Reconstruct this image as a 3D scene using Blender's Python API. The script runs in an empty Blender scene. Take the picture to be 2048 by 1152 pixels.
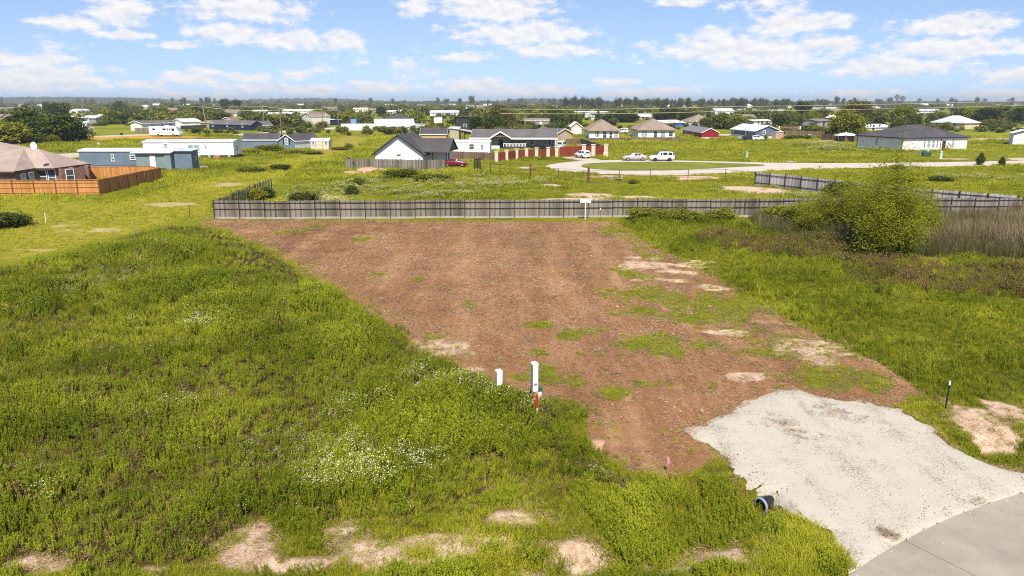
import bpy, bmesh, math, random
import numpy as np
from mathutils import Vector, Matrix

rng = np.random.default_rng(11)
random.seed(5)
R = math.radians
scene = bpy.context.scene
COL = scene.collection

# ------------------------------------------------------------------ camera
CAMH, F, PITCH = 11.0, 1462.0, math.atan(372 / 1462)
SP, CP = math.sin(PITCH), math.cos(PITCH)
cam_data = bpy.data.cameras.new('camera')
cam_data.sensor_width = 36.0
cam_data.lens = F / 2048 * 36.0
cam_data.clip_start = 0.5
cam_data.clip_end = 60000
camera = bpy.data.objects.new('camera', cam_data)
camera.location = (0, 0, CAMH)
camera.rotation_euler = (math.pi / 2 - PITCH, 0, 0)
COL.objects.link(camera)
scene.camera = camera

# ------------------------------------------------------------------ light
SUN_EL, SUN_AZ = R(52), R(179)          # azimuth clockwise from +Y: to the right of and behind the camera
sun_dir = Vector((math.sin(SUN_AZ) * math.cos(SUN_EL), math.cos(SUN_AZ) * math.cos(SUN_EL), math.sin(SUN_EL)))
sun_data = bpy.data.lights.new('sun', 'SUN')
sun_data.energy = 4.6
sun_data.angle = R(1.2)
sun_data.color = (1.0, 0.93, 0.80)
sun = bpy.data.objects.new('sun', sun_data)
sun.rotation_euler = (-sun_dir).to_track_quat('-Z', 'Y').to_euler()
sun.location = (0, 0, 80)
COL.objects.link(sun)

scene.view_settings.view_transform = 'Standard'
scene.view_settings.look = 'None'
scene.view_settings.gamma = 1.0
scene.view_settings.use_curve_mapping = False
scene.view_settings.exposure = 0.62
scene.cycles.filter_width = 1.1
scene.cycles.use_denoising = False
scene.cycles.max_bounces = 5
scene.cycles.diffuse_bounces = 2
scene.cycles.glossy_bounces = 2
scene.cycles.transmission_bounces = 3
scene.cycles.transparent_max_bounces = 6
scene.cycles.volume_bounces = 0
scene.cycles.caustics_reflective = False
scene.cycles.caustics_refractive = False

world = bpy.data.worlds.new('World')
scene.world = world
world.use_nodes = True


def pix_dir(px, py):
    x, y = (px - 1024) / F, (576 - py) / F
    v = np.array([x, CP + y * SP, -SP + y * CP])
    return v / np.linalg.norm(v)


# cumulus banks: centre x, y, half width, half height on the sky, as seen from the lot
CLOUDS = [(240, 20, 60, 26), (140, 45, 65, 13), (250, 70, 55, 9), (490, 18, 125, 24), (450, 66, 66, 20), (590, 80, 90, 20), (680, 82, 45, 20),
          (838, 14, 42, 18), (990, 18, 125, 26), (1045, 66, 145, 24), (1100, 100, 95, 15), (930, 114, 58, 11), (350, 90, 40, 8),
          (1365, 4, 60, 10), (1590, 46, 95, 20), (1680, 38, 26, 12), (1430, 70, 46, 16), (1500, 98, 200, 26), (1520, 126, 110, 13), (1685, 90, 36, 15),
          (1905, 52, 88, 20), (1990, 46, 32, 10), (1900, 96, 130, 20), (1780, 134, 130, 17), (2012, 150, 48, 14), (60, 120, 78, 13), (80, 156, 125, 26),
          (390, 154, 62, 17), (490, 155, 62, 10), (600, 150, 30, 11), (285, 168, 44, 9), (755, 174, 82, 13), (620, 180, 56, 11), (520, 176, 64, 9),
          (950, 172, 95, 17), (1060, 181, 110, 12), (1225, 165, 52, 8), (1290, 185, 95, 11), (350, 190, 66, 7), (1720, 186, 70, 8), (2000, 188, 70, 8)]


def build_world():
    N, L = world.node_tree.nodes, world.node_tree.links
    N.clear()

    def math_(op, a, b=None, c=None, clamp=False):
        n = N.new('ShaderNodeMath'); n.operation = op; n.use_clamp = clamp
        for i, v in enumerate((a, b, c)):
            if v is None: continue
            if isinstance(v, (int, float)): n.inputs[i].default_value = v
            else: L.new(v, n.inputs[i])
        return n.outputs[0]

    def vec(op, a, b=None, c=None):
        n = N.new('ShaderNodeVectorMath'); n.operation = op
        for i, v in enumerate((a, b, c)):
            if v is None: continue
            if isinstance(v, tuple): n.inputs[i].default_value = v
            else: L.new(v, n.inputs[i])
        return n.outputs['Value'] if op == 'LENGTH' else n.outputs[0]

    out, bg = N.new('ShaderNodeOutputWorld'), N.new('ShaderNodeBackground')
    sky = N.new('ShaderNodeTexSky')
    sky.sky_type = 'NISHITA'
    sky.sun_disc = False
    sky.sun_elevation = SUN_EL
    sky.sun_rotation = SUN_AZ
    sky.air_density = 1.0
    sky.dust_density = 0.3
    sky.ozone_density = 2.0
    tc = N.new('ShaderNodeTexCoord')
    L.new(vec('NORMALIZE', vec('ADD', tc.outputs['Generated'], (0, 0, 0.10))), sky.inputs['Vector'])
    tint = vec('MULTIPLY', sky.outputs[0], SKY_TINT)
    sep = N.new('ShaderNodeSeparateXYZ'); L.new(tc.outputs['Generated'], sep.inputs[0])
    cv = N.new('ShaderNodeCombineXYZ')
    L.new(math_('MULTIPLY', math_('ARCTAN2', sep.outputs[0], sep.outputs[1]), 57.29578), cv.inputs[0])
    L.new(math_('MULTIPLY', math_('ARCSINE', sep.outputs[2]), 57.29578), cv.inputs[1])
    P = cv.outputs[0]
    # distance to the nearest bank, in units of its own size
    last = None
    k = math.degrees(1 / F) * 0.95
    src = P
    for i, (cx, cy, hw, hh) in enumerate(CLOUDS):
        if i and i % 7 == 0:                     # keep the banks in sequence
            src = vec('MULTIPLY_ADD', last, (1e-9, 1e-9, 1e-9), P)
        d = pix_dir(cx, cy)
        az, el = math.degrees(math.atan2(d[0], d[1])), math.degrees(math.asin(d[2]))
        sx, sy = 1 / (hw * k * 1.12), 1 / (hh * k * 1.15)
        ln = vec('LENGTH', vec('MULTIPLY_ADD', src, (sx, sy, 0), (-az * sx, -el * sy, 0)))
        last = ln if last is None else math_('SMOOTH_MIN', last, ln, 0.25)
    banks = math_('MAXIMUM', math_('SUBTRACT', 1.0, last), -0.9)
    ps = vec('MULTIPLY', P, (0.72, 1.5, 1.0))

    def noise(v, scale, detail, rough):
        n = N.new('ShaderNodeTexNoise'); n.inputs['Scale'].default_value = scale; n.inputs['Detail'].default_value = detail; n.inputs['Roughness'].default_value = rough
        L.new(v, n.inputs['Vector'])
        return n.outputs['Fac']

    n1 = noise(ps, 1.05, 5, 0.58)
    n2 = noise(vec('ADD', ps, (0.15, 0.5, 0)), 1.05, 3, 0.58)
    nb = noise(ps, 0.16, 1, 0.5)                 # scattered cloud in every other direction
    field = math_('MULTIPLY_ADD', n1, 2.1, math_('MAXIMUM', banks, math_('MULTIPLY_ADD', nb, 3.2, -2.0)))
    mask = N.new('ShaderNodeMapRange'); mask.interpolation_type = 'SMOOTHSTEP'
    mask.inputs['From Min'].default_value = 0.92; mask.inputs['From Max'].default_value = 1.62; mask.inputs['To Max'].default_value = 0.88
    L.new(field, mask.inputs['Value'])
    lit = math_('MULTIPLY_ADD', math_('SUBTRACT', n1, n2), 2.3, 0.6, clamp=True)
    cc = N.new('ShaderNodeMixRGB'); cc.inputs[1].default_value = CLOUD_DARK; cc.inputs[2].default_value = CLOUD_LIT
    L.new(lit, cc.inputs[0])
    mix = N.new('ShaderNodeMixRGB')
    L.new(mask.outputs[0], mix.inputs[0]); L.new(tint, mix.inputs[1]); L.new(cc.outputs[0], mix.inputs[2])
    L.new(mix.outputs[0], bg.inputs['Color'])
    bg.inputs['Strength'].default_value = 0.10
    L.new(bg.outputs[0], out.inputs['Surface'])
    world.cycles.sampling_method = 'MANUAL'
    world.cycles.sample_map_resolution = 256


SKY_TINT = (1.04, 1.01, 1.08)
HAZE_D = 0.00016
CLOUD_DARK, CLOUD_LIT = (5.6, 5.55, 5.8, 1), (7.1, 6.85, 6.7, 1)
build_world()

# ------------------------------------------------------------------ measuring helpers


def G(px, py, z=0.0):
    """the point at height z that stands at this place of the view"""
    k = (576 - py) / F
    dz = z - CAMH
    y = dz * (CP + k * SP) / (k * CP - SP)
    return Vector(((px - 1024) / F * (y * CP - dz * SP), y, z))


def HZ(P, py):
    """height over the ground at P that reaches this row of the view"""
    k = (576 - py) / F
    return CAMH + P[1] * (k * CP - SP) / (CP + k * SP)


def PX(P):
    d = P[1] * CP - (P[2] - CAMH) * SP
    return 1024 + F * P[0] / d, 576 - F * ((P[2] - CAMH) * CP + P[1] * SP) / d


def poly_px(pts):
    return np.array([G(*p)[:2] for p in pts])


def in_poly(x, y, poly):
    inside = np.zeros(x.shape, bool)
    j = len(poly) - 1
    for i in range(len(poly)):
        xi, yi = poly[i]; xj, yj = poly[j]
        c = ((yi > y) != (yj > y)) & (x < (xj - xi) * (y - yi) / (yj - yi + 1e-12) + xi)
        inside ^= c
        j = i
    return inside


def poly_dist(x, y, poly, closed=True):
    d = np.full(x.shape, 1e9)
    n = len(poly)
    for i in range(n if closed else n - 1):
        a, b = poly[i], poly[(i + 1) % n]
        ab = b - a
        t = np.clip(((x - a[0]) * ab[0] + (y - a[1]) * ab[1]) / (ab @ ab + 1e-12), 0, 1)
        d = np.minimum(d, np.hypot(x - a[0] - t * ab[0], y - a[1] - t * ab[1]))
    return d


def sdist(x, y, poly):
    d = poly_dist(x, y, poly)
    return np.where(in_poly(x, y, poly), d, -d)


_perm = rng.random((512, 512))


def vnoise(x, y, s):
    x, y = np.asarray(x) / s + 1000.3, np.asarray(y) / s + 1000.7
    xi, yi = np.floor(x).astype(int), np.floor(y).astype(int)
    fx, fy = x - xi, y - yi
    fx, fy = fx * fx * (3 - 2 * fx), fy * fy * (3 - 2 * fy)
    g = lambda a, b: _perm[a % 512, b % 512]
    return (g(xi, yi) * (1 - fx) + g(xi + 1, yi) * fx) * (1 - fy) + (g(xi, yi + 1) * (1 - fx) + g(xi + 1, yi + 1) * fx) * fy


def fbm(x, y, s, o=4):
    t, a, n = 0, 1, 0
    for i in range(o):
        t = t + a * vnoise(x + 37 * i, y - 19 * i, s); n += a
        s, a = s * 0.5, a * 0.55
    return t / n


# ------------------------------------------------------------------ mesh and object helpers
def tag(o, label=None, cat=None, group=None, kind=None):
    if label: o['label'] = label
    if cat: o['category'] = cat
    if group: o['group'] = group
    if kind: o['kind'] = kind
    return o


def thing(name, label, cat, loc=(0, 0, 0), rz=0.0, group=None):
    o = bpy.data.objects.new(name, None)
    o.empty_display_size = 0.5
    COL.objects.link(o)
    o.location = loc
    o.rotation_euler = (0, 0, rz)
    return tag(o, label, cat, group)


def link(name, me, parent=None, mat=None):
    o = bpy.data.objects.new(name, me)
    COL.objects.link(o)
    if parent is not None: o.parent = parent
    if mat is not None and not me.materials: me.materials.append(mat)
    return o


class MB:
    def __init__(s): s.v, s.f = [], []

    def add(s, vs, fs):
        b = len(s.v)
        s.v += [tuple(p) for p in vs]
        s.f += [tuple(b + i for i in f) for f in fs]
        return s

    def box(s, x0, x1, y0, y1, z0, z1):
        return s.add([(x0, y0, z0), (x1, y0, z0), (x1, y1, z0), (x0, y1, z0), (x0, y0, z1), (x1, y0, z1), (x1, y1, z1), (x0, y1, z1)],
                     [(0, 3, 2, 1), (4, 5, 6, 7), (0, 1, 5, 4), (1, 2, 6, 5), (2, 3, 7, 6), (3, 0, 4, 7)])

    def beam(s, a, b, w, h=None):
        """square bar from a to b"""
        h = h or w
        a, b = Vector(a), Vector(b)
        d = (b - a).normalized()
        up = Vector((0, 0, 1)) if abs(d.z) < 0.95 else Vector((0, 1, 0))
        x = d.cross(up).normalized() * (w / 2)
        y = x.normalized().cross(d).normalized() * (h / 2)
        vs = [a - x - y, a + x - y, a + x + y, a - x + y, b - x - y, b + x - y, b + x + y, b - x + y]
        return s.add(vs, [(0, 1, 2, 3), (7, 6, 5, 4), (0, 4, 5, 1), (1, 5, 6, 2), (2, 6, 7, 3), (3, 7, 4, 0)])

    def tube(s, pts, r, n=8, cap=True):
        rings = []
        pts = [Vector(p) for p in pts]
        rs = r if isinstance(r, (list, tuple)) else [r] * len(pts)
        for i, p in enumerate(pts):
            d = (pts[min(i + 1, len(pts) - 1)] - pts[max(i - 1, 0)]).normalized()
            up = Vector((0, 0, 1)) if abs(d.z) < 0.9 else Vector((1, 0, 0))
            x = d.cross(up).normalized(); y = x.cross(d).normalized()
            rings.append([p + (x * math.cos(t) + y * math.sin(t)) * rs[i] for t in [2 * math.pi * k / n for k in range(n)]])
        vs = [q for rg in rings for q in rg]
        fs = [(i * n + k, i * n + (k + 1) % n, (i + 1) * n + (k + 1) % n, (i + 1) * n + k) for i in range(len(pts) - 1) for k in range(n)]
        if cap:
            fs.append(tuple(range(n - 1, -1, -1)))
            fs.append(tuple((len(pts) - 1) * n + k for k in range(n)))
        return s.add(vs, fs)

    def slab(s, quad, t):
        """polygon in space thickened downwards by t"""
        n = len(quad)
        vs = [tuple(p) for p in quad] + [(p[0], p[1], p[2] - t) for p in quad]
        return s.add(vs, [tuple(range(n)), tuple(range(2 * n - 1, n - 1, -1))] + [(i, n + i, n + (i + 1) % n, (i + 1) % n) for i in range(n)])

    def mesh(s, name, mat, smooth=False):
        me = bpy.data.meshes.new(name)
        me.from_pydata(s.v, [], s.f)
        if mat is not None: me.materials.append(mat)
        if smooth:
            me.polygons.foreach_set('use_smooth', [True] * len(me.polygons))
        me.update()
        return me

    def build(s, name, mat, parent=None, smooth=False):
        me = s.mesh(name, mat, smooth)
        bm = bmesh.new(); bm.from_mesh(me)
        bmesh.ops.recalc_face_normals(bm, faces=bm.faces)
        bm.to_mesh(me); bm.free()
        return link(name, me, parent)


def np_mesh(name, V, Fq, mat=None, smooth=False):
    """mesh from a vertex array and a list of equal-sized faces"""
    V = np.asarray(V, np.float32); Fq = np.asarray(Fq, np.int32)
    me = bpy.data.meshes.new(name)
    me.vertices.add(len(V)); me.vertices.foreach_set('co', V.ravel())
    k = Fq.shape[1]
    me.loops.add(Fq.size); me.loops.foreach_set('vertex_index', Fq.ravel())
    me.polygons.add(len(Fq)); me.polygons.foreach_set('loop_start', np.arange(0, Fq.size, k, dtype=np.int32))
    if smooth: me.polygons.foreach_set('use_smooth', np.ones(len(Fq), bool))
    me.update(calc_edges=True)
    if mat: me.materials.append(mat)
    return me


# ------------------------------------------------------------------ materials
def lin(c):
    c = c / 255
    return c / 12.92 if c <= 0.04045 else ((c + 0.055) / 1.055) ** 2.4


def rgb(r, g, b, k=1.0):
    return (lin(r) * k, lin(g) * k, lin(b) * k, 1)


_mats = {}


def new_mat(name):
    m = bpy.data.materials.new(name)
    m.use_nodes = True
    nt = m.node_tree
    return m, nt.nodes, nt.links, nt.nodes['Principled BSDF']


def mat(name, col, rough=0.7, var=0.18, scale=1.2, bump=0.0, bscale=8.0, metal=0.0, lap=0.0, lap_axis='Z', spec=0.35):
    """plain painted or built surface with blotchy wear; lap adds boards of that height"""
    if name in _mats: return _mats[name]
    m, N, L, B = new_mat(name)
    B.inputs['Roughness'].default_value = rough
    B.inputs['Metallic'].default_value = metal
    B.inputs['Specular IOR Level'].default_value = spec
    tc = N.new('ShaderNodeTexCoord')
    n1 = N.new('ShaderNodeTexNoise'); n1.inputs['Scale'].default_value = scale; n1.inputs['Detail'].default_value = 6; n1.inputs['Roughness'].default_value = 0.65
    L.new(tc.outputs['Object'], n1.inputs['Vector'])
    mr = N.new('ShaderNodeMapRange'); mr.inputs['From Min'].default_value = 0.3; mr.inputs['From Max'].default_value = 0.7
    mr.inputs['To Min'].default_value = 1 - var; mr.inputs['To Max'].default_value = 1 + var * 0.6
    L.new(n1.outputs['Fac'], mr.inputs['Value'])
    mx = N.new('ShaderNodeMixRGB'); mx.blend_type = 'MULTIPLY'; mx.inputs[0].default_value = 1; mx.inputs[1].default_value = col
    L.new(mr.outputs[0], mx.inputs[2])
    L.new(mx.outputs[0], B.inputs['Base Color'])
    h = None
    if lap:
        sx = N.new('ShaderNodeSeparateXYZ'); L.new(tc.outputs['Object'], sx.inputs[0])
        md = N.new('ShaderNodeMath'); md.operation = 'MULTIPLY'; md.inputs[1].default_value = 1 / lap
        L.new(sx.outputs[lap_axis], md.inputs[0])
        fr = N.new('ShaderNodeMath'); fr.operation = 'FRACT'; L.new(md.outputs[0], fr.inputs[0])
        h = N.new('ShaderNodeBump'); h.inputs['Strength'].default_value = 0.9; h.inputs['Distance'].default_value = 0.03
        L.new(fr.outputs[0], h.inputs['Height'])
    if bump:
        n2 = N.new('ShaderNodeTexNoise'); n2.inputs['Scale'].default_value = bscale; n2.inputs['Detail'].default_value = 5
        L.new(tc.outputs['Object'], n2.inputs['Vector'])
        b = N.new('ShaderNodeBump'); b.inputs['Strength'].default_value = bump; b.inputs['Distance'].default_value = 0.05
        L.new(n2.outputs['Fac'], b.inputs['Height'])
        if h: L.new(h.outputs[0], b.inputs['Normal'])
        h = b
    if h: L.new(h.outputs[0], B.inputs['Normal'])
    _mats[name] = m
    return m


def shingle(name, col):
    if name in _mats: return _mats[name]
    m, N, L, B = new_mat(name)
    B.inputs['Roughness'].default_value = 0.9
    B.inputs['Specular IOR Level'].default_value = 0.2
    tc = N.new('ShaderNodeTexCoord')
    mp = N.new('ShaderNodeMapping'); mp.inputs['Scale'].default_value = (2.2, 2.2, 9); L.new(tc.outputs['Object'], mp.inputs[0])
    n1 = N.new('ShaderNodeTexNoise'); n1.inputs['Scale'].default_value = 2.2; n1.inputs['Detail'].default_value = 4; n1.inputs['Roughness'].default_value = 0.75
    L.new(mp.outputs[0], n1.inputs['Vector'])
    n2 = N.new('ShaderNodeTexNoise'); n2.inputs['Scale'].default_value = 0.4; n2.inputs['Detail'].default_value = 3
    L.new(tc.outputs['Object'], n2.inputs['Vector'])
    ad = N.new('ShaderNodeMath'); ad.operation = 'MULTIPLY_ADD'; ad.inputs[1].default_value = 0.4; L.new(n2.outputs['Fac'], ad.inputs[0]); L.new(n1.outputs['Fac'], ad.inputs[2])
    mr = N.new('ShaderNodeMapRange'); mr.inputs['From Min'].default_value = 0.45; mr.inputs['From Max'].default_value = 0.95
    mr.inputs['To Min'].default_value = 0.55; mr.inputs['To Max'].default_value = 1.4; L.new(ad.outputs[0], mr.inputs['Value'])
    mx = N.new('ShaderNodeMixRGB'); mx.blend_type = 'MULTIPLY'; mx.inputs[0].default_value = 1; mx.inputs[1].default_value = col
    L.new(mr.outputs[0], mx.inputs[2]); L.new(mx.outputs[0], B.inputs['Base Color'])
    b = N.new('ShaderNodeBump'); b.inputs['Strength'].default_value = 0.5; b.inputs['Distance'].default_value = 0.03
    L.new(n1.outputs['Fac'], b.inputs['Height']); L.new(b.outputs[0], B.inputs['Normal'])
    _mats[name] = m
    return m


def brick_mat():
    m, N, L, B = new_mat('brick')
    tc = N.new('ShaderNodeTexCoord'); sx = N.new('ShaderNodeSeparateXYZ'); L.new(tc.outputs['Object'], sx.inputs[0])
    ad = N.new('ShaderNodeMath'); L.new(sx.outputs[0], ad.inputs[0]); L.new(sx.outputs[1], ad.inputs[1])
    cb = N.new('ShaderNodeCombineXYZ'); L.new(ad.outputs[0], cb.inputs[0]); L.new(sx.outputs[2], cb.inputs[1])
    bt = N.new('ShaderNodeTexBrick'); bt.inputs['Scale'].default_value = 4.5
    bt.inputs['Color1'].default_value = rgb(150, 95, 75, 0.8); bt.inputs['Color2'].default_value = rgb(95, 60, 52, 0.8); bt.inputs['Mortar'].default_value = rgb(170, 150, 140, 0.8)
    L.new(cb.outputs[0], bt.inputs['Vector'])
    n = N.new('ShaderNodeTexNoise'); n.inputs['Scale'].default_value = 3; L.new(tc.outputs['Object'], n.inputs['Vector'])
    mx = N.new('ShaderNodeMixRGB'); mx.blend_type = 'OVERLAY'; mx.inputs[0].default_value = 0.7
    L.new(bt.outputs[0], mx.inputs[1]); L.new(n.outputs['Fac'], mx.inputs[2]); L.new(mx.outputs[0], B.inputs['Base Color'])
    B.inputs['Roughness'].default_value = 0.9
    _mats['brick'] = m
    return m


def wood_mat(name, c1, c2, across='X', board=0.145, rough=0.85):
    """weathered boards: tone changes from board to board, with streaks along the grain"""
    if name in _mats: return _mats[name]
    m, N, L, B = new_mat(name)
    tc = N.new('ShaderNodeTexCoord')
    geo = N.new('ShaderNodeNewGeometry')
    mp = N.new('ShaderNodeMapping'); mp.inputs['Scale'].default_value = (7, 7, 0.7); L.new(tc.outputs['Object'], mp.inputs[0])
    n1 = N.new('ShaderNodeTexNoise'); n1.inputs['Scale'].default_value = 2.0; n1.inputs['Detail'].default_value = 5; n1.inputs['Roughness'].default_value = 0.7
    L.new(mp.outputs[0], n1.inputs['Vector'])
    oi = N.new('ShaderNodeObjectInfo')
    a = N.new('ShaderNodeMath'); a.operation = 'MULTIPLY_ADD'; a.inputs[1].default_value = 0.95
    L.new(geo.outputs['Random Per Island'], a.inputs[0]); L.new(n1.outputs['Fac'], a.inputs[2])
    a2 = N.new('ShaderNodeMath'); a2.operation = 'MULTIPLY_ADD'; a2.inputs[1].default_value = 0.5
    L.new(oi.outputs['Random'], a2.inputs[0]); L.new(a.outputs[0], a2.inputs[2])
    mr = N.new('ShaderNodeMapRange'); mr.inputs['From Min'].default_value = 0.55; mr.inputs['From Max'].default_value = 1.75; L.new(a2.outputs[0], mr.inputs['Value'])
    mx = N.new('ShaderNodeMixRGB'); mx.inputs[1].default_value = c1; mx.inputs[2].default_value = c2
    L.new(mr.outputs[0], mx.inputs[0]); L.new(mx.outputs[0], B.inputs['Base Color'])
    B.inputs['Roughness'].default_value = rough
    B.inputs['Specular IOR Level'].default_value = 0.2
    _mats[name] = m
    return m


def leaf_mat(name, c1, c2, trans=0.3, rough=0.6, inst=True, jitter=0.5, c3=None):
    """foliage: tone from the plant's own tint and from leaf to leaf"""
    if name in _mats: return _mats[name]
    m, N, L, B = new_mat(name)
    geo = N.new('ShaderNodeNewGeometry')
    oi = N.new('ShaderNodeObjectInfo')
    mx = N.new('ShaderNodeMixRGB'); mx.inputs[1].default_value = c1; mx.inputs[2].default_value = c2
    base = oi.outputs['Random']
    if inst:
        at = N.new('ShaderNodeAttribute'); at.attribute_type = 'INSTANCER'; at.attribute_name = 'tint'
        base = at.outputs['Fac']
    a = N.new('ShaderNodeMath'); a.operation = 'MULTIPLY_ADD'; a.inputs[1].default_value = jitter
    sb = N.new('ShaderNodeMath'); sb.operation = 'SUBTRACT'; sb.inputs[1].default_value = 0.5
    L.new(geo.outputs['Random Per Island'], sb.inputs[0]); L.new(sb.outputs[0], a.inputs[0]); L.new(base, a.inputs[2]); a.use_clamp = True
    L.new(a.outputs[0], mx.inputs[0])
    B.inputs['Roughness'].default_value = rough
    B.inputs['Specular IOR Level'].default_value = 0.08
    L.new(mx.outputs[0], B.inputs['Base Color'])
    if trans:
        tr = N.new('ShaderNodeBsdfTranslucent'); L.new(mx.outputs[0], tr.inputs['Color'])
        ms = N.new('ShaderNodeMixShader'); ms.inputs[0].default_value = trans
        out = N['Material Output']
        L.new(B.outputs[0], ms.inputs[1]); L.new(tr.outputs[0], ms.inputs[2]); L.new(ms.outputs[0], out.inputs['Surface'])
    _mats[name] = m
    return m


WHITE = mat('white_siding', (0.80, 0.80, 0.80, 1), 0.6, 0.08, 0.6, lap=0.2)
TRIM = mat('white_trim', (0.82, 0.82, 0.81, 1), 0.5, 0.06)
GLASS = mat('window_glass', (0.06, 0.085, 0.10, 1), 0.08, 0.4, 0.8, spec=0.9)
GLASS_PALE = mat('window_glass_with_blinds', (0.28, 0.36, 0.36, 1), 0.12, 0.3, 0.8, spec=0.8)
DARK = mat('dark_metal', (0.02, 0.02, 0.024, 1), 0.5, 0.2)
BRICK = brick_mat()
RUBBER = mat('rubber', (0.015, 0.015, 0.016, 1), 0.85, 0.1)
CHROME = mat('wheel_metal', (0.45, 0.46, 0.48, 1), 0.3, 0.1, metal=0.8)
CONC = mat('pale_concrete', (0.50, 0.46, 0.41, 1), 0.9, 0.2, 0.35, bump=0.15, bscale=12)
# ================================================================== the setting: ground, roads, driveway
LOT = poly_px([(398, 447), (430, 440), (700, 441), (1000, 443), (1240, 445), (1262, 466), (1300, 492), (1345, 512), (1400, 540), (1440, 556), (1500, 598), (1590, 645), (1670, 690),
               (1760, 728), (1835, 775), (1790, 812), (1700, 815), (1600, 800), (1500, 830), (1390, 870), (1440, 905), (1400, 935), (1330, 962), (1250, 935),
               (1185, 905), (1172, 870), (1172, 818), (1075, 793), (1000, 778), (930, 752), (870, 708), (820, 680), (765, 640), (700, 596), (620, 548), (565, 512), (520, 490), (470, 470)])
DRIVE = poly_px([(1378, 860), (1420, 846), (1482, 818), (1505, 800), (1590, 786), (1645, 800), (1720, 806), (1795, 818), (1850, 850), (1905, 892), (1980, 930), (2048, 948), (2250, 1000),
                 (2250, 1020), (2048, 992), (1900, 1046), (1800, 1096), (1730, 1140), (1715, 1130), (1685, 1100), (1655, 1062), (1618, 1035), (1590, 1018), (1550, 985), (1500, 965), (1462, 925), (1420, 888)])
MOWN = poly_px([(0, 400), (0, 535), (150, 492), (330, 448), (420, 430), (440, 400), (545, 362), (640, 318), (715, 296), (735, 275), (690, 270), (620, 305), (540, 330), (440, 352), (330, 382), (210, 410), (100, 400)])
SAND = [(620, 1132, 70, 18), (690, 1062, 44, 13), (850, 1088, 62, 18), (1000, 1092, 64, 20), (1080, 1124, 66, 18), (1200, 1090, 56, 14), (1330, 1128, 60, 12), (300, 1140, 44, 12), (1350, 545, 60, 8), (1420, 575, 50, 8), (1520, 640, 60, 10), (1450, 665, 60, 9), (495, 1105, 62, 38), (520, 1065, 30, 18), (770, 1112, 95, 42), (930, 1108, 62, 34), (1130, 1076, 72, 26), (1040, 1040, 60, 18), (1440, 1100, 88, 30), (80, 1130, 50, 22), (1960, 845, 78, 36), (2030, 830, 50, 26),
        (1285, 530, 62, 14), (1388, 529, 66, 12), (1340, 560, 70, 12), (1255, 1015, 32, 20), (1175, 390, 60, 7), (1100, 371, 26, 5), (1150, 400, 90, 5), (1280, 394, 60, 3), (1540, 383, 75, 7), (1480, 376, 40, 8), (1375, 356, 60, 4),
        (1210, 352, 60, 3), (1060, 336, 26, 3), (340, 409, 58, 8), (285, 416, 16, 4), (450, 371, 40, 7), (125, 450, 28, 6), (190, 462, 60, 7), (60, 500, 50, 5), (700, 372, 20, 4), (1820, 327, 30, 4), (1580, 323, 20, 2), (1900, 318, 50, 3),
        (1610, 690, 90, 18), (1490, 755, 40, 10), (1640, 720, 50, 12), (2030, 718, 18, 6), (880, 690, 60, 16), (940, 735, 40, 14), (190, 272, 10, 2), (560, 262, 20, 2)]
GREEN = [(1450, 620, 150, 45), (1600, 700, 120, 34), (1310, 590, 90, 26), (1330, 690, 120, 26), (1660, 755, 90, 22), (1500, 590, 40, 14), (1100, 760, 60, 16), (590, 462, 45, 9), (722, 480, 30, 5), (745, 552, 26, 9), (835, 560, 14, 8), (755, 604, 12, 4), (940, 606, 14, 10), (1225, 462, 40, 12), (1268, 490, 22, 14), (1310, 515, 22, 9), (1250, 548, 34, 12), (1310, 560, 40, 12), (1350, 600, 70, 22), (1285, 620, 50, 12),
         (1430, 600, 60, 20), (1480, 640, 80, 16), (1560, 680, 90, 18), (1120, 590, 14, 4), (1075, 648, 26, 7), (1135, 672, 26, 9), (1090, 740, 40, 16), (1080, 705, 22, 8), (1150, 705, 16, 6), (1235, 785, 42, 14), (1285, 770, 26, 8), (1340, 768, 36, 8), (1420, 772, 16, 12),
         (1000, 720, 14, 8), (1560, 775, 20, 6), (1620, 740, 60, 12), (1700, 745, 40, 12), (1750, 770, 40, 14), (1390, 690, 60, 14), (1180, 660, 40, 8), (640, 450, 26, 5), (700, 448, 14, 4), (1400, 640, 60, 14), (1210, 590, 24, 6), (880, 700, 50, 12), (860, 672, 30, 9)]


def blob_mask(x, y, blobs, wob=0.55, ns=1.4):
    """1 inside soft-edged patches of ground"""
    m = np.full(x.shape, -1.0)
    for (cx, cy, hw, hh) in blobs:
        c = G(cx, cy)
        rx = abs(G(cx + hw, cy).x - c.x); ry = abs(G(cx, cy - hh).y - G(cx, cy + hh).y) / 2
        m = np.maximum(m, 1 - np.hypot((x - c.x) / rx, (y - c.y) / ry))
    n = fbm(x, y, ns, 4) - 0.5
    n2 = fbm(x * .4, y, 3.2, 4) - 0.5
    w = np.where(y > 70, 1.25 * n2, 1.15 * n + .9 * (fbm(x + 7, y, .55, 3) - .5))
    return np.clip((m + wob * 2.8 * w + np.where(y < 40, .22, .04)) * 1.5, 0, 1)


DITCH = poly_px([(2150, 900), (1900, 905), (1700, 950), (1520, 1000), (1400, 1040), (1250, 1090), (1100, 1150), (900, 1260)])
DITCH_R = np.array(DITCH)


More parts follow.
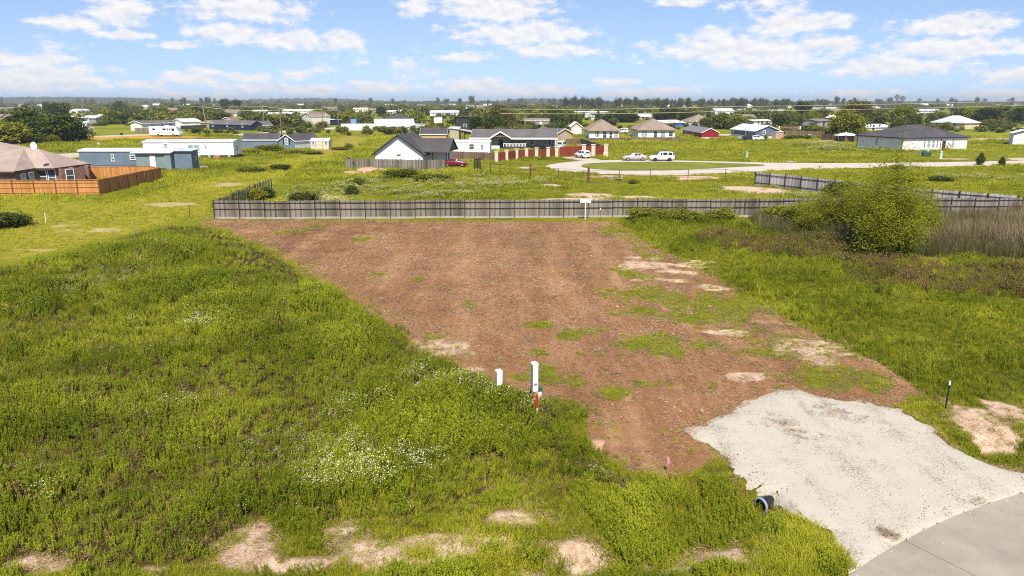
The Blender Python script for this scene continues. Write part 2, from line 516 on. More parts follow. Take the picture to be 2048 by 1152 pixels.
def hfun(x, y):
    x, y = np.asarray(x, float), np.asarray(y, float)
    near = np.clip((120 - y) / 50, 0, 1)
    h = (fbm(x, y, 6.0, 3) - 0.5) * 0.16 * near + (fbm(x, y, 1.2, 2) - 0.5) * 0.05 * np.clip((80 - y) / 20, 0, 1)
    d = poly_dist(x, y, DITCH_R, closed=False)
    dr = np.clip((sdist(x, y, DRIVE) + 0.45) / 0.6, 0, 1)
    h = h - 0.72 * np.exp(-(d / 1.1) ** 2) * (1 - dr * dr * (3 - 2 * dr))
    rd = np.clip(poly_dist(x, y, ROADE, closed=False), 0, 3) / 3
    inside = np.hypot(x - RC[0], y - RC[1]) < RR
    h = h * np.where(inside, 0.0, rd) - np.where(inside, 0.12, 0)
    return h


# the near cul-de-sac: circle through three points of its edge
p1, p2, p3 = [np.array(G(*p)[:2]) for p in ((1700, 1152), (1850, 1062), (2048, 988))]


def circle3(a, b, c):
    d = 2 * (a[0] * (b[1] - c[1]) + b[0] * (c[1] - a[1]) + c[0] * (a[1] - b[1]))
    ux = ((a @ a) * (b[1] - c[1]) + (b @ b) * (c[1] - a[1]) + (c @ c) * (a[1] - b[1])) / d
    uy = ((a @ a) * (c[0] - b[0]) + (b @ b) * (a[0] - c[0]) + (c @ c) * (b[0] - a[0])) / d
    o = np.array([ux, uy])
    return o, np.hypot(*(a - o))


RC, RR = circle3(p1, p2, p3)
ROADE = np.array([RC + RR * np.array([math.cos(t), math.sin(t)]) for t in np.linspace(0, 2 * math.pi, 60)])


def ground_material():
    m, N, L, B = new_mat('ground')
    B.inputs['Roughness'].default_value = 0.95
    B.inputs['Specular IOR Level'].default_value = 0.1
    tc = N.new('ShaderNodeTexCoord')

    def noise(scale, detail=5, rough=0.6, sc=(1, 1, 1)):
        mp = N.new('ShaderNodeMapping'); mp.inputs['Scale'].default_value = sc; L.new(tc.outputs['Object'], mp.inputs[0])
        n = N.new('ShaderNodeTexNoise'); n.inputs['Scale'].default_value = scale; n.inputs['Detail'].default_value = detail; n.inputs['Roughness'].default_value = rough
        L.new(mp.outputs[0], n.inputs['Vector'])
        return n.outputs['Fac']

    def ramp(fac, stops):
        r = N.new('ShaderNodeValToRGB')
        e = r.color_ramp.elements
        e[0].position, e[0].color = stops[0]
        e[1].position, e[1].color = stops[-1]
        for p, c in stops[1:-1]:
            q = e.new(p); q.color = c
        L.new(fac, r.inputs[0])
        return r.outputs[0]

    def attr(n):
        a = N.new('ShaderNodeAttribute'); a.attribute_name = n
        return a.outputs['Fac']

    def thr(fac, n, lo, hi, amt=0.6):
        """mask edge broken up by noise"""
        a = N.new('ShaderNodeMath'); a.operation = 'MULTIPLY_ADD'; a.inputs[1].default_value = amt
        L.new(n, a.inputs[0]); L.new(fac, a.inputs[2])
        r = N.new('ShaderNodeMapRange'); r.interpolation_type = 'SMOOTHSTEP'; r.inputs['From Min'].default_value = lo; r.inputs['From Max'].default_value = hi
        L.new(a.outputs[0], r.inputs['Value'])
        return r.outputs[0]

    def mix(fac, a, b):
        x = N.new('ShaderNodeMixRGB'); L.new(fac, x.inputs[0]); L.new(a, x.inputs[1]); L.new(b, x.inputs[2])
        return x.outputs[0]

    fine, mid, big, far = noise(9, 6, 0.7), noise(1.1, 6, 0.65), noise(0.12, 5, 0.6), noise(0.018, 5, 0.6)
    g1 = ramp(mid, [(0.28, rgb(84, 90, 16, 0.75)), (0.5, rgb(120, 122, 22, 0.75)), (0.72, rgb(152, 146, 40, 0.75))])
    g2 = ramp(big, [(0.3, rgb(88, 96, 14, 0.75)), (0.5, rgb(126, 128, 18, 0.75)), (0.72, rgb(160, 150, 34, 0.75))])
    g3 = ramp(far, [(0.3, rgb(88, 100, 22, 0.8)), (0.5, rgb(132, 136, 26, 0.8)), (0.7, rgb(162, 154, 50, 0.8))])
    x = N.new('ShaderNodeMixRGB'); x.inputs[0].default_value = 0.5; L.new(g1, x.inputs[1]); L.new(g2, x.inputs[2])
    col = mix(attr('far'), x.outputs[0], g3)
    soil = ramp(mid, [(0.3, rgb(52, 42, 22, 0.8)), (0.55, rgb(74, 62, 32, 0.8)), (0.75, rgb(104, 86, 48, 0.8))])
    col = mix(attr('soil'), col, soil)
    mow = ramp(noise(1.6, 6, 0.7, (0.5, 1.4, 1)), [(0.3, rgb(122, 118, 34, 0.8)), (0.5, rgb(158, 146, 52, 0.8)), (0.7, rgb(194, 172, 96, 0.8))])
    col = mix(attr('mown'), col, mow)
    # the mown lot: brown thatch with straw streaks
    th = noise(3.6, 8, 0.8, (1.1, 0.7, 1))
    lot = ramp(th, [(0.25, rgb(96, 68, 46, 0.72)), (0.45, rgb(150, 108, 76, 0.72)), (0.6, rgb(180, 132, 95, 0.72)), (0.78, rgb(212, 172, 132, 0.72))])
    lotb = ramp(noise(0.22, 7, 0.7, (2.4, 0.32, 1)), [(0.30, rgb(112, 78, 50, 0.72)), (0.5, rgb(164, 118, 82, 0.72)), (0.66, rgb(216, 174, 130, 0.72))])
    x = N.new('ShaderNodeMixRGB'); x.inputs[0].default_value = 0.5; L.new(lot, x.inputs[1]); L.new(lotb, x.inputs[2])
    trk = ramp(noise(0.62, 5, 0.65, (1.0, 0.055, 1)), [(0.33, (.82, .82, .80, 1)), (0.5, (.97, .98, .97, 1)), (0.67, (1.10, 1.11, 1.10, 1))])
    xm = N.new('ShaderNodeMixRGB'); xm.blend_type = 'MULTIPLY'; xm.inputs[0].default_value = 1; L.new(x.outputs[0], xm.inputs[1]); L.new(trk, xm.inputs[2]); x = xm
    col = mix(thr(attr('lot'), mid, 0.62, 0.95, 0.5), col, x.outputs[0])
    grn = ramp(mid, [(0.3, rgb(92, 96, 24, 0.75)), (0.7, rgb(138, 136, 44, 0.75))])
    col = mix(thr(attr('green'), noise(4.5, 6, 0.75), 0.85, 1.25, 1.0), col, grn)
    sand = ramp(noise(2.6, 8, 0.75), [(0.25, rgb(150, 118, 90, 0.8)), (0.45, rgb(204, 174, 146, 0.8)), (0.75, rgb(234, 214, 192, 0.8))])
    col = mix(thr(attr('sand'), noise(1.3, 8, 0.8, (0.5, 1, 1)), 0.80, 1.45, 1.0), col, sand)
    ochre = ramp(mid, [(0.3, rgb(180, 130, 50, 0.8)), (0.7, rgb(210, 165, 80, 0.8))])
    col = mix(attr('ochre'), col, ochre)
    L.new(col, B.inputs['Base Color'])
    b = N.new('ShaderNodeBump'); b.inputs['Strength'].default_value = 0.7; b.inputs['Distance'].default_value = 0.06
    hs = N.new('ShaderNodeMath'); hs.operation = 'ADD'; L.new(fine, hs.inputs[0]); L.new(th, hs.inputs[1])
    L.new(hs.outputs[0], b.inputs['Height']); L.new(b.outputs[0], B.inputs['Normal'])
    return m


OCHRE = poly_px([(150, 280), (190, 272), (300, 270), (400, 273), (430, 276), (380, 279), (250, 278), (200, 281)])
WEED_L = poly_px([(-300, 560), (0, 530), (150, 495), (330, 452), (400, 452), (470, 472), (520, 492), (565, 514), (620, 550), (700, 598), (765, 642), (820, 682), (870, 710), (930, 754), (1000, 780), (1075, 796), (1170, 815),
                  (1168, 888), (1250, 940), (1330, 965), (1300, 1000), (1180, 985), (1080, 975), (1000, 1010), (880, 1045), (700, 1070), (560, 1040), (480, 1080), (440, 1152), (-300, 1200)])
WEED_R = poly_px([(1242, 447), (1300, 490), (1400, 538), (1500, 596), (1590, 643), (1670, 688), (1760, 726), (1840, 775), (1900, 800), (2048, 800), (2500, 800), (2500, 430), (2060, 432), (1700, 438), (1450, 437)])
REED = poly_px([(1500, 440), (1540, 470), (1640, 480), (1800, 510), (1850, 530), (1930, 520), (2048, 530), (2300, 520), (2300, 440), (2040, 428), (1860, 430), (1700, 432), (1560, 430)])
BROWNW = poly_px([(1380, 478), (1450, 470), (1600, 470), (1750, 500), (1900, 535), (2100, 545), (2100, 600), (1950, 590), (1780, 575), (1650, 540), (1520, 515), (1420, 500)])


def make_ground():
    xs = np.unique(np.concatenate([-np.geomspace(180, 9000, 26), np.arange(-180, -46, 2.0), np.arange(-46, 56, 0.34), np.arange(56, 180, 2.0), np.geomspace(180, 9000, 26)]))
    ys = np.unique(np.concatenate([[-60, -20, 0, 6], np.arange(9, 84, 0.34), np.arange(84, 190, 1.0), np.arange(190, 340, 3.0), np.geomspace(340, 14000, 40)]))
    X, Y = np.meshgrid(xs, ys)
    Z = hfun(X, Y)
    nx, ny = len(xs), len(ys)
    idx = np.arange(nx * ny).reshape(ny, nx)
    Fq = np.stack([idx[:-1, :-1], idx[:-1, 1:], idx[1:, 1:], idx[1:, :-1]], -1).reshape(-1, 4)
    me = np_mesh('ground', np.stack([X, Y, Z], -1).reshape(-1, 3), Fq, ground_material(), smooth=True)
    x, y = X.ravel(), Y.ravel()

    def put(name, v):
        a = me.attributes.new(name, 'FLOAT', 'POINT')
        a.data.foreach_set('value', np.clip(v, 0, 1).astype(np.float32))
    near = y < 90
    lot = np.zeros_like(x); lot[near] = np.clip(sdist(x[near], y[near], LOT) / 0.7 + 0.5, 0, 1)
    put('lot', lot)
    put('sand', blob_mask(x, y, SAND) * np.where((y > 50) & (x < -14), .62, 1.0))
    put('green', blob_mask(x, y, GREEN) * (lot > 0.2))
    mw = np.clip(sdist(x, y, MOWN) / 3 + 0.6, 0, 1) * 0.8
    put('mown', mw)
    so = np.maximum(np.clip(sdist(x, y, WEED_L) / 0.8, 0, 1), np.maximum(np.clip(sdist(x, y, REED), 0, 1), np.clip(sdist(x, y, WEED_R), 0, 1) * 0.4))
    so = np.maximum(so, np.where((y < 34) & (lot < .3), .55, 0))
    put('soil', so)
    put('ochre', np.clip(sdist(x, y, OCHRE) / 2 + 0.5, 0, 1))
    put('far', np.clip((y - 150) / 150, 0, 1))
    o = link('ground', me)
    tag(o, 'open grassy ground around the mown brown lot, running out to the horizon', 'ground', kind='structure')
    return o


make_ground()


def gravel_mat():
    m, N, L, B = new_mat('crushed_stone')
    tc = N.new('ShaderNodeTexCoord')
    v = N.new('ShaderNodeTexVoronoi'); v.inputs['Scale'].default_value = 26; L.new(tc.outputs['Object'], v.inputs['Vector'])
    n = N.new('ShaderNodeTexNoise'); n.inputs['Scale'].default_value = 0.9; n.inputs['Detail'].default_value = 7; n.inputs['Roughness'].default_value = 0.7
    L.new(tc.outputs['Object'], n.inputs['Vector'])
    mp = N.new('ShaderNodeMapping'); mp.inputs['Rotation'].default_value = (0, 0, R(-35)); mp.inputs['Scale'].default_value = (1.5, 0.15, 1); L.new(tc.outputs['Object'], mp.inputs[0])
    n3 = N.new('ShaderNodeTexNoise'); n3.inputs['Scale'].default_value = 1.0; n3.inputs['Detail'].default_value = 4; L.new(mp.outputs[0], n3.inputs['Vector'])
    sx = N.new('ShaderNodeSeparateXYZ'); L.new(v.outputs['Color'], sx.inputs[0])
    a = N.new('ShaderNodeMath'); a.operation = 'MULTIPLY_ADD'; a.inputs[1].default_value = 0.38; L.new(sx.outputs[0], a.inputs[0]); L.new(n.outputs['Fac'], a.inputs[2])
    a2 = N.new('ShaderNodeMath'); a2.operation = 'MULTIPLY_ADD'; a2.inputs[1].default_value = 0.85; L.new(n3.outputs['Fac'], a2.inputs[0]); L.new(a.outputs[0], a2.inputs[2])
    r = N.new('ShaderNodeValToRGB'); e = r.color_ramp.elements
    e[0].position, e[0].color = 0.62, rgb(150, 132, 108, 0.55)
    e[1].position, e[1].color = 1.3, rgb(232, 222, 203, 0.55)
    q = e.new(0.85); q.color = rgb(202, 190, 170, 0.55)
    L.new(a2.outputs[0], r.inputs[0]); L.new(r.outputs[0], B.inputs['Base Color'])
    B.inputs['Roughness'].default_value = 0.95
    b = N.new('ShaderNodeBump'); b.inputs['Strength'].default_value = 0.45; b.inputs['Distance'].default_value = 0.03
    L.new(v.outputs['Distance'], b.inputs['Height']); L.new(b.outputs[0], B.inputs['Normal'])
    return m


GRAVEL = gravel_mat()


def make_drive():
    s = 0.13
    x0, y0 = DRIVE.min(0) - 0.8; x1, y1 = DRIVE.max(0) + 0.8
    xs, ys = np.arange(x0, x1, s), np.arange(y0, y1, s)
    X, Y = np.meshgrid(xs, ys)
    d = sdist(X, Y, DRIVE) + (fbm(X, Y, 0.8, 4) - 0.5) * 0.75
    d = np.minimum(d, np.hypot(X - RC[0], Y - RC[1]) - RR + 0.35)
    Z = hfun(X, Y) + np.clip(.13 * d, -.14, .07) + (fbm(X, Y, 0.5, 3) - 0.5) * 0.035 + .01     # feathers out under the soil
    ok = d > -0.55
    idx = np.arange(X.size).reshape(X.shape)
    keep = (ok[:-1, :-1] & ok[:-1, 1:] & ok[1:, 1:] & ok[1:, :-1])
    Fq = np.stack([idx[:-1, :-1], idx[:-1, 1:], idx[1:, 1:], idx[1:, :-1]], -1)[keep]
    used, inv = np.unique(Fq, return_inverse=True)
    V = np.stack([X, Y, Z], -1).reshape(-1, 3)[used]
    o = link('driveway', np_mesh('driveway', V, inv.reshape(-1, 4), GRAVEL, smooth=True))
    tag(o, 'pale crushed-stone driveway running from the mown lot down to the concrete road', 'driveway', kind='structure')


make_drive()


def concrete_mat(name='road_concrete', c1=rgb(172, 158, 142, 0.56), c2=rgb(212, 198, 180, 0.56)):
    m, N, L, B = new_mat(name)
    tc = N.new('ShaderNodeTexCoord')
    n = N.new('ShaderNodeTexNoise'); n.inputs['Scale'].default_value = 0.5; n.inputs['Detail'].default_value = 8; n.inputs['Roughness'].default_value = 0.68; L.new(tc.outputs['Object'], n.inputs['Vector'])
    n2 = N.new('ShaderNodeTexNoise'); n2.inputs['Scale'].default_value = 30; n2.inputs['Detail'].default_value = 3; L.new(tc.outputs['Object'], n2.inputs['Vector'])
    a = N.new('ShaderNodeMath'); a.operation = 'MULTIPLY_ADD'; a.inputs[1].default_value = 0.25; L.new(n2.outputs['Fac'], a.inputs[0]); L.new(n.outputs['Fac'], a.inputs[2])
    r = N.new('ShaderNodeValToRGB'); e = r.color_ramp.elements
    e[0].position, e[0].color = 0.42, c1
    e[1].position, e[1].color = 0.85, c2
    L.new(a.outputs[0], r.inputs[0]); L.new(r.outputs[0], B.inputs['Base Color'])
    B.inputs['Roughness'].default_value = 0.85
    b = N.new('ShaderNodeBump'); b.inputs['Strength'].default_value = 0.25; b.inputs['Distance'].default_value = 0.01
    L.new(n2.outputs['Fac'], b.inputs['Height']); L.new(b.outputs[0], B.inputs['Normal'])
    return m


ROADC = concrete_mat()


def make_near_road():
    root = thing('road', 'grey concrete turning circle at the foot of the gravel driveway', 'road', (RC[0], RC[1], 0))
    root['kind'] = 'structure'
    j0 = np.array(G(1828, 1094)[:2]) - RC
    a0 = math.atan2(j0[1], j0[0])
    step = R(36)
    gap = 0.012 / RR
    for i in range(10):
        t0, t1 = a0 + i * step + gap, a0 + (i + 1) * step - gap
        if not (R(20) < (a0 + (i + .5) * step) % (2 * math.pi) < R(240)): continue
        ts = np.linspace(t0, t1, 25)
        rin, rout = RR * 0.3, RR
        mb = MB()
        ring = [(rout * math.cos(t), rout * math.sin(t), 0.05) for t in ts] + [(rin * math.cos(t), rin * math.sin(t), 0.05) for t in ts[::-1]]
        mb.slab(ring, 0.2)
        mb.build('slab', ROADC, root)


make_near_road()

FARC = concrete_mat('far_road_concrete', rgb(196, 182, 168, 0.75), rgb(226, 214, 200, 0.75))


def sheet(name, label, px, z, material, kind='structure', t=0.3, dens=0, cat='road'):
    P = poly_px(px)
    mb = MB()
    # smooth the outline
    pts = P
    for _ in range(2):
        q = []
        for i in range(len(pts)):
            a, b = pts[i], pts[(i + 1) % len(pts)]
            q += [a * 0.75 + b * 0.25, a * 0.25 + b * 0.75]
        pts = q
    mb.slab([(p[0], p[1], z) for p in pts], t)
    o = mb.build(name, material)
    return tag(o, label, cat, kind=kind), np.array(pts)


LOOP_PX = [(1086, 334), (1105, 327.5), (1160, 322), (1250, 319.5), (1400, 322), (1560, 326.5), (1800, 326), (2048, 321.5), (2500, 312), (2500, 322), (2048, 330), (1830, 334), (1640, 337), (1545, 341.5), (1430, 348.5), (1300, 351.5), (1190, 348), (1120, 342)]
_, LOOP = sheet('road', 'pale concrete loop road behind the rusty wire fence', LOOP_PX, 0.03, FARC)
ISL_PX = [(1156, 333), (1180, 327), (1260, 325), (1360, 325), (1480, 328), (1545, 331.5), (1480, 334), (1380, 340), (1270, 342), (1190, 339.5)]
LAWN = mat('island_turf', rgb(128, 132, 26, 0.75), 0.95, 0.35, 0.25, bump=0.4, bscale=3)
_, ISL = sheet('traffic_island', 'teardrop grass island ringed by the pale loop road', ISL_PX, 0.15, LAWN, cat='island')
DRVC = concrete_mat('drive_concrete', rgb(170, 155, 135, 0.9), rgb(205, 190, 170, 0.9))
extra_roads = [
    ('driveway', 'short concrete apron between the red gate and the loop road', [(1118, 315), (1150, 313), (1178, 315.5), (1210, 321), (1170, 322.5), (1150, 320)], 'driveway'),
    ('road', 'pale road bending past the white two-storey house', [(440, 270), (520, 266), (590, 260), (640, 256), (690, 254), (700, 257), (640, 259.5), (600, 263), (540, 268), (480, 273)], 'road'),
    ('road', 'thin pale lane behind the dark-roofed white house', [(1935, 277.5), (2040, 276), (2300, 274), (2300, 277), (2040, 279), (1935, 280)], 'road'),
    ('driveway', 'strip of pale paving behind the blue-grey trailer home', [(95, 309), (160, 306), (290, 299), (310, 303), (170, 316), (110, 318)], 'driveway'),
    ('driveway', 'thin white track beside the parked motorhome', [(185, 272.5), (240, 270), (305, 268), (305, 271), (240, 273), (190, 275)], 'driveway'),
    ('road', 'thin pale lane by the maroon car', [(1975, 256.5), (2048, 255), (2300, 253), (2300, 255), (2048, 257), (1975, 258)], 'road'),
    ('driveway', 'pale strip between the red barn and the slate-blue home', [(1433, 269), (1462, 267.5), (1462, 272), (1433, 273)], 'driveway'),
    ('driveway', 'pale concrete strip at the edge of the mown yard', [(2010, 317), (2048, 316), (2200, 314), (2200, 319), (2048, 322), (2020, 320)], 'driveway'),
]
KEEP = [LOOP, ISL * 0 + ISL]
for i, (nm, lb, px, ct) in enumerate(extra_roads):
    _, pp = sheet(nm, lb, px, 0.034 + 0.006 * i, DRVC if nm == 'driveway' else FARC, cat=ct)
    KEEP.append(pp)
# ================================================================== buildings
FOOT = []          # footprints that no grass grows in


def facebox(mb, face, L, W, u0, u1, z0, z1, d0, d1):
    if face == 'f': return mb.box(u0, u1, -d1, -d0, z0, z1)
    if face == 'r': return mb.box(L + d0, L + d1, u0, u1, z0, z1)
    if face == 'l': return mb.box(-d1, -d0, u0, u1, z0, z1)


def add_window(root, face, L, W, uc, w, zb, h, frame=None, pane=None, split=True):
    fm, pm = frame or TRIM, pane or GLASS
    t = min(0.11, w * 0.16)
    u0, u1 = uc - w / 2, uc + w / 2
    mb = MB()
    facebox(mb, face, L, W, u0 - t, u0, zb - t, zb + h + t, 0.002, 0.07)
    facebox(mb, face, L, W, u1, u1 + t, zb - t, zb + h + t, 0.002, 0.07)
    facebox(mb, face, L, W, u0, u1, zb - t, zb, 0.002, 0.08)
    facebox(mb, face, L, W, u0, u1, zb + h, zb + h + t, 0.002, 0.07)
    if split: facebox(mb, face, L, W, u0, u1, zb + h * 0.5 - 0.03, zb + h * 0.5 + 0.03, 0.03, 0.062)
    o = mb.build('window', fm, root)
    facebox(MB(), face, L, W, u0, u1, zb, zb + h, 0.004, 0.03).build('pane', pm, o)
    return o


def add_door(root, face, L, W, uc, w, h, zb=0.3, m=None):
    mb = MB()
    facebox(mb, face, L, W, uc - w / 2, uc + w / 2, zb, zb + h, 0.003, 0.06)
    o = mb.build('door', m or TRIM, root)
    hb = MB(); facebox(hb, face, L, W, uc + w * 0.36, uc + w * 0.42, zb + h * 0.45, zb + h * 0.5, 0.061, 0.12)
    hb.build('handle', DARK, o)
    return o


def roof_mesh(mb, kind, L, W, ev, rg, over, t=0.14, front=None):
    o = over
    if kind == 'gx':
        s = (rg - ev) / (W / 2); ze = ev - s * o + t; zr = rg + t
        mb.slab([(-o, -o, ze), (L + o, -o, ze), (L + o, W / 2, zr), (-o, W / 2, zr)], t)
        mb.slab([(-o, W / 2, zr), (L + o, W / 2, zr), (L + o, W + o, ze), (-o, W + o, ze)], t)
    elif kind == 'gy':
        s = (rg - ev) / (L / 2); ze = ev - s * o + t; zr = rg + t
        mb.slab([(-o, -o, ze), (L / 2, -o, zr), (L / 2, W + o, zr), (-o, W + o, ze)], t)
        mb.slab([(L / 2, -o, zr), (L + o, -o, ze), (L + o, W + o, ze), (L / 2, W + o, zr)], t)
    elif kind == 'hip':
        h = min(L, W) / 2 * 0.999
        s = (rg - ev) / h; ze = ev - s * o + t; zr = rg + t
        if L >= W: a, b = (h, W / 2, zr), (L - h, W / 2, zr)
        else: a, b = (L / 2, h, zr), (L / 2, W - h, zr)
        c0, c1, c2, c3 = (-o, -o, ze), (L + o, -o, ze), (L + o, W + o, ze), (-o, W + o, ze)
        if L >= W: fs = [[c0, c1, b, a], [c1, c2, b], [c2, c3, a, b], [c3, c0, a]]
        else: fs = [[c0, c1, a], [c1, c2, b, a], [c2, c3, b], [c3, c0, a, b]]
        for q in fs: mb.slab(q, t)
    elif kind == 'shed':       # high at the front
        ze = ev + t; zr = rg + t
        mb.slab([(-o, -o, zr), (L + o, -o, zr), (L + o, W + o, ze), (-o, W + o, ze)], t)
    else:
        mb.slab([(-o, -o, rg + t), (L + o, -o, rg + t), (L + o, W + o, rg + t), (-o, W + o, rg + t)], t)
    return mb


def wall_mesh(mb, kind, L, W, ev, rg, zb=0.0):
    mb.box(0, L, 0, W, zb, ev)
    if kind == 'gx':
        mb.add([(0, 0, ev), (0, W, ev), (0, W / 2, rg), (L, 0, ev), (L, W, ev), (L, W / 2, rg)], [(0, 2, 1), (3, 4, 5), (0, 3, 5, 2), (1, 2, 5, 4)])
    elif kind == 'gy':
        mb.add([(0, 0, ev), (L, 0, ev), (L / 2, 0, rg), (0, W, ev), (L, W, ev), (L / 2, W, rg)], [(0, 1, 2), (3, 5, 4), (0, 2, 5, 3), (1, 4, 5, 2)])
    elif kind == 'shed':
        mb.add([(0, 0, ev), (L, 0, ev), (0, 0, rg), (L, 0, rg), (0, W, ev), (L, W, ev)], [(0, 1, 3, 2), (0, 2, 4), (1, 5, 3), (2, 3, 5, 4)])
    return mb


def house(name, label, cat, A, B, depth, eave, ridge, kind='gx', wall=None, roof=None, over=0.35, wins=(), doors=(), fascia=True, fm=None, skirt=0.0, skirt_m=None, group=None, frame=None, shutters=None, grow=True):
    a, b = G(*A), G(*B)
    L = (b - a).length
    rz = math.atan2(b.y - a.y, b.x - a.x)
    W = depth
    ev = eave if eave < 20 else HZ(a, eave)
    if ridge < 20: rg = ridge
    else:
        mid = (a + b) / 2 + Vector((-math.sin(rz), math.cos(rz), 0)) * (W / 2 if kind != 'shed' else 0)
        if kind == 'gy': mid = (a + b) / 2
        rg = max(HZ(mid, ridge), ev + 0.25)
    root = thing(name, label, cat, a, rz, group)
    wm, rm = wall or WHITE, roof or SH_GREY
    wall_mesh(MB(), kind, L, W, ev, rg, skirt).build('wall', wm, root)
    if skirt: MB().box(0.05, L - 0.05, 0.05, W - 0.05, -0.05, skirt - 0.003).build('skirting', skirt_m or TRIM, root)
    roof_mesh(MB(), kind, L, W, ev, rg, over).build('roof', rm, root)
    if fascia:
        fmm = fm or TRIM
        mb = MB(); o = over; t = 0.14
        if kind == 'gx':
            s = (rg - ev) / (W / 2); ze = ev - s * o
            mb.box(-o, L + o, -o - 0.03, -o - 0.002, ze - 0.06, ze + t - 0.01)
            for x in (-o - 0.03, L + o + 0.002):
                for q in ([(x, -o, ze + t), (x, W / 2, rg + t)], [(x, W / 2, rg + t), (x, W + o, ze + t)]):
                    (y0, z0), (y1, z1) = q[0][1:], q[1][1:]
                    mb.add([(x, y0, z0 - 0.2), (x, y0, z0), (x, y1, z1), (x, y1, z1 - 0.2), (x + .028, y0, z0 - 0.2), (x + .028, y0, z0), (x + .028, y1, z1), (x + .028, y1, z1 - 0.2)],
                           [(0, 1, 2, 3), (7, 6, 5, 4), (0, 4, 5, 1), (1, 5, 6, 2), (2, 6, 7, 3), (3, 7, 4, 0)])
        elif kind == 'gy':
            s = (rg - ev) / (L / 2); ze = ev - s * o
            y = -o - 0.03
            for (x0, z0, x1, z1) in ((-o, ze + t, L / 2, rg + t), (L / 2, rg + t, L + o, ze + t)):
                mb.add([(x0, y, z0 - 0.22), (x0, y, z0), (x1, y, z1), (x1, y, z1 - 0.22), (x0, y + .028, z0 - 0.22), (x0, y + .028, z0), (x1, y + .028, z1), (x1, y + .028, z1 - 0.22)],
                       [(0, 1, 2, 3), (7, 6, 5, 4), (0, 4, 5, 1), (1, 5, 6, 2), (2, 6, 7, 3), (3, 7, 4, 0)])
            mb.box(L + o + 0.002, L + o + 0.03, -o, W + o, ze - 0.08, ze + t - 0.01)
        elif kind == 'hip':
            s = (rg - ev) / (min(L, W) / 2); ze = ev - s * o
            mb.box(-o, L + o, -o - 0.03, -o - 0.002, ze - 0.08, ze + t - 0.02)
            mb.box(L + o + 0.002, L + o + 0.03, -o, W + o, ze - 0.08, ze + t - 0.02)
            mb.box(-o - 0.03, -o - 0.002, -o, W + o, ze - 0.08, ze + t - 0.02)
        else:
            mb.box(-o, L + o, -o - 0.03, -o - 0.002, rg - 0.06, rg + t - 0.01)
        mb.build('fascia', fmm, root)
    for wd in wins:
        face, u, w, zb, h = wd[:5]
        D = L if face == 'f' else W
        add_window(root, face, L, W, u * D if u <= 1 else u, w, zb, h, frame, wd[5] if len(wd) > 5 else None)
    for dd in doors:
        face, u, w, h = dd[:4]
        D = L if face == 'f' else W
        add_door(root, face, L, W, u * D, w, h, skirt + 0.02, dd[4] if len(dd) > 4 else None)
    c, s_ = math.cos(rz), math.sin(rz)
    if grow:
        FOOT.append(np.array([[a.x + c * x - s_ * y, a.y + s_ * x + c * y] for x, y in ((-.3, -.3), (L + .3, -.3), (L + .3, W + .3), (-.3, W + .3))]))
    return root, L, W, ev, rg


SH_GREY = shingle('grey_shingle', rgb(114, 108, 108, 0.75))
SH_DARK = shingle('charcoal_shingle', rgb(88, 85, 88, 0.75))
SH_TAN = shingle('tan_shingle', rgb(146, 130, 118, 0.8))
SH_BROWN = shingle('brown_shingle', rgb(156, 138, 122, 0.8))
METAL_W = mat('white_metal_roof', (0.78, 0.78, 0.79, 1), 0.45, 0.1, 0.4)
METAL_G = mat('pale_grey_roof', (0.50, 0.51, 0.54, 1), 0.5, 0.15, 0.5)
BLUEGREY = mat('blue_grey_siding', rgb(122, 138, 158, 0.8), 0.7, 0.2, 0.5, lap=0.2)
SLATE = mat('slate_blue_siding', rgb(118, 122, 150, 0.75), 0.7, 0.1, lap=0.2)
NAVY = mat('navy_siding', rgb(34, 40, 76, 0.8), 0.6, 0.1, lap=0.2)
TANW = mat('tan_siding', rgb(212, 176, 126, 0.8), 0.7, 0.1, lap=0.2)
CREAM = mat('cream_siding', rgb(226, 212, 190, 0.85), 0.7, 0.08, lap=0.2)
BEIGE = mat('beige_siding', rgb(196, 184, 164, 0.8), 0.7, 0.1, lap=0.2)
GREYW = mat('grey_siding', rgb(160, 160, 172, 0.8), 0.7, 0.1, lap=0.2)
REDW = mat('red_siding', rgb(150, 20, 34, 0.85), 0.6, 0.15, lap=0.3, lap_axis='Y')
BLUE = mat('bright_blue_panel', rgb(70, 120, 200, 0.8), 0.6, 0.15)
PINK = mat('salmon_panel', rgb(205, 165, 150, 0.85), 0.7, 0.15)
BLACKW = mat('charcoal_siding', rgb(58, 58, 66, 0.8), 0.6, 0.1, lap=0.2)
PORCH = mat('porch_timber', rgb(150, 110, 84, 0.8), 0.8, 0.2)
PILLAR = mat('cream_stone', rgb(224, 205, 180, 0.85), 0.85, 0.25, 2.5, bump=0.3)
REDWOOD = wood_mat('red_stained_board', rgb(96, 40, 30, 0.8), rgb(150, 66, 48, 0.8))
P = GLASS_PALE


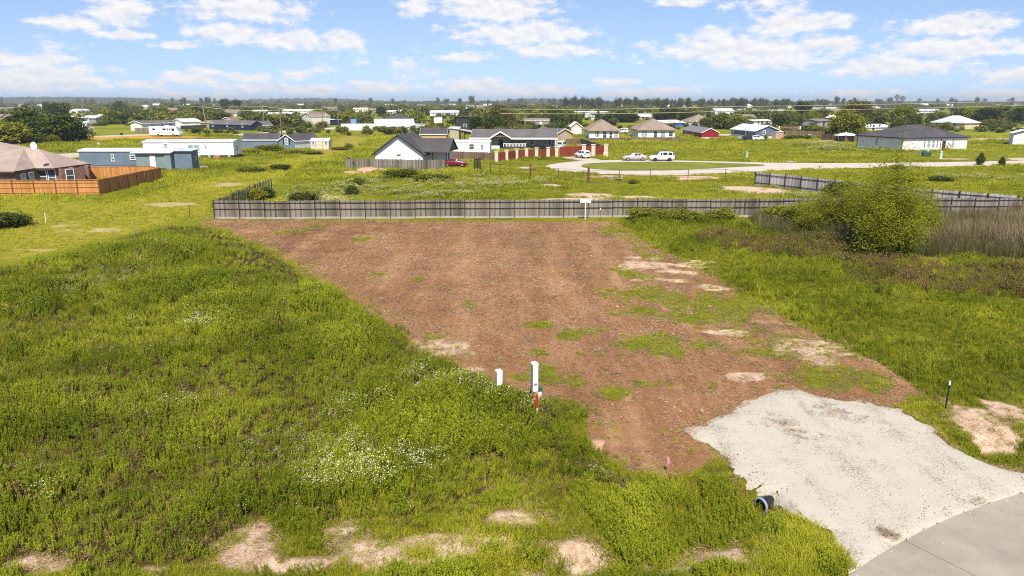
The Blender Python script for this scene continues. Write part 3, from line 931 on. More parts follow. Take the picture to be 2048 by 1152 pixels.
def brick_house():
    z = 2.42
    o = G(28, 380)
    root = thing('brick_house', 'brick house with a grey-brown shingle roof inside the new cedar fence', 'house', (o.x, o.y, 0))
    ev = [G(-170, 345, z), G(28, 344.6, z), G(71, 337.7, z), G(110, 337.7, z), G(181, 328.5, z)]
    e5 = ev[4] + Vector((-5.5, 6.5, 0)); e6 = ev[0] + Vector((0, 17, 0))
    e5.z = e6.z = z
    r0 = G(-55, 276, 5.6); r1 = G(48, 298.5, 4.75); r2 = G(77, 299.5, 4.7)
    lo = lambda p: Vector((p.x - o.x, p.y - o.y, p.z))
    E = [lo(p) for p in ev]; E5, E6, R0, R1, R2 = map(lo, (e5, e6, r0, r1, r2))
    rf = MB()
    for q in ([E[0], E[1], R1, R0], [E[1], E[2], R1], [E[2], E[3], R2, R1], [E[3], E[4], R2], [E[4], E5, R2], [E5, E6, R0, R2], [R0, R1, R2], [E6, E[0], R0]):
        rf.slab([(p[0], p[1], p[2] + 0.12) for p in q], 0.12)
    rf.build('roof', shingle('weathered_shingle', rgb(172, 152, 142, 0.85)), root)
    fb = MB()
    for p, q in zip(E[:-1], E[1:]):
        fb.beam((p.x, p.y - 0.04, p.z - 0.02), (q.x, q.y - 0.04, q.z - 0.02), 0.05, 0.2)
    fb.build('fascia', mat('brown_fascia', rgb(90, 62, 54, 0.8)), root)
    ins = 0.5
    w = [E[0] + Vector((0, ins, 0)), E[1] + Vector((-0.2, ins, 0)), E[2] + Vector((0.1, ins + .1, 0)), E[3] + Vector((0.4, ins + .1, 0)), E[3] + Vector((2.0, 3.2, 0)), E5 + Vector((-2.5, -0.8, 0)), E6 + Vector((0, -ins, 0))]
    wl = MB()
    n = len(w)
    wl.add([(p.x, p.y, 0) for p in w] + [(p.x, p.y, z - 0.02) for p in w], [(i, (i + 1) % n, n + (i + 1) % n, n + i) for i in range(n)])
    wl.build('wall', BRICK, root)

    def on_wall(i, f, wd, zb, h, nm='window', pane=GLASS_PALE):
        a, b = w[i], w[i + 1]
        d = (b - a); Ln = d.length; d = d / Ln
        nrm = Vector((d.y, -d.x, 0))
        if nrm.y > 0 and abs(d.x) > 0.3: nrm = -nrm
        c = a + d * (f * Ln)
        mb = MB()
        for (u0, u1, z0, z1, k) in ((-wd / 2 - .08, -wd / 2, zb - .08, zb + h + .08, .07), (wd / 2, wd / 2 + .08, zb - .08, zb + h + .08, .07), (-wd / 2, wd / 2, zb - .08, zb, .07), (-wd / 2, wd / 2, zb + h, zb + h + .08, .07), (-wd / 2, wd / 2, zb + h / 2 - .03, zb + h / 2 + .03, .06)):
            q = [c + d * u0, c + d * u1, c + d * u1 + nrm * k, c + d * u0 + nrm * k]
            mb.slab([(p.x, p.y, z1) for p in q], z1 - z0)
        wn = mb.build(nm, TRIM, root)
        q = [c - d * wd / 2 + nrm * .01, c + d * wd / 2 + nrm * .01, c + d * wd / 2 + nrm * .035, c - d * wd / 2 + nrm * .035]
        MB().slab([(p.x, p.y, zb + h) for p in q], h).build('pane', pane, wn)
    L0 = (w[1] - w[0]).length
    on_wall(0, 1 - 1.0 / L0 * 0 - 0.001 - 1.6 / L0, 0.01, 0.9, 0.01) if False else None
    on_wall(1, 0.28, 0.85, 0.9, 1.1); on_wall(1, 0.62, 0.85, 0.9, 1.1)
    on_wall(2, 0.12, 0.95, 0.55, 1.6, pane=GLASS); on_wall(2, 0.55, 0.9, 0.25, 2.0, 'door', GLASS)
    on_wall(3, 0.35, 0.95, 0.6, 1.6, pane=GLASS)
    for px, py in ((143, 334), (174, 330.5)):
        c = lo(G(px, py, z))
        mb = MB(); mb.box(c.x - .28, c.x + .28, c.y - .28, c.y + .28, 0, z - 0.03); mb.box(c.x - .34, c.x + .34, c.y - .34, c.y + .34, 0, .25)
        mb.build('column', BRICK, root)
    sl = MB(); p = [w[2], w[3], lo(G(176, 331, z)), lo(G(150, 326, z))]
    sl.slab([(q.x, q.y, 0.12) for q in p], 0.14); sl.build('porch_slab', CONC, root)
    FOOT.append(np.array([[p.x + o.x, p.y + o.y] for p in (E + [E5, E6])]))


brick_house()


def dish():
    p = G(70, 301, 4.9)
    r = thing('satellite_dish', 'white round dish on a short mast above the brick house ridge', 'dish', (p.x, p.y, 4.72))
    MB().tube([(0, 0, 0), (0, 0, 0.45)], 0.04).build('mast', TRIM, r)
    mb = MB(); vs = []; n = 16
    for k in range(3):
        rr = (0.0, 0.28, 0.42)[k]; yy = (0.0, -0.05, -0.14)[k]
        for i in range(n): vs.append((rr * math.cos(2 * math.pi * i / n), yy, 0.8 + 1.25 * rr * math.sin(2 * math.pi * i / n)))
    fs = [(k * n + i, k * n + (i + 1) % n, (k + 1) * n + (i + 1) % n, (k + 1) * n + i) for k in range(2) for i in range(n)]
    mb.add(vs, fs); mb.build('reflector', TRIM, r, True)
    MB().tube([(0, -.1, .35), (0, -.5, .75)], 0.02).build('arm', DARK, r)


dish()

# --- blue-grey trailer with its additions
root, L, W, ev, rg = house('trailer_home', 'long blue-grey trailer home with white roof edge behind the cedar fence', 'house', (162, 337.5), (352, 337.5), 4.3, 302, 300.0, 'gx', BLUEGREY, METAL_W, 0.12,
                           [('f', 0.35, 0.4, 1.9, 0.45, GLASS), ('f', 0.35, 0.4, 1.2, 0.45, GLASS), ('f', 0.56, 0.75, 1.6, 0.6, GLASS), ('f', .8, .5, 1.6, .5)], skirt=0.55, skirt_m=mat('corrugated_skirt', rgb(120, 134, 150, 0.75), 0.6, 0.2, lap=0.25, lap_axis='X'))
x0, x1 = G(271, 340).x - root.location.x, G(342, 340).x - root.location.x
mb = MB(); mb.box(x0, x1 - 1.0, -1.9, -0.01, 0.25, 2.75); mb.box(x1 - .999, x1, -2.1, -0.012, 0, 2.9); mb.build('addition_wall', mat('sage_panel', rgb(132, 150, 152, 0.8), 0.7, 0.2), root)
MB().slab([(x0 - .6, -2.4, 2.86), (x1 + .2, -2.4, 2.86), (x1 + .2, 0.3, 3.12), (x0 - .6, 0.3, 3.12)], 0.1).build('addition_roof', METAL_W, root)
mb = MB(); mb.box(x0 + 2.4, x0 + 3.3, -1.96, -1.905, 0.35, 2.35); dr = mb.build('door', TRIM, root); MB().box(x0 + 3.1, x0 + 3.16, -2.0, -1.962, 1.2, 1.3).build('handle', DARK, dr)
mb = MB()
for i in range(3): mb.box(x0 + 2.2, x0 + 3.5, -2.3 - .28 * i, -2.02 - .28 * i, 0, 0.3 - .1 * i)
mb.build('steps', PORCH, root)
bx = MB(); bx.box(x1 + .15, x1 + 3.1, -1.1, 1.6, 0.02, 3.0); bx.build('shed_wall', BLUEGREY, root)
MB().slab([(x1 + .12, -1.5, 3.14), (x1 + 3.5, -1.5, 3.14), (x1 + 3.5, 1.9, 3.3), (x1 + .12, 1.9, 3.3)], 0.1).build('shed_roof', METAL_G, root)
MB().box(x1 + 3.102, x1 + 3.16, .1, .8, 1.4, 2.2).build('window', P, root)

# --- white mobile home on piers
root, L, W, ev, rg = house('mobile_home', 'long white mobile home raised on dark piers, pink steps at its door', 'house', (289, 317), (469, 316.5), 5.2, 284.0, 279.5, 'gx', WHITE, METAL_G, 0.12,
                           [('f', 0.25, 0.75, 1.9, 1.0, P), ('f', 0.525, 0.95, 1.35, 1.25, P), ('f', 0.59, 0.95, 1.35, 1.25, P), ('r', 0.35, 0.8, 1.3, 1.2), ('f', 0.69, .3, 2.1, .3)], [('f', 0.815, 1.0, 2.1)], skirt=0.62, skirt_m=DARK)
mb = MB()
for i in range(4): mb.box(L * .815 - .6, L * .815 + .6, -1.2 + .3 * i, -.9 + .3 * i, 0, .16 + .15 * i)
mb.build('steps', mat('pink_steps', rgb(200, 120, 120, .8)), root)
for k in range(9):
    MB().box(L * (k + .5) / 9 - .2, L * (k + .5) / 9 + .2, -0.03, 0.4, 0, 0.6).build('pier', CONC, root)

# --- grey-blue cabins and the shed
house('cabin', 'long blue-grey cabin with dark shingle roof behind a tall hedge', 'house', (484, 297), (556, 297), 5.5, 279.5, 267.5, 'gx', BLUEGREY, SH_DARK, 0.2, [])
root, L, W, ev, rg = house('cabin', 'blue-grey cabin with a gable front, shuttered window and white side wall', 'house', (558, 297.5), (590.5, 298.5), 9.5, 281, 269.5, 'gy', BLUEGREY, SH_DARK, 0.25, [('f', 0.5, 0.8, 1.1, 1.3, P)])
MB().box(L + .004, L + .05, .02, W - .02, 0.02, ev - .02).build('side_cladding', WHITE, root)
for dx in (-.85, .85): MB().box(L / 2 + dx - .2, L / 2 + dx + .2, -.06, -.004, 1.1, 2.4).build('shutter', DARK, root)
root, L, W, ev, rg = house('garden_shed', 'cream storage shed with double doors and white roof beside the cabins', 'shed', (622, 298.5), (658, 298.5), 3.2, 282, 277, 'gx', CREAM, METAL_W, 0.12, [('f', 0.15, 0.45, 1.1, 0.7), ('f', 0.85, 0.45, 1.1, 0.7)])
for u in (.38, .56): add_door(root, 'f', L, W, L * u, .78, 1.85, .12, CREAM)
MB().box(L * .26, L * .275, -.05, -.003, .1, 2.05).build('door_trim', PORCH, root); MB().box(L * .665, L * .68, -.05, -.003, .1, 2.05).build('door_trim', PORCH, root)

# --- white gable house with its dark roof
root, L, W, ev, rg = house('gable_house', 'white house with a tall plain gable and charcoal roof behind the grey picket fence', 'house', (751, 333.5), (846, 334.5), 11, 306, 270.5, 'gy', WHITE, SH_DARK, 0.5, [('f', 0.5, 0.75, 1.9, 0.4, GLASS), ('f', 0.93, .4, .8, .8, P)], fm=DARK)
mb = MB(); mb.box(L + .01, L + 3.4, 3.6, 9.0, 0, 2.45); mb.build('wing_wall', WHITE, root)
for i, (xx, yy) in enumerate(((L + 3.9, 1.4), (L + 1.5, 1.3), (L + 3.9, 3.5))):
    MB().box(xx - .1, xx + .1, yy - .1, yy + .1, 0, 2.5).build('porch_post', DARK, root)
mb = MB()
mb.slab([(L * .62, .9, 2.62), (L + 4.5, .9, 2.62), (L + 4.5, 5, 4.75), (L * .62, 5, 4.75)], .14); mb.slab([(L * .62, 5, 4.75), (L + 4.5, 5, 4.75), (L + 4.5, 9.3, 2.62), (L * .62, 9.3, 2.62)], .14)
mb.build('wing_roof', SH_DARK, root)
MB().add([(L + 4.3, 1.0, 2.55), (L + 4.3, 9.2, 2.55), (L + 4.3, 5, 4.6), (L + 4.2, 1.0, 2.55), (L + 4.2, 9.2, 2.55), (L + 4.2, 5, 4.6)], [(0, 1, 2), (3, 5, 4), (0, 2, 5, 3), (1, 4, 5, 2), (0, 3, 4, 1)]).build('wing_gable', DARK, root)
add_door(root, 'r', L, W, 2.6, .9, 2.05, .1, TRIM)
add_window(root, 'r', L, W, 1.3, .7, .6, 1.5)

# --- long white trailer and the porch house behind it
root, L, W, ev, rg = house('mobile_home', 'long white flat-roofed trailer home between the gable house and the red plank fence', 'house', (850, 312), (980, 312.5), 4.4, 284, 281.5, 'gx', mat('white_panel', (0.76, 0.75, 0.72, 1), .5, .1, .7, lap=.6, lap_axis='X'), METAL_W, 0.1,
                           [('f', 0.72, 0.95, 1.5, 0.95, GLASS), ('f', 0.88, 0.3, 1.4, 0.95, GLASS), ('r', .5, .25, 1.5, .9, GLASS)], [('f', .42, .9, 2.0, WHITE)], skirt=.5, skirt_m=GREYW)
root, L, W, ev, rg = house('porch_house', 'low beige house with grey roof, gabled front porch and open carport', 'house', (946, 297), (1110, 297.5), 8.5, 272, 259, 'gx', BEIGE, SH_GREY, 0.5,
                           [('f', 0.72, 1.0, 1.1, 1.2), ('f', 0.93, .8, 1.2, 1.1), ('f', .48, 1.3, 1.1, 1.2, GLASS), ('f', .56, .6, 1.1, .8, GLASS), ('f', .1, .8, 1.2, 1.0)], [('f', .34, 1.0, 2.1, DARK)])
pd = 3.0
mb = MB(); mb.slab([(-.6, -pd - .3, ev - .32), (L * .23, -pd - .3, ev - .32), (L * .23, .3, ev + .12), (-.6, .3, ev + .12)], .12); mb.slab([(L * .465, -pd - .3, ev - .32), (L + .6, -pd - .3, ev - .32), (L + .6, .3, ev + .12), (L * .465, .3, ev + .12)], .12)
mb.build('porch_roof', SH_GREY, root)
mb = MB(); mb.box(-.6, L * .23, -pd - .36, -pd - .302, ev - .62, ev - .24); mb.box(L * .465, L + .6, -pd - .36, -pd - .302, ev - .62, ev - .24); mb.build('porch_fascia', TRIM, root)
gx0, gx1, gp = L * .225, L * .47, ev + 1.25
mb = MB(); mb.slab([(gx0, -pd - .6, ev - .2), ((gx0 + gx1) / 2, -pd - .6, gp), ((gx0 + gx1) / 2, 3, gp), (gx0, 3, ev - .2)], .13); mb.slab([((gx0 + gx1) / 2, -pd - .6, gp), (gx1, -pd - .6, ev - .2), (gx1, 3, ev - .2), ((gx0 + gx1) / 2, 3, gp)], .13)
mb.build('porch_gable_roof', SH_GREY, root)
mb = MB(); yv = -pd - .64
mb.beam((gx0, yv, ev - .28), ((gx0 + gx1) / 2, yv, gp - .1), .06, .3); mb.beam(((gx0 + gx1) / 2, yv, gp - .1), (gx1, yv, ev - .28), .06, .3); mb.build('bargeboard', TRIM, root)
mb = MB(); yv = -pd - .4; mx_ = (gx0 + gx1) / 2
mb.beam((gx0 + .6, yv, ev + .05), (gx1 - .6, yv, ev + .05), .12, .15); mb.beam((mx_, yv, ev + .05), (mx_, yv, gp - .15), .1); mb.beam((mx_, yv, ev + .1), (mx_ - 1, yv, ev + .55), .1); mb.beam((mx_, yv, ev + .1), (mx_ + 1, yv, ev + .55), .1)
mb.build('porch_truss', PORCH, root)
for u in (0.0, .16, .29, .40, .55, .66, 0.8, 1.0):
    MB().box(L * u - .08, L * u + .08, -pd - .15, -pd + .01, 0, ev - .42).build('porch_post', TRIM if u in (0.0, 1.0) else BLACKW, root)
MB().box(L * .38, L * .66, -pd - .1, -.02, 0, .62).build('porch_deck', mat('dark_deck', rgb(70, 70, 70, .8)), root)
mb = MB(); mb.box(L * .38, L * .66, -pd - .16, -pd - .1, 1.3, 1.42)
for k in range(16): mb.box(L * .38 + k * L * .28 / 16, L * .38 + k * L * .28 / 16 + .16, -pd - .15, -pd - .11, .66, 1.3)
rl = mb.build('railing', mat('rail_white', (.72, .68, .62, 1), .6), root); rl['kind'] = 'stuff'
MB().box(L * .23, L * .34, -pd - 1.8, -pd - .3, 0, .9).build('porch_step_wall', WHITE, root)
house('garage', 'beige garage with white trimmed gable beside the carport', 'garage', (1112, 285), (1145, 283.5), 10, 268, 257.5, 'gy', TANW, SH_GREY, .35, [], [('f', .5, 3.2, 2.3, BEIGE)])
house('shed', 'tan shed with a dark pitched roof behind the white trailer', 'shed', (842, 291), (893, 291), 5.5, 268, 256.5, 'gx', TANW, SH_DARK, .25)
root, L, W, ev, rg = house('open_shelter', 'grey metal lean-to shelter with an open dark bay beside the tan shed', 'shelter', (900, 286), (918, 286), 9, 257, 254.5, 'gx', BEIGE, METAL_G, .2)
MB().slab([(-.3, -.3, ev + .25), (L * 2.55, -.3, ev - .9), (L * 2.55, 6, ev - .9), (-.3, 6, ev + .25)], .1).build('lean_to_roof', METAL_G, root)
for u in (1.5, 2.5):
    for yy in (0, 5.6): MB().box(L * u - .1, L * u + .1, yy, yy + .2, 0, ev + .1 - 1.1 * (u / 2.5)).build('post', PORCH, root)
house('dark_house', 'charcoal house with a steep dark roof half hidden by trees', 'house', (913, 259.5), (945, 259.5), 8, 251, 233.5, 'shed', BLACKW, SH_GREY, .5, [('f', .55, 1.2, .6, 1.6)], fascia=False)

# --- two tan-roofed houses, the red barn and the slate home
W5 = [('f', .24, .85, .9, 1.4, P), ('f', .30, .85, .9, 1.4, P), ('f', .52, 1.0, .4, 2.0, GLASS), ('f', .72, .8, .2, 2.1, GLASS), ('f', .90, 1.2, .8, 1.4, P)]
house('hip_house', 'white house with tan hipped roof, the one next to the beige garage', 'house', (1178, 279), (1238, 279), 15, 259.5, 239.5, 'hip', WHITE, SH_BROWN, .6, W5, fm=PORCH)
house('hip_house', 'white house with tan hipped roof, the one next to the red barn', 'house', (1276, 278), (1349, 278), 15, 258.5, 238, 'hip', WHITE, SH_BROWN, .6,
      [('f', .13, .9, .9, 1.4, P), ('f', .20, .9, .9, 1.4, P), ('f', .47, 1.0, .4, 2.0, GLASS), ('f', .68, 1.3, .2, 2.1, P), ('f', .89, 1.2, .8, 1.4, GLASS)], fm=PORCH)
root, L, W, ev, rg = house('red_barn', 'dark red metal barn with a grey roof and white trim', 'barn', (1365, 268.5), (1403.5, 276.5), 5.2, 258.5, 253.8, 'gx', REDW, mat('stained_metal_roof', rgb(140, 138, 136, .8), .6, .3), .25, [('f', .18, .6, .8, 1.2, TRIM), ('f', .3, .4, 1.1, .8, TRIM)], [('f', .62, .5, 2.2, TRIM)])
MB().box(L - .02, L + .06, -.05, W + .05, 0, .28).build('kickboard', TRIM, root)
root, L, W, ev, rg = house('mobile_home', 'slate-blue mobile home with a bright white roof and cluttered yard', 'house', (1462, 271.5), (1510, 277), 8.0, 257.5, 249.5, 'gx', SLATE, METAL_W, .45, [('f', .1, .5, 1.3, 1.0, TRIM), ('f', .4, .5, 1.3, 1.0), ('f', .75, .6, 1.2, 1.2, P), ('f', .88, .6, 1.2, 1.2, P), ('r', .35, .7, 1.2, 1.2)], [('f', .62, .9, 2.1)], skirt=.7)
# --- white house with dark hipped roof
a, b = G(1803, 302.8), G(1932, 300)
root, L, W, ev, rg = house('hip_house', 'white siding house with a dark hipped roof, porch steps and corner downpipe', 'house', (1803, 302.8), (1932, 300), 14.5, 275.2, 250.5, 'hip', mat('white_board_siding', (.79, .77, .71, 1), .6, .06, .6, lap=.2), SH_DARK, .45,
                           [('f', .20, .65, 1.0, 1.5, TRIM), ('f', .335, .3, .8, 1.6, GLASS), ('f', .40, .8, .8, 1.6, P), ('f', .47, .8, .8, 1.6, P), ('f', .53, .3, .8, 1.6, GLASS), ('f', .775, .65, 1.0, 1.5, P), ('l', .55, .7, 1.0, 1.6, P)], [('f', .635, .95, 2.2, DARK)], fm=mat('navy_fascia', rgb(46, 44, 66, .8)))
for x, y in ((-.06, -.06), (-.06, W + .02), (L * .62 - .7, -.08)):
    MB().tube([(x, y, .1), (x, y, ev - .15)], .06, 6).build('downpipe', DARK, root)
mb = MB()
for i in range(4): mb.box(L * .62, L * .70, -1.5 + .3 * i, -1.2 + .3 * i, 0, .2 + .15 * i)
mb.build('steps', PORCH, root)
for dx in (.61, .70):
    mb = MB(); mb.beam((L * dx, -1.6, 1.0), (L * dx, -.05, 1.7), .07, .1)
    for k in range(5): mb.beam((L * dx, -1.55 + .36 * k, .05), (L * dx, -1.55 + .36 * k, 1.0 + .16 * k), .06)
    q = mb.build('stair_rail', PORCH, root)
MB().box(-.85, -.1, 5.2, 6.2, 0, .75).build('air_conditioner', mat('ac_grey', rgb(120, 124, 130, .8)), root)
MB().box(.1, L - .1, -.03, -.002, .05, .3).build('foundation', CONC, root)

# --- further houses
house('hip_house', 'cream house with pale grey hipped roof near the maroon car', 'house', (1862, 256.5), (1928, 258.5), 11, 243.5, 231.5, 'hip', mat('cream_stucco', rgb(226, 205, 160, .85)), METAL_G, .5, [('f', .18, .9, .9, 1.4), ('f', .70, 1.2, .9, 1.6, GLASS)])
house('garage', 'white metal garage with a dark gable end by the edge of the lot', 'garage', (2024, 291.5), (2070, 292.5), 7, 267, 261, 'gy', WHITE, METAL_W, .3, [], [('f', .72, 2.6, 2.2)], fm=mat('navy_fascia2', rgb(46, 44, 86, .8)))
house('two_storey_house', 'narrow white two-storey house with a brown roof by the bending road', 'house', (605, 251), (624, 252), 9.5, 231.5, 225.5, 'gy', mat('pinkish_white_siding', rgb(232, 222, 214, .85), .6, .05, lap=.2), SH_TAN, .35, [('f', .25, .7, 4.0, 1.4), ('f', .5, .7, 4.0, 1.4), ('f', .75, .7, 4.0, 1.4), ('f', .3, .8, .6, 1.6), ('f', .7, .8, .6, 1.6), ('r', .8, .6, .4, 5.0, METAL_G)])
root, L, W, ev, rg = house('mobile_home', 'navy-blue mobile home with three white framed windows', 'house', (419, 258.5), (503, 261), 5.5, 248, 241, 'gx', NAVY, SH_GREY, .25, [('f', .09, .8, 1.2, 1.5), ('f', .44, .8, 1.2, 1.5), ('f', .8, .8, 1.2, 1.5)], [], fascia=False)
house('cottage', 'small white cottage joined to the end of the navy mobile home', 'house', (507, 259.5), (518, 260), 6, 249.5, 242.5, 'gy', WHITE, SH_GREY, .3, [('f', .5, 1.0, 1.0, 1.2)])
house('ranch_house', 'white ranch house with a grey roof just behind the motorhome', 'house', (285, 262), (352, 259.5), 7, 246.5, 241, 'gx', mat('white_weatherboard', (.72, .71, .68, 1), .6, .1, lap=.2), SH_GREY, .5, [('f', .6, .7, .9, 1.5), ('f', .72, .7, .9, 1.5), ('f', .85, 1.2, .3, 2.1)], [('f', .3, 1.0, 2.1, GREYW)])
house('workshop', 'pale workshop with a cream metal roof beside the ranch house', 'shed', (366, 256), (402, 255), 9, 243.5, 237.5, 'gx', WHITE, mat('cream_metal', (.66, .64, .6, 1), .5, .15), .4, [], [('f', .6, 3.0, 2.4, METAL_W)])
house('shack', 'small tan shack at the end of the dark paling fence', 'shed', (404, 253.5), (419, 254), 6, 245, 241, 'gx', BEIGE, SH_TAN, .3)
house('cabin', 'cream gabled house with a tan roof behind the navy mobile home', 'house', (442, 244.5), (462, 244.5), 12, 240.5, 234.5, 'gy', CREAM, SH_TAN, .5, [('f', .5, .8, 1.2, 1.0)])
house('ranch_house', 'grey-blue gabled bungalow with parked cars beyond the left-hand trees', 'house', (160, 245.5), (192, 246), 10, 235.5, 231, 'gx', GREYW, METAL_G, .5, [], [('f', .55, 1.0, 2.0)])
house('ranch_house', 'long bungalow under a whitish roof next to the yellow-green trees', 'house', (186, 244), (210, 244.5), 9, 235.5, 229, 'gx', GREYW, METAL_W, .5, [('f', .3, .9, .8, 1.4), ('f', .6, .9, .8, 1.4, TRIM)], [])
house('trailer_home', 'cream trailer with flat pale roof poking out of the tree clump', 'house', (121, 244), (156, 243.5), 5, 234.5, 232.5, 'gx', CREAM, METAL_W, .2, [('f', .8, 1.2, .9, 1.2)])
root, L, W, ev, rg = house('cottage', 'grey cottage with a white gabled window bay at the edge of the tree clump', 'house', (158, 274), (186, 272.5), 6, 255.5, 247, 'gx', GREYW, SH_TAN, .5, [], [])
mb = MB(); mb.box(L * .35, L * .68, -1.2, -.01, 0, 3.3); mb.build('bay_wall', mat('bay_white', (.8, .79, .75, 1), .6), root)
mb = MB(); mb.slab([(L * .3, -1.5, 3.2), (L * .515, -1.5, 4.9), (L * .515, 2, 4.9), (L * .3, 2, 3.2)], .12); mb.slab([(L * .515, -1.5, 4.9), (L * .73, -1.5, 3.2), (L * .73, 2, 3.2), (L * .515, 2, 4.9)], .12); mb.build('bay_roof', TRIM, root)
mb = MB(); mb.add([(L * .35, -1.18, 3.3), (L * .68, -1.18, 3.3), (L * .515, -1.18, 4.6)], [(0, 1, 2)]); mb.build('bay_gable', GREYW, root)
for u in (.43, .60):
    wn = MB(); wn.box(L * u - .5, L * u + .5, -1.26, -1.203, 1.0, 2.8); wn = wn.build('window', TRIM, root); MB().box(L * u - .4, L * u + .4, -1.29, -1.262, 1.1, 2.7).build('pane', GLASS_PALE, wn)
# --- the yard behind the white fence
root, L, W, ev, rg = house('pavilion', 'long white canopy roof standing behind the white vinyl fence', 'shelter', (752, 256.5), (826, 256), 9, 246.5, 238.5, 'gx', WHITE, METAL_W, .6)
house('hip_house', 'house with a dark grey hipped roof behind the white canopy', 'house', (757, 249.5), (824, 249.5), 14, 241, 229.5, 'hip', BEIGE, SH_DARK, .8)
house('storage_box', 'square white storage container on the grass beyond the vinyl fence', 'container', (868, 247.5), (884, 247.5), 5, 236.2, 235.8, 'flat', WHITE, METAL_W, .1, fascia=False)
house('mobile_home', 'grey mobile home with white trim standing alone in bright grass', 'house', (1049, 250.5), (1098, 250.5), 8, 241.5, 236.8, 'gx', GREYW, SH_TAN, .3, [('f', .2, .8, 1.0, 1.2), ('f', .44, .7, 1.0, 1.2), ('f', .51, .7, 1.0, 1.2), ('f', .84, .8, 1.0, 1.2)], [('f', .66, 1.0, 2.1)])
house('garage', 'cream gabled garage half hidden behind the tan-roofed house', 'garage', (1142, 270.5), (1163, 270.5), 8, 252.5, 244.5, 'gy', CREAM, METAL_W, .4, [], [('f', .6, 2.4, 2.2, WHITE)])
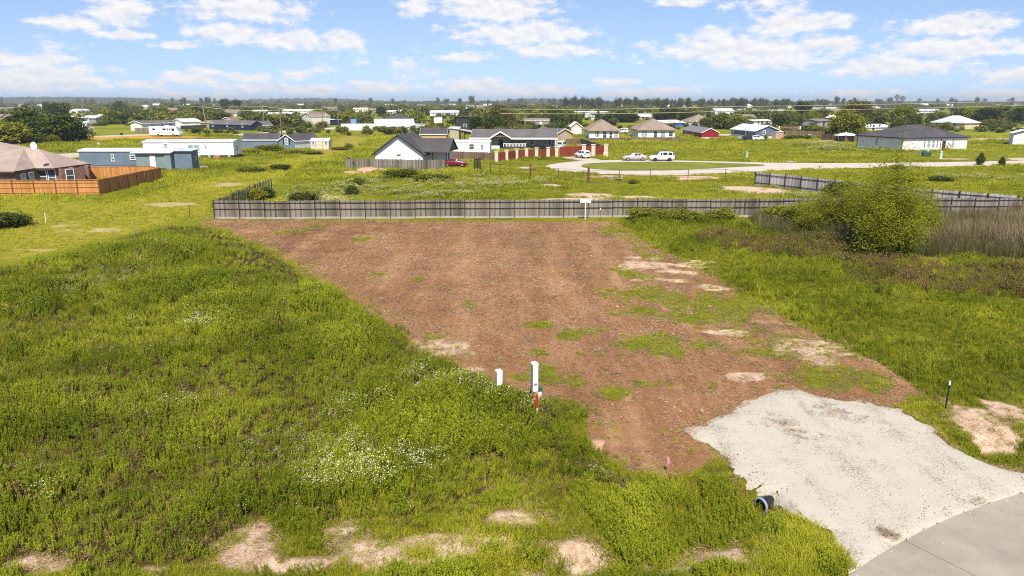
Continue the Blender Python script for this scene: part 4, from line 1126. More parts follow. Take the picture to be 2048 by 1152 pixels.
far = [
    ('mobile_home', 'white mobile home with a grey roof and blue shadowed porch in the middle distance', (860, 231.5), (917, 231.5), 9, 225, 220.8, WHITE, METAL_G),
    ('barn', 'long salmon barn with a pale roof left of the distant white home', (796, 228), (824, 228), 12, 223, 219.5, PINK, METAL_W),
    ('barn', 'low white barn next to the distant salmon barn', (774, 228), (793, 228), 10, 223.5, 221, WHITE, METAL_W),
    ('warehouse', 'long grey-green roofed warehouse behind the twin trees', (1014, 229), (1053, 228.5), 14, 225, 222.8, GREYW, mat('green_metal', rgb(160, 175, 172, .8), .5)),
    ('warehouse', 'blue-and-white covered yard of boats and tarpaulins in the far field', (531, 234.5), (580, 234.5), 16, 229.5, 225, BLUE, METAL_W),
    ('row_house', 'long white terrace roof behind the blue covered yard', (565, 226.5), (625, 226.5), 10, 221.8, 218.6, WHITE, METAL_W),
    ('row_house', 'tan-roofed block behind the two-storey house', (645, 224.5), (672, 224.5), 14, 218.5, 213.5, BEIGE, SH_TAN),
    ('farmhouse', 'pale farmhouse with a cream roof above the hedge trees', (706, 223.5), (735, 223.5), 12, 219, 215.5, WHITE, CREAM),
    ('farmhouse', 'pinkish farmhouse next to the dark round tree', (738, 224), (756, 224), 12, 220, 217, PINK, SH_BROWN),
    ('farmhouse', 'small pink farmhouse peeping over the hedge by the truck cab', (724, 235.5), (744, 235.5), 12, 230, 226, CREAM, SH_BROWN),
    ('shop_building', 'brown-fronted shop with a white roof near the tall pole', (504, 228.5), (532, 228.5), 12, 222.5, 220, PINK, METAL_W),
    ('farmhouse', 'white house with tan hipped roof above the navy mobile home', (448, 233), (474, 233), 14, 225.5, 219.5, CREAM, SH_TAN),
    ('farmhouse', 'reddish-roofed house among the trees behind the ranch house', (334, 224.5), (352, 224.5), 12, 220, 216, PINK, SH_BROWN),
    ('trailer_home', 'white trailer among trees in front of the dark round tree', (155, 225.5), (180, 225), 10, 221, 218, WHITE, METAL_W),
    ('trailer_home', 'tiny white trailer beside the tall dark tree', (228, 220.5), (240, 220.5), 10, 217, 214, WHITE, METAL_W),
    ('farmhouse', 'pale low house at the far edge over the tree clump', (3, 220), (36, 219.5), 14, 217, 214.5, CREAM, SH_BROWN),
    ('farmhouse', 'tan-roofed house beside the leftmost trees', (-12, 237), (13, 237), 14, 234, 228.5, CREAM, SH_BROWN),
    ('mobile_home', 'pale lavender row of mobile homes in the far field', (1146, 228.5), (1178, 228.5), 10, 224.5, 222.5, WHITE, METAL_W),
    ('mobile_home', 'white mobile home at the end of the far row, past the lavender ones', (1180, 229), (1219, 228), 10, 225, 222.8, WHITE, METAL_W),
    ('mobile_home', 'white camper home with dark windows below the far row', (1172, 238.5), (1190, 238.5), 8, 234, 231.5, WHITE, METAL_W),
    ('farmhouse', 'pink-roofed house next to the dark clipped trees', (1270, 239), (1305, 239), 14, 233, 228, PINK, METAL_W),
    ('warehouse', 'salmon-coloured warehouse roof behind the second tan-roofed house', (1300, 241), (1342, 241), 14, 237, 233.5, PINK, SH_BROWN),
    ('warehouse', 'blue shed with a white roof beside the red barn', (1330, 253.5), (1369, 252.5), 12, 246, 240.5, BLUE, METAL_W),
    ('hip_house', 'beige house with a wide brown roof behind the red barn', (1376, 250.5), (1432, 250.5), 16, 243, 229.5, WHITE, SH_BROWN),
    ('mansion', 'large pale lilac house with many gables far behind the utility pole', (1430, 229), (1467, 229), 16, 222, 216.5, WHITE, METAL_G),
    ('warehouse', 'long grey low building to the right of the lilac house', (1482, 223.5), (1528, 223), 14, 221, 218, GREYW, METAL_G),
    ('farmhouse', 'tan-roofed white house between the yellow-green trees', (1475, 242.5), (1512, 242.5), 14, 236.5, 229, WHITE, SH_TAN),
    ('camper', 'white camper and trailer cluster behind the slate-blue home', (1507, 252), (1543, 251), 7, 242, 239.5, WHITE, METAL_W),
    ('farmhouse', 'white house with small gables on the far ridge', (1540, 226.5), (1552, 226.5), 10, 221.5, 219, WHITE, METAL_G),
    ('farmhouse', 'cream house with a grey roof on the far ridge', (1555, 227), (1574, 227), 10, 222, 219.5, CREAM, METAL_G),
    ('cottage', 'grey cottage beside the large yellow-green willow', (1634, 253), (1662, 252), 9, 242, 238, GREYW, SH_TAN),
    ('warehouse', 'long pale flat building behind the reddish oak', (1622, 222), (1682, 220), 20, 218, 215.2, BEIGE, METAL_W),
    ('warehouse', 'long white roofed sheds between the willow and the hip roof', (1712, 261), (1785, 259), 12, 255.5, 249, WHITE, METAL_W),
    ('farmhouse', 'long pale house in front of the right-hand woods', (1817, 227), (1836, 227), 12, 222, 218.2, WHITE, METAL_W),
    ('farmhouse', 'white row of buildings under grey roofs before the woods', (1838, 226.5), (1884, 226), 12, 222, 218, WHITE, METAL_G),
    ('farmhouse', 'white cottage below the two tallest lone trees', (1742, 219), (1763, 219), 12, 216.5, 213.5, WHITE, METAL_W),
]
for (nm, lb, A, B, dp, ev, rg, wm, rm) in far:
    L = (G(*B) - G(*A)).length
    nW = max(2, int(L / 5))
    house(nm, lb, 'house' if nm not in ('barn', 'warehouse', 'camper') else nm, A, B, dp, ev, rg, 'hip' if 'hip' in nm else 'gx', wm, rm, .5,
          [('f', (k + .5) / nW, 1.1, 1.0, 1.3) for k in range(nW)], [('f', .46, 1.1, 2.1, DARK)], fascia=False)
# sports-hall sized pale roof on the right horizon
house('warehouse', 'huge pale warehouse roof far off on the right horizon', 'warehouse', (1690, 208.6), (1790, 208.2), 60, 10, 15, 'gx', PINK, METAL_W, 1.0, [], [('f', .5, 8, 6, DARK)], fascia=False)

# specks of housing spread over the far plain
SPECK = [(40, 213), (82, 217), (262, 214), (288, 219), (312, 212), (338, 210), (372, 213), (405, 209), (432, 215), (560, 211), (600, 213), (690, 213), (778, 214), (812, 213), (842, 216), (882, 215), (905, 213), (940, 218), (962, 219), (975, 213), (1062, 213),
         (1110, 222), (1165, 216), (1250, 214), (1312, 214), (1336, 218), (1366, 219), (1388, 222), (1500, 216), (1575, 215), (1600, 212), (1655, 212), (1900, 213), (1960, 210), (2015, 209), (2035, 212), (2000, 214), (1850, 212)]
_r = random.Random(3)
for (px, py) in SPECK:
    w_ = _r.uniform(8, 17)
    house('far_house', 'tiny pale-roofed house speck among the far trees of the plain', 'house', (px - w_ / 2, py), (px + w_ / 2, py), 10, 4.0, 6.5, 'gx', _r.choice([WHITE, CREAM, PINK, WHITE]), _r.choice([METAL_W, METAL_G, SH_TAN, METAL_W]), .6,
          [('f', .25, 1.4, 1.2, 1.4), ('f', .75, 1.4, 1.2, 1.4)], [('f', .5, 1.2, 2.2, DARK)], fascia=False, group='tiny far houses')
# ================================================================== fences
WEATH = wood_mat('weathered_board', rgb(78, 66, 60, 0.55), rgb(184, 172, 160, 0.55))
WEATH_D = wood_mat('dark_weathered_board', rgb(78, 66, 62, 0.6), rgb(140, 122, 116, 0.6))
CEDAR = wood_mat('new_cedar', rgb(178, 118, 62, 0.8), rgb(222, 160, 96, 0.8))
POSTD = mat('dark_rail', rgb(52, 46, 48, 0.8), 0.8, 0.25)
KICK = mat('pale_kickboard', rgb(176, 170, 164, 0.8), 0.85, 0.2)
BROWNF = wood_mat('brown_board', rgb(98, 78, 62, 0.7), rgb(150, 124, 100, 0.7))


def picket_mesh(L, h, seed, z0=0.12, pw=0.14, gap=0.012, ragged=0.03, gone=0.0, y=0.0, m=None):
    r = random.Random(seed)
    mb = MB()
    n = max(1, int(L / (pw + gap)))
    st = L / n
    for i in range(n):
        if r.random() < gone: continue
        x0 = i * st + gap / 2; x1 = (i + 1) * st - gap / 2
        top = h + r.uniform(-ragged, ragged); dy = r.uniform(-.008, .008); tl = r.uniform(-.01, .01)
        c = 0.03
        vs = [(x0, y + dy, z0), (x1, y + dy, z0), (x1 + tl, y + dy, top - c), (x1 - c + tl, y + dy, top), (x0 + c + tl, y + dy, top), (x0 + tl, y + dy, top - c)]
        mb.add(vs + [(a, b + .018, z) for a, b, z in vs], [(0, 1, 2, 3, 4, 5), (11, 10, 9, 8, 7, 6)] + [(k, 6 + k, 6 + (k + 1) % 6, (k + 1) % 6) for k in range(6)])
    return mb


def fence(name, label, pts, h, board, rail, bay=2.44, rails=(0.35, 1.0, 1.6), kick=None, side=-1, post_m=None, cap=None, post_h=None, post_w=0.09, gone=0.0, swap=None):
    """paling fence along a path: per bay a panel of palings, its rails and a post"""
    P0 = [Vector((p[0], p[1], 0)) for p in pts]
    root = thing(name, label, 'fence', P0[0], 0)
    o = P0[0]
    variants = {}
    bi = 0
    for a, b in zip(P0[:-1], P0[1:]):
        d = b - a
        n = max(1, round(d.length / bay)); st = d.length / n
        rz = math.atan2(d.y, d.x)
        key = round(st, 3)
        if key not in variants:
            variants[key] = ([picket_mesh(st - .02, h, 100 * k + 7, 0.14 if kick else 0.04, gone=gone).mesh('palings', board) for k in range(4)],
                             MB().box(0, st, side * .07 if side < 0 else .02, side * .02 if side < 0 else .07, -.03, .03).mesh('rail', rail),
                             MB().box(0, st, side * .05 - .012, side * .05 + .012, 0, .19).mesh('kickboard', kick or board),
                             MB().box(-post_w / 2, post_w / 2, side * .075 - post_w / 2, side * .075 + post_w / 2, 0, (post_h or h + .05)).mesh('post', post_m or rail),
                             MB().box(0, st, -.09, .09, 0, .04).mesh('cap_rail', cap or board))
        pk, rl, kk, ps, cp = variants[key]
        for i in range(n):
            q = a + d * (i / n) - o
            zz = float(hfun(q.x + o.x, q.y + o.y))
            w = link('paling_panel', pk[bi % 4], root); w.location = (q.x, q.y, zz + random.uniform(-.03, .02)); w.rotation_euler = (random.uniform(-.012, .012), random.uniform(-.006, .006), rz); w['kind'] = 'stuff'
            for z in rails:
                e = link('rail', rl, root); e.location = (q.x, q.y, zz + z); e.rotation_euler = (0, 0, rz)
            if kick:
                e = link('kickboard', kk, root); e.location = (q.x, q.y, zz); e.rotation_euler = (0, 0, rz)
            if cap:
                e = link('cap_rail', cp, root); e.location = (q.x, q.y, zz + h + .03); e.rotation_euler = (0, 0, rz)
            e = link('post', ps, root); e.location = (q.x, q.y, zz); e.rotation_euler = (0, 0, rz)
            bi += 1
        e = link('post', ps, root); e.location = b - o; e.rotation_euler = (0, 0, rz)
    return root


def W2(*p): return G(*p)


f0, f1 = W2(430, 438.5), W2(2040, 430.5)
fence('paling_fence', 'long weathered grey paling fence across the back of the mown lot', [f0, f1], 1.78, WEATH, POSTD, rails=(0.95, 1.55), kick=KICK, post_w=0.065)
fence('paling_fence', 'short run of weathered palings overgrown by vines behind the left fence corner', [f0 + Vector((0.1, .15, 0)), f0 + Vector((-.2, 4.0, 0)), W2(512, 398), W2(545, 384)], 1.75, WEATH, POSTD, gone=.4, rails=(0.5, 1.5), side=1)
c2 = f1 + Vector((.05, .15, 0))
fence('paling_fence', 'weathered paling fence with dark posts slanting from the rusty wire fence to the far corner', [W2(1510, 370.5), W2(1668, 389), W2(1760, 402), c2 + Vector((.6, 1.4, 0))], 1.8, wood_mat('lit_weathered_board', rgb(120, 112, 112, .85), rgb(205, 198, 195, .85)), POSTD, rails=(.4, 1.5), side=-1)  # paler board colour stands in for sunlight on this slanting face
fence('paling_fence', 'grey paling fence in front of the white gable house', [W2(690, 338.5), W2(890, 341.5)], 1.75, WEATH, POSTD, rails=(.4, 1.4), side=1)
fence('paling_fence', 'new orange cedar fence with a cap rail around the brick house', [W2(-60, 391), W2(200, 389.5), W2(322.5, 360), W2(300, 357), W2(145, 359)], 1.78, CEDAR, CEDAR, rails=(.3, .95, 1.5), cap=CEDAR, side=-1, post_h=1.72, post_m=mat('cedar_post', rgb(150, 92, 48, .8)))
fence('paling_fence', 'brown board fence below the long white trailer home', [W2(888, 318), W2(990, 322)], 1.6, BROWNF, BROWNF, rails=(.4, 1.3), side=1)
fence('paling_fence', 'low brown fence along the two tan-roofed houses', [W2(1170, 283), W2(1362, 281)], 1.0, BROWNF, BROWNF, rails=(.4, .8), side=1, bay=3)
fence('paling_fence', 'brown board fence running back behind the white van', [W2(1132, 291), W2(1161, 290)], 1.7, BROWNF, BROWNF, rails=(.4, 1.3), side=1)
fence('paling_fence', 'long grey fence slanting from the garage toward the stone pillar', [W2(1161, 290), W2(1200, 304)], 1.7, WEATH_D, WEATH_D, rails=(.4, 1.3), side=1)
fence('paling_fence', 'brown paling fence between the yellow-green willow and the dark-roofed house', [W2(1642, 281), W2(1690, 284.5), W2(1752, 281)], 2.0, BROWNF, BROWNF, rails=(.4, 1.5), side=1)
fence('paling_fence', 'grey-brown back fence behind the junk yard', [W2(1570, 272.5), W2(1648, 274)], 1.9, BROWNF, BROWNF, rails=(.4, 1.5), side=1)
fence('paling_fence', 'brown fence panel between two white posts behind the toy shed', [W2(1558, 262.5), W2(1600, 263)], 1.9, mat('plum_board', rgb(120, 84, 84, .8), .8), TRIM, rails=(.4, 1.5), side=1, bay=8, post_m=TRIM, post_w=.4)
fence('paling_fence', 'pale board fence behind the back of the motorhome', [W2(270, 265), W2(302, 265.5)], 1.7, WEATH, WEATH, rails=(.4, 1.4), side=1)
fence('paling_fence', 'dark paling fence between the ranch house and the navy mobile home', [W2(362, 259), W2(414, 256)], 1.5, WEATH_D, WEATH_D, rails=(.4, 1.2), side=1, bay=3)
VINYL = mat('white_vinyl', (.80, .80, .82, 1), .45, .06, .3)
fence('vinyl_fence', 'white vinyl privacy fence in front of the white canopy', [W2(683, 261), W2(830, 259.5), W2(848, 262)], 2.6, VINYL, VINYL, rails=(.3, 2.4), bay=4.8, side=1, cap=VINYL, post_w=.2, post_h=2.8)

# red plank wall with stone pillars and the gate
pxs = [(993, 324), (1013, 321.5), (1033, 318.5), (1053, 317), (1073, 316), (1096, 314.8), (1113, 313.5)]
root = thing('plank_fence', 'red-stained plank fence between cream stone pillars beside the trailer home', 'fence', G(*pxs[0]))
o = G(*pxs[0])
for i, p in enumerate(pxs):
    q = G(*p) - o
    mb = MB(); mb.box(q.x - .33, q.x + .33, q.y - .33, q.y + .33, 0, 1.95); mb.box(q.x - .42, q.x + .42, q.y - .42, q.y + .42, 1.95, 2.08); mb.build('pillar', PILLAR, root)
    if i + 1 < len(pxs):
        r = G(*pxs[i + 1]) - o
        d = (r - q); Ln = d.length; d.normalize()
        for k in range(8):
            mb = MB(); mb.beam(q + d * .34 + Vector((0, 0, .22 + .2 * k)), r - d * .34 + Vector((0, 0, .22 + .2 * k)), .03, .185); mb.build('plank', REDWOOD, root)
gp = [(1116, 313.2), (1167, 312.5), (1186, 312), (1211, 311.5)]
root = thing('gate', 'wide red plank driveway gate with cream stone pillars', 'gate', G(*gp[0]))
o = G(*gp[0])
for i, p in enumerate(gp):
    q = G(*p) - o
    if i:
        mb = MB(); mb.box(q.x - .4, q.x + .4, q.y - .4, q.y + .4, 0, 2.3); mb.box(q.x - .5, q.x + .5, q.y - .5, q.y + .5, 2.3, 2.45); mb.build('pillar', PILLAR, root)
    if i + 1 < len(gp):
        r = G(*gp[i + 1]) - o
        d = (r - q); Ln = d.length; d.normalize()
        n = max(3, int(Ln / .3)); nn = Vector((-d.y, d.x, 0)) * .02
        for k in range(n):
            a = q + d * (.4 + (Ln - .8) * k / n); b = q + d * (.4 + (Ln - .8) * (k + .94) / n)
            mb = MB(); mb.slab([(a.x - nn.x, a.y - nn.y, 2.05), (b.x - nn.x, b.y - nn.y, 2.05), (b.x + nn.x, b.y + nn.y, 2.05), (a.x + nn.x, a.y + nn.y, 2.05)], 1.9)
            mb.build('board', REDWOOD, root)


def wire_fence(name, label, pts, h, m, bay, wires, r=0.035, mesh_m=None):
    root = thing(name, label, 'fence', pts[0]); o = Vector(pts[0])
    for a, b in zip(pts[:-1], pts[1:]):
        d = b - a; n = max(1, round(d.length / bay))
        for i in range(n + (b is pts[-1])):
            q = a + d * (i / n) - o
            MB().tube([(q.x, q.y, -.1), (q.x, q.y, h + .06)], r, 6).build('post', m, root)
        for z in wires:
            p, q = a - o, b - o
            MB().tube([(p.x, p.y, z), (q.x, q.y, z)], .02 if z < h - .02 else .028, 5).build('wire', m, root)
    return root


RUST = mat('rusty_pipe', rgb(122, 66, 52, .75), .75, .3, 3)
BLACKP = mat('black_pipe', (.012, .012, .014, 1), .5, .2)
wire_fence('pipe_fence', 'black metal pipe fence running from the dark gate box past the red car', [W2(948, 341), W2(962, 346), W2(1000, 351), W2(1020, 353)], 1.75, BLACKP, 2.6, (.15, .6, 1.1, 1.7), .05)
wire_fence('pipe_fence', 'rusty pipe and wire fence in front of the loop road', [W2(1020, 353), W2(1061, 357), W2(1176, 366), W2(1300, 365.5), W2(1450, 363.5), W2(1510, 369.5)], 1.75, RUST, 4.6, (.1, .7, 1.2, 1.72), .045)
for p, lb in (((1061, 357), 'thick rusty gate post where the wire fence bends'), ((1177, 366), 'thick dark red gate post standing in the wire fence')):
    root = thing('gate_post', lb, 'post', G(*p)); MB().box(-.13, .13, -.13 + .25, .13 + .25, 0, 2.05).build('shaft', RUST, root); MB().box(-.17, .17, -.17 + .25, .17 + .25, 2.05, 2.12).build('cap', RUST, root)
root = thing('gate_box', 'dark slatted metal gate panel where the black pipe fence starts', 'gate', G(948, 339))
for k in range(9): MB().box(.05 + .13 * k, .14 + .13 * k, .35, .4, .1, 1.85).build('slat', BLACKP, root)
MB().box(0, 1.25, .41, .46, .2, .28).build('rail', BLACKP, root); MB().box(0, 1.25, .41, .46, 1.6, 1.68).build('rail', BLACKP, root)

# ================================================================== vehicles
LAMP_R = mat('tail_lamp', (.25, .01, .01, 1), .2)
LAMP_W = mat('head_lamp', (.7, .72, .75, 1), .1)
CGLASS = mat('car_glass', (.015, .018, .022, 1), .06, .1, spec=.9)
CAR_ST = {   # x, half width, z bottom, belt, roof, roof half width
    'sedan': [(-2.35, .70, .40, .72, .74, .62), (-2.2, .84, .28, .92, .95, .74), (-1.75, .89, .25, .98, 1.03, .78), (-1.05, .90, .25, .98, 1.36, .64), (-.5, .90, .25, .97, 1.44, .63), (.2, .90, .25, .96, 1.44, .63), (.55, .90, .25, .95, 1.36, .64), (1.15, .90, .25, .93, .98, .76), (1.8, .87, .27, .85, .88, .74), (2.2, .80, .32, .74, .76, .66), (2.38, .66, .42, .62, .63, .56)],
    'suv': [(-2.3, .78, .45, 1.0, 1.02, .70), (-2.22, .90, .32, 1.1, 1.55, .68), (-1.9, .93, .32, 1.12, 1.72, .69), (-1.0, .94, .30, 1.10, 1.76, .70), (0, .94, .30, 1.08, 1.76, .70), (.45, .94, .30, 1.07, 1.70, .70), (1.05, .94, .30, 1.05, 1.12, .80), (1.75, .92, .32, 1.0, 1.04, .80), (2.2, .86, .36, .9, .93, .74), (2.35, .74, .46, .72, .74, .62)],
    'hatch': [(-1.95, .74, .42, .95, .97, .66), (-1.88, .84, .3, 1.0, 1.3, .64), (-1.6, .86, .28, 1.0, 1.5, .64), (-.8, .87, .28, .98, 1.55, .64), (.1, .87, .28, .97, 1.53, .64), (.5, .87, .28, .96, 1.42, .64), (1.05, .86, .28, .95, 1.0, .74), (1.6, .82, .3, .88, .91, .70), (1.95, .68, .4, .7, .72, .58)],
    'van': [(-2.55, .86, .5, 1.25, 1.27, .78), (-2.5, .96, .4, 1.3, 1.95, .80), (-2.2, .98, .38, 1.3, 2.08, .82), (-.5, .98, .38, 1.3, 2.1, .82), (.9, .98, .38, 1.28, 2.08, .82), (1.3, .98, .38, 1.26, 1.95, .80), (1.9, .97, .4, 1.22, 1.28, .86), (2.4, .92, .44, 1.05, 1.08, .8), (2.55, .8, .52, .85, .87, .7)],
}


def car(name, label, kind, paint, P, rz, s=1.0, rim=None, cat='car', group=None):
    st = CAR_ST[kind]
    root = thing(name, label, cat, (P[0], P[1], 0.03), rz, group)
    root.scale = (s, s, s)
    rings = []
    for (x, hw, zb, bt, rf, hr) in st:
        half = [(0, zb), (hw * .86, zb), (hw, zb + .18), (hw, bt - .12), (hw * .965, bt), (hr, rf - .05 if rf - bt > .1 else (bt + rf) / 2), (hr * .82, rf), (0, rf + .015)]
        rings.append([(x, y, z) for y, z in half] + [(x, -y, z) for y, z in half[-2:0:-1]])
    n = len(rings[0])
    mb = MB()
    mb.add([p for r in rings for p in r], [(i * n + k, i * n + (k + 1) % n, (i + 1) * n + (k + 1) % n, (i + 1) * n + k) for i in range(len(rings) - 1) for k in range(n)] + [tuple(range(n)), tuple((len(rings) - 1) * n + k for k in range(n - 1, -1, -1))])
    mb.build('body', paint, root, True)
    # glazing: belt to roof band along the cabin
    cab = [i for i, t in enumerate(st) if t[4] - t[3] > .25]
    i0, i1 = cab[0], cab[-1]

    def pane(nm, qs, off):
        m2 = MB(); c = sum((Vector(q) for q in qs), Vector()) / 4
        qq = [c + (Vector(q) - c) * .86 + Vector(off) for q in qs]
        m2.add(qq, [(0, 1, 2, 3)]); m2.slab if False else None
        return m2.build(nm, CGLASS, root)
    for i in range(i0, i1):
        for sgn in (1, -1):
            a, b = (4, 5) if sgn > 0 else (n - 4, n - 5)
            pane('side_window', [rings[i][a], rings[i + 1][a], rings[i + 1][b], rings[i][b]], (0, sgn * .03, .01))
    pane('windscreen', [rings[i1 + 1][5], rings[i1 + 1][n - 5], rings[i1][n - 6], rings[i1][6]], (.03, 0, .03))
    pane('rear_window', [rings[i0 - 1][5], rings[i0 - 1][n - 5], rings[i0][n - 6], rings[i0][6]], (-.03, 0, .03))
    wr = .33 if kind in ('sedan', 'hatch') else .37
    for wx in (st[-1][0] - .95, st[0][0] + .95):
        for sgn in (1, -1):
            hw = max(t[1] for t in st)
            y1, y0 = sgn * (hw + .015), sgn * (hw - .22)
            w = MB().tube([(wx, y0, wr), (wx, y1, wr)], wr, 16).build('wheel', RUBBER, root)
            MB().tube([(wx, y1 - sgn * .01, wr), (wx, y1 + sgn * .015, wr)], wr * .62, 12).build('rim', rim or CHROME, w)
    for sgn in (1, -1):
        x, hw, zb, bt, rf, hr = st[-2]
        MB().box(x + .02, x + .12, min(sgn * hw * .45, sgn * hw * .88), max(sgn * hw * .45, sgn * hw * .88), bt - .14, bt - .01).build('headlight', LAMP_W, root)
        x, hw, zb, bt, rf, hr = st[1]
        MB().box(x - .12, x - .02, min(sgn * hw * .6, sgn * hw * .95), max(sgn * hw * .6, sgn * hw * .95), bt - .22, bt - .04).build('tail_light', LAMP_R, root)
    return root


SILVER = mat('silver_paint', rgb(206, 192, 190, .8), .3, .05, metal=.15, spec=.6)
WHITEP = mat('white_paint', (.80, .80, .82, 1), .25, .03, spec=.6)
MAROON = mat('red_paint', rgb(132, 18, 48, .9), .25, .05, spec=.6)
BLACKC = mat('black_paint', (.012, .012, .014, 1), .2, .05, spec=.6)
PURPLE = mat('maroon_paint', rgb(110, 30, 66, .9), .3, .05, spec=.6)
car('sedan', 'silver-beige sedan parked at the kerb of the loop road', 'sedan', SILVER, G(1269, 321.3), math.pi)
car('suv', 'white sport-utility car parked behind the silver sedan', 'suv', WHITEP, G(1323, 322.3), math.pi, rim=DARK)
car('hatchback', 'white hatchback parked in front of the red plank gate', 'hatch', WHITEP, G(1164.5, 316), R(118))
car('sedan', 'dark red sedan parked beside the white gable house', 'sedan', MAROON, G(911, 333), R(-4), .93)
car('sedan', 'black car under the carport of the porch house', 'sedan', BLACKC, G(1089, 300), R(150), .95)
car('van', 'white van parked by the end of the carport', 'van', WHITEP, G(1123, 298.5), R(75), .92, cat='van')
car('suv', 'maroon car parked by the thin lane before the woods', 'suv', PURPLE, G(1953, 257.3), R(5))
car('pickup', 'white pickup between the two tan-roofed houses', 'suv', WHITEP, G(1243, 267), R(160), 1.05, cat='truck')
car('sedan', 'small dark blue car in the clutter before the slate-blue home', 'hatch', mat('navy_paint', rgb(44, 48, 84, .9), .3), G(1499, 281.5), R(20))
car('sedan', 'white car nosing out beside the slate-blue home', 'hatch', WHITEP, G(1515, 281.5), R(5), .95)
car('sedan', 'dark car parked before the grey-blue bungalow', 'sedan', BLACKC, G(157, 247.5), R(80))
car('suv', 'dark blue car at the porch of the distant white home', 'suv', BLACKC, G(880, 232.5), R(10), 1.2)

# motorhome
p = G(333, 272.8)
root = thing('motorhome', 'long white motorhome with blue windows parked on the ochre dirt', 'motorhome', (p.x, p.y, .03), R(-3))
Lm = abs(G(364, 273).x - G(302.5, 273).x)
prof = [(0, .55), (0, 3.1), (.15, 3.2), (Lm - 2.1, 3.2), (Lm - 1.2, 3.05), (Lm - .25, 1.75), (Lm - .05, 1.2), (Lm, .6)]
mb = MB(); n = len(prof)
mb.add([(x - Lm / 2, -1.2, z) for x, z in prof] + [(x - Lm / 2, 1.2, z) for x, z in prof], [tuple(range(n)), tuple(range(2 * n - 1, n - 1, -1))] + [(i, n + i, n + (i + 1) % n, (i + 1) % n) for i in range(n)])
mb.build('body', WHITEP, root)
BW = mat('motorhome_glass', rgb(46, 60, 118, .7), .1, .1, spec=.8)
for x, w_, z0, h in ((1.2, .9, 2.0, .6), (4.6, 1.1, 2.0, .6), (6.0, .45, 2.0, .6), (6.7, .45, 2.1, .5), (7.6, .9, 1.75, .85)):
    MB().box(x - Lm / 2, x + w_ - Lm / 2, -1.235, -1.202, z0, z0 + h).build('window', BW, root)
MB().add([(Lm / 2 - 1.15, -1.05, 2.95), (Lm / 2 - 1.15, 1.05, 2.95), (Lm / 2 - .24, 1.05, 1.83), (Lm / 2 - .24, -1.05, 1.83)], [(0, 1, 2, 3)]).build('windscreen', P, root).location = (.05, 0, .03)
MB().box(-Lm / 2 + .02, Lm / 2 - .5, -1.225, -1.203, 1.2, 1.32).build('stripe', mat('tan_stripe', rgb(190, 150, 110)), root)
MB().box(-Lm / 2 + .1, Lm / 2 - .1, -1.15, 1.15, .35, .549).build('underbody', DARK, root)
for wx in (-Lm / 2 + 2.9, Lm / 2 - 2.1):
    for sgn in (1, -1):
        w = MB().tube([(wx, sgn * .95, .42), (wx, sgn * 1.22, .42)], .42, 14).build('wheel', RUBBER, root)
        MB().tube([(wx, sgn * 1.2, .42), (wx, sgn * 1.24, .42)], .24, 10).build('rim', CHROME, w)
MB().box(0, 1.0, -.4, .4, 3.202, 3.5).build('roof_unit', TRIM, root); MB().box(Lm / 2 - 4, Lm / 2 - 2.3, -.6, .6, 3.203, 3.4).build('roof_pod', TRIM, root)

# truck cab behind the vinyl fence
p = G(709, 257)
root = thing('truck_cab', 'pale blue semi-truck cab rising behind the white vinyl fence', 'truck', (p.x, p.y, 0), R(90))
prof = [(-1.6, 1.0), (-1.6, 3.9), (-.6, 4.0), (.3, 3.5), (.9, 2.4), (2.3, 2.0), (2.4, 1.0)]
mb = MB(); n = len(prof)
mb.add([(x, -1.2, z) for x, z in prof] + [(x, 1.2, z) for x, z in prof], [tuple(range(n)), tuple(range(2 * n - 1, n - 1, -1))] + [(i, n + i, n + (i + 1) % n, (i + 1) % n) for i in range(n)])
mb.build('body', mat('sky_paint', rgb(130, 160, 215, .85), .3), root)
for sgn in (1, -1): MB().box(-.5, .4, min(sgn * 1.21, sgn * 1.24), max(sgn * 1.21, sgn * 1.24), 2.5, 3.2).build('side_window', CGLASS, root)
MB().add([(.36, -1, 3.42), (.36, 1, 3.42), (.88, 1, 2.5), (.88, -1, 2.5)], [(0, 1, 2, 3)]).build('windscreen', CGLASS, root).location = (.04, 0, .03)
for wx in (-1.2, 1.6):
    for sgn in (1, -1): MB().tube([(wx, sgn * .8, .5), (wx, sgn * 1.18, .5)], .5, 12).build('wheel', RUBBER, root)
# navy container shed by the white fence
house('container', 'navy container shed with a white roof beside the two-storey house', 'container', (649, 250), (662, 250.5), 6, 239.5, 238.5, 'gx', NAVY, METAL_W, .2, [], [('f', .3, .8, 2.2)], fascia=False)
house('toy_shed', 'tiny pink shed with a white roof in the cluttered yard', 'shed', (1551, 279), (1566, 278.5), 1.6, 271, 263.5, 'shed', mat('rose_panel', rgb(205, 170, 150, .8)), METAL_W, .15, fascia=False)

# ================================================================== poles, wires and small street things
POLE = mat('pole_wood', rgb(150, 130, 100, .75), .9, .25, 2)


def pole(label, px, py, top, lean=0.0, arm=True):
    p = G(px, py); h = HZ(p, top)
    root = thing('utility_pole', label, 'pole', p, 0)
    MB().tube([(0, 0, -.2), (lean * h * .5, 0, h * .5), (lean * h, 0, h)], [.21, .18, .15], 8).build('shaft', POLE, root, True)
    if arm:
        MB().box(lean * h - 1.1, lean * h + 1.1, -.16, -.05, h - .9, h - .76).build('crossarm', POLE, root)
        for x in (-1.0, 0, 1.0): MB().tube([(lean * h + x, -.1, h - .76), (lean * h + x, -.1, h - .55)], .05, 6).build('insulator', GREYW, root)
    return p, h


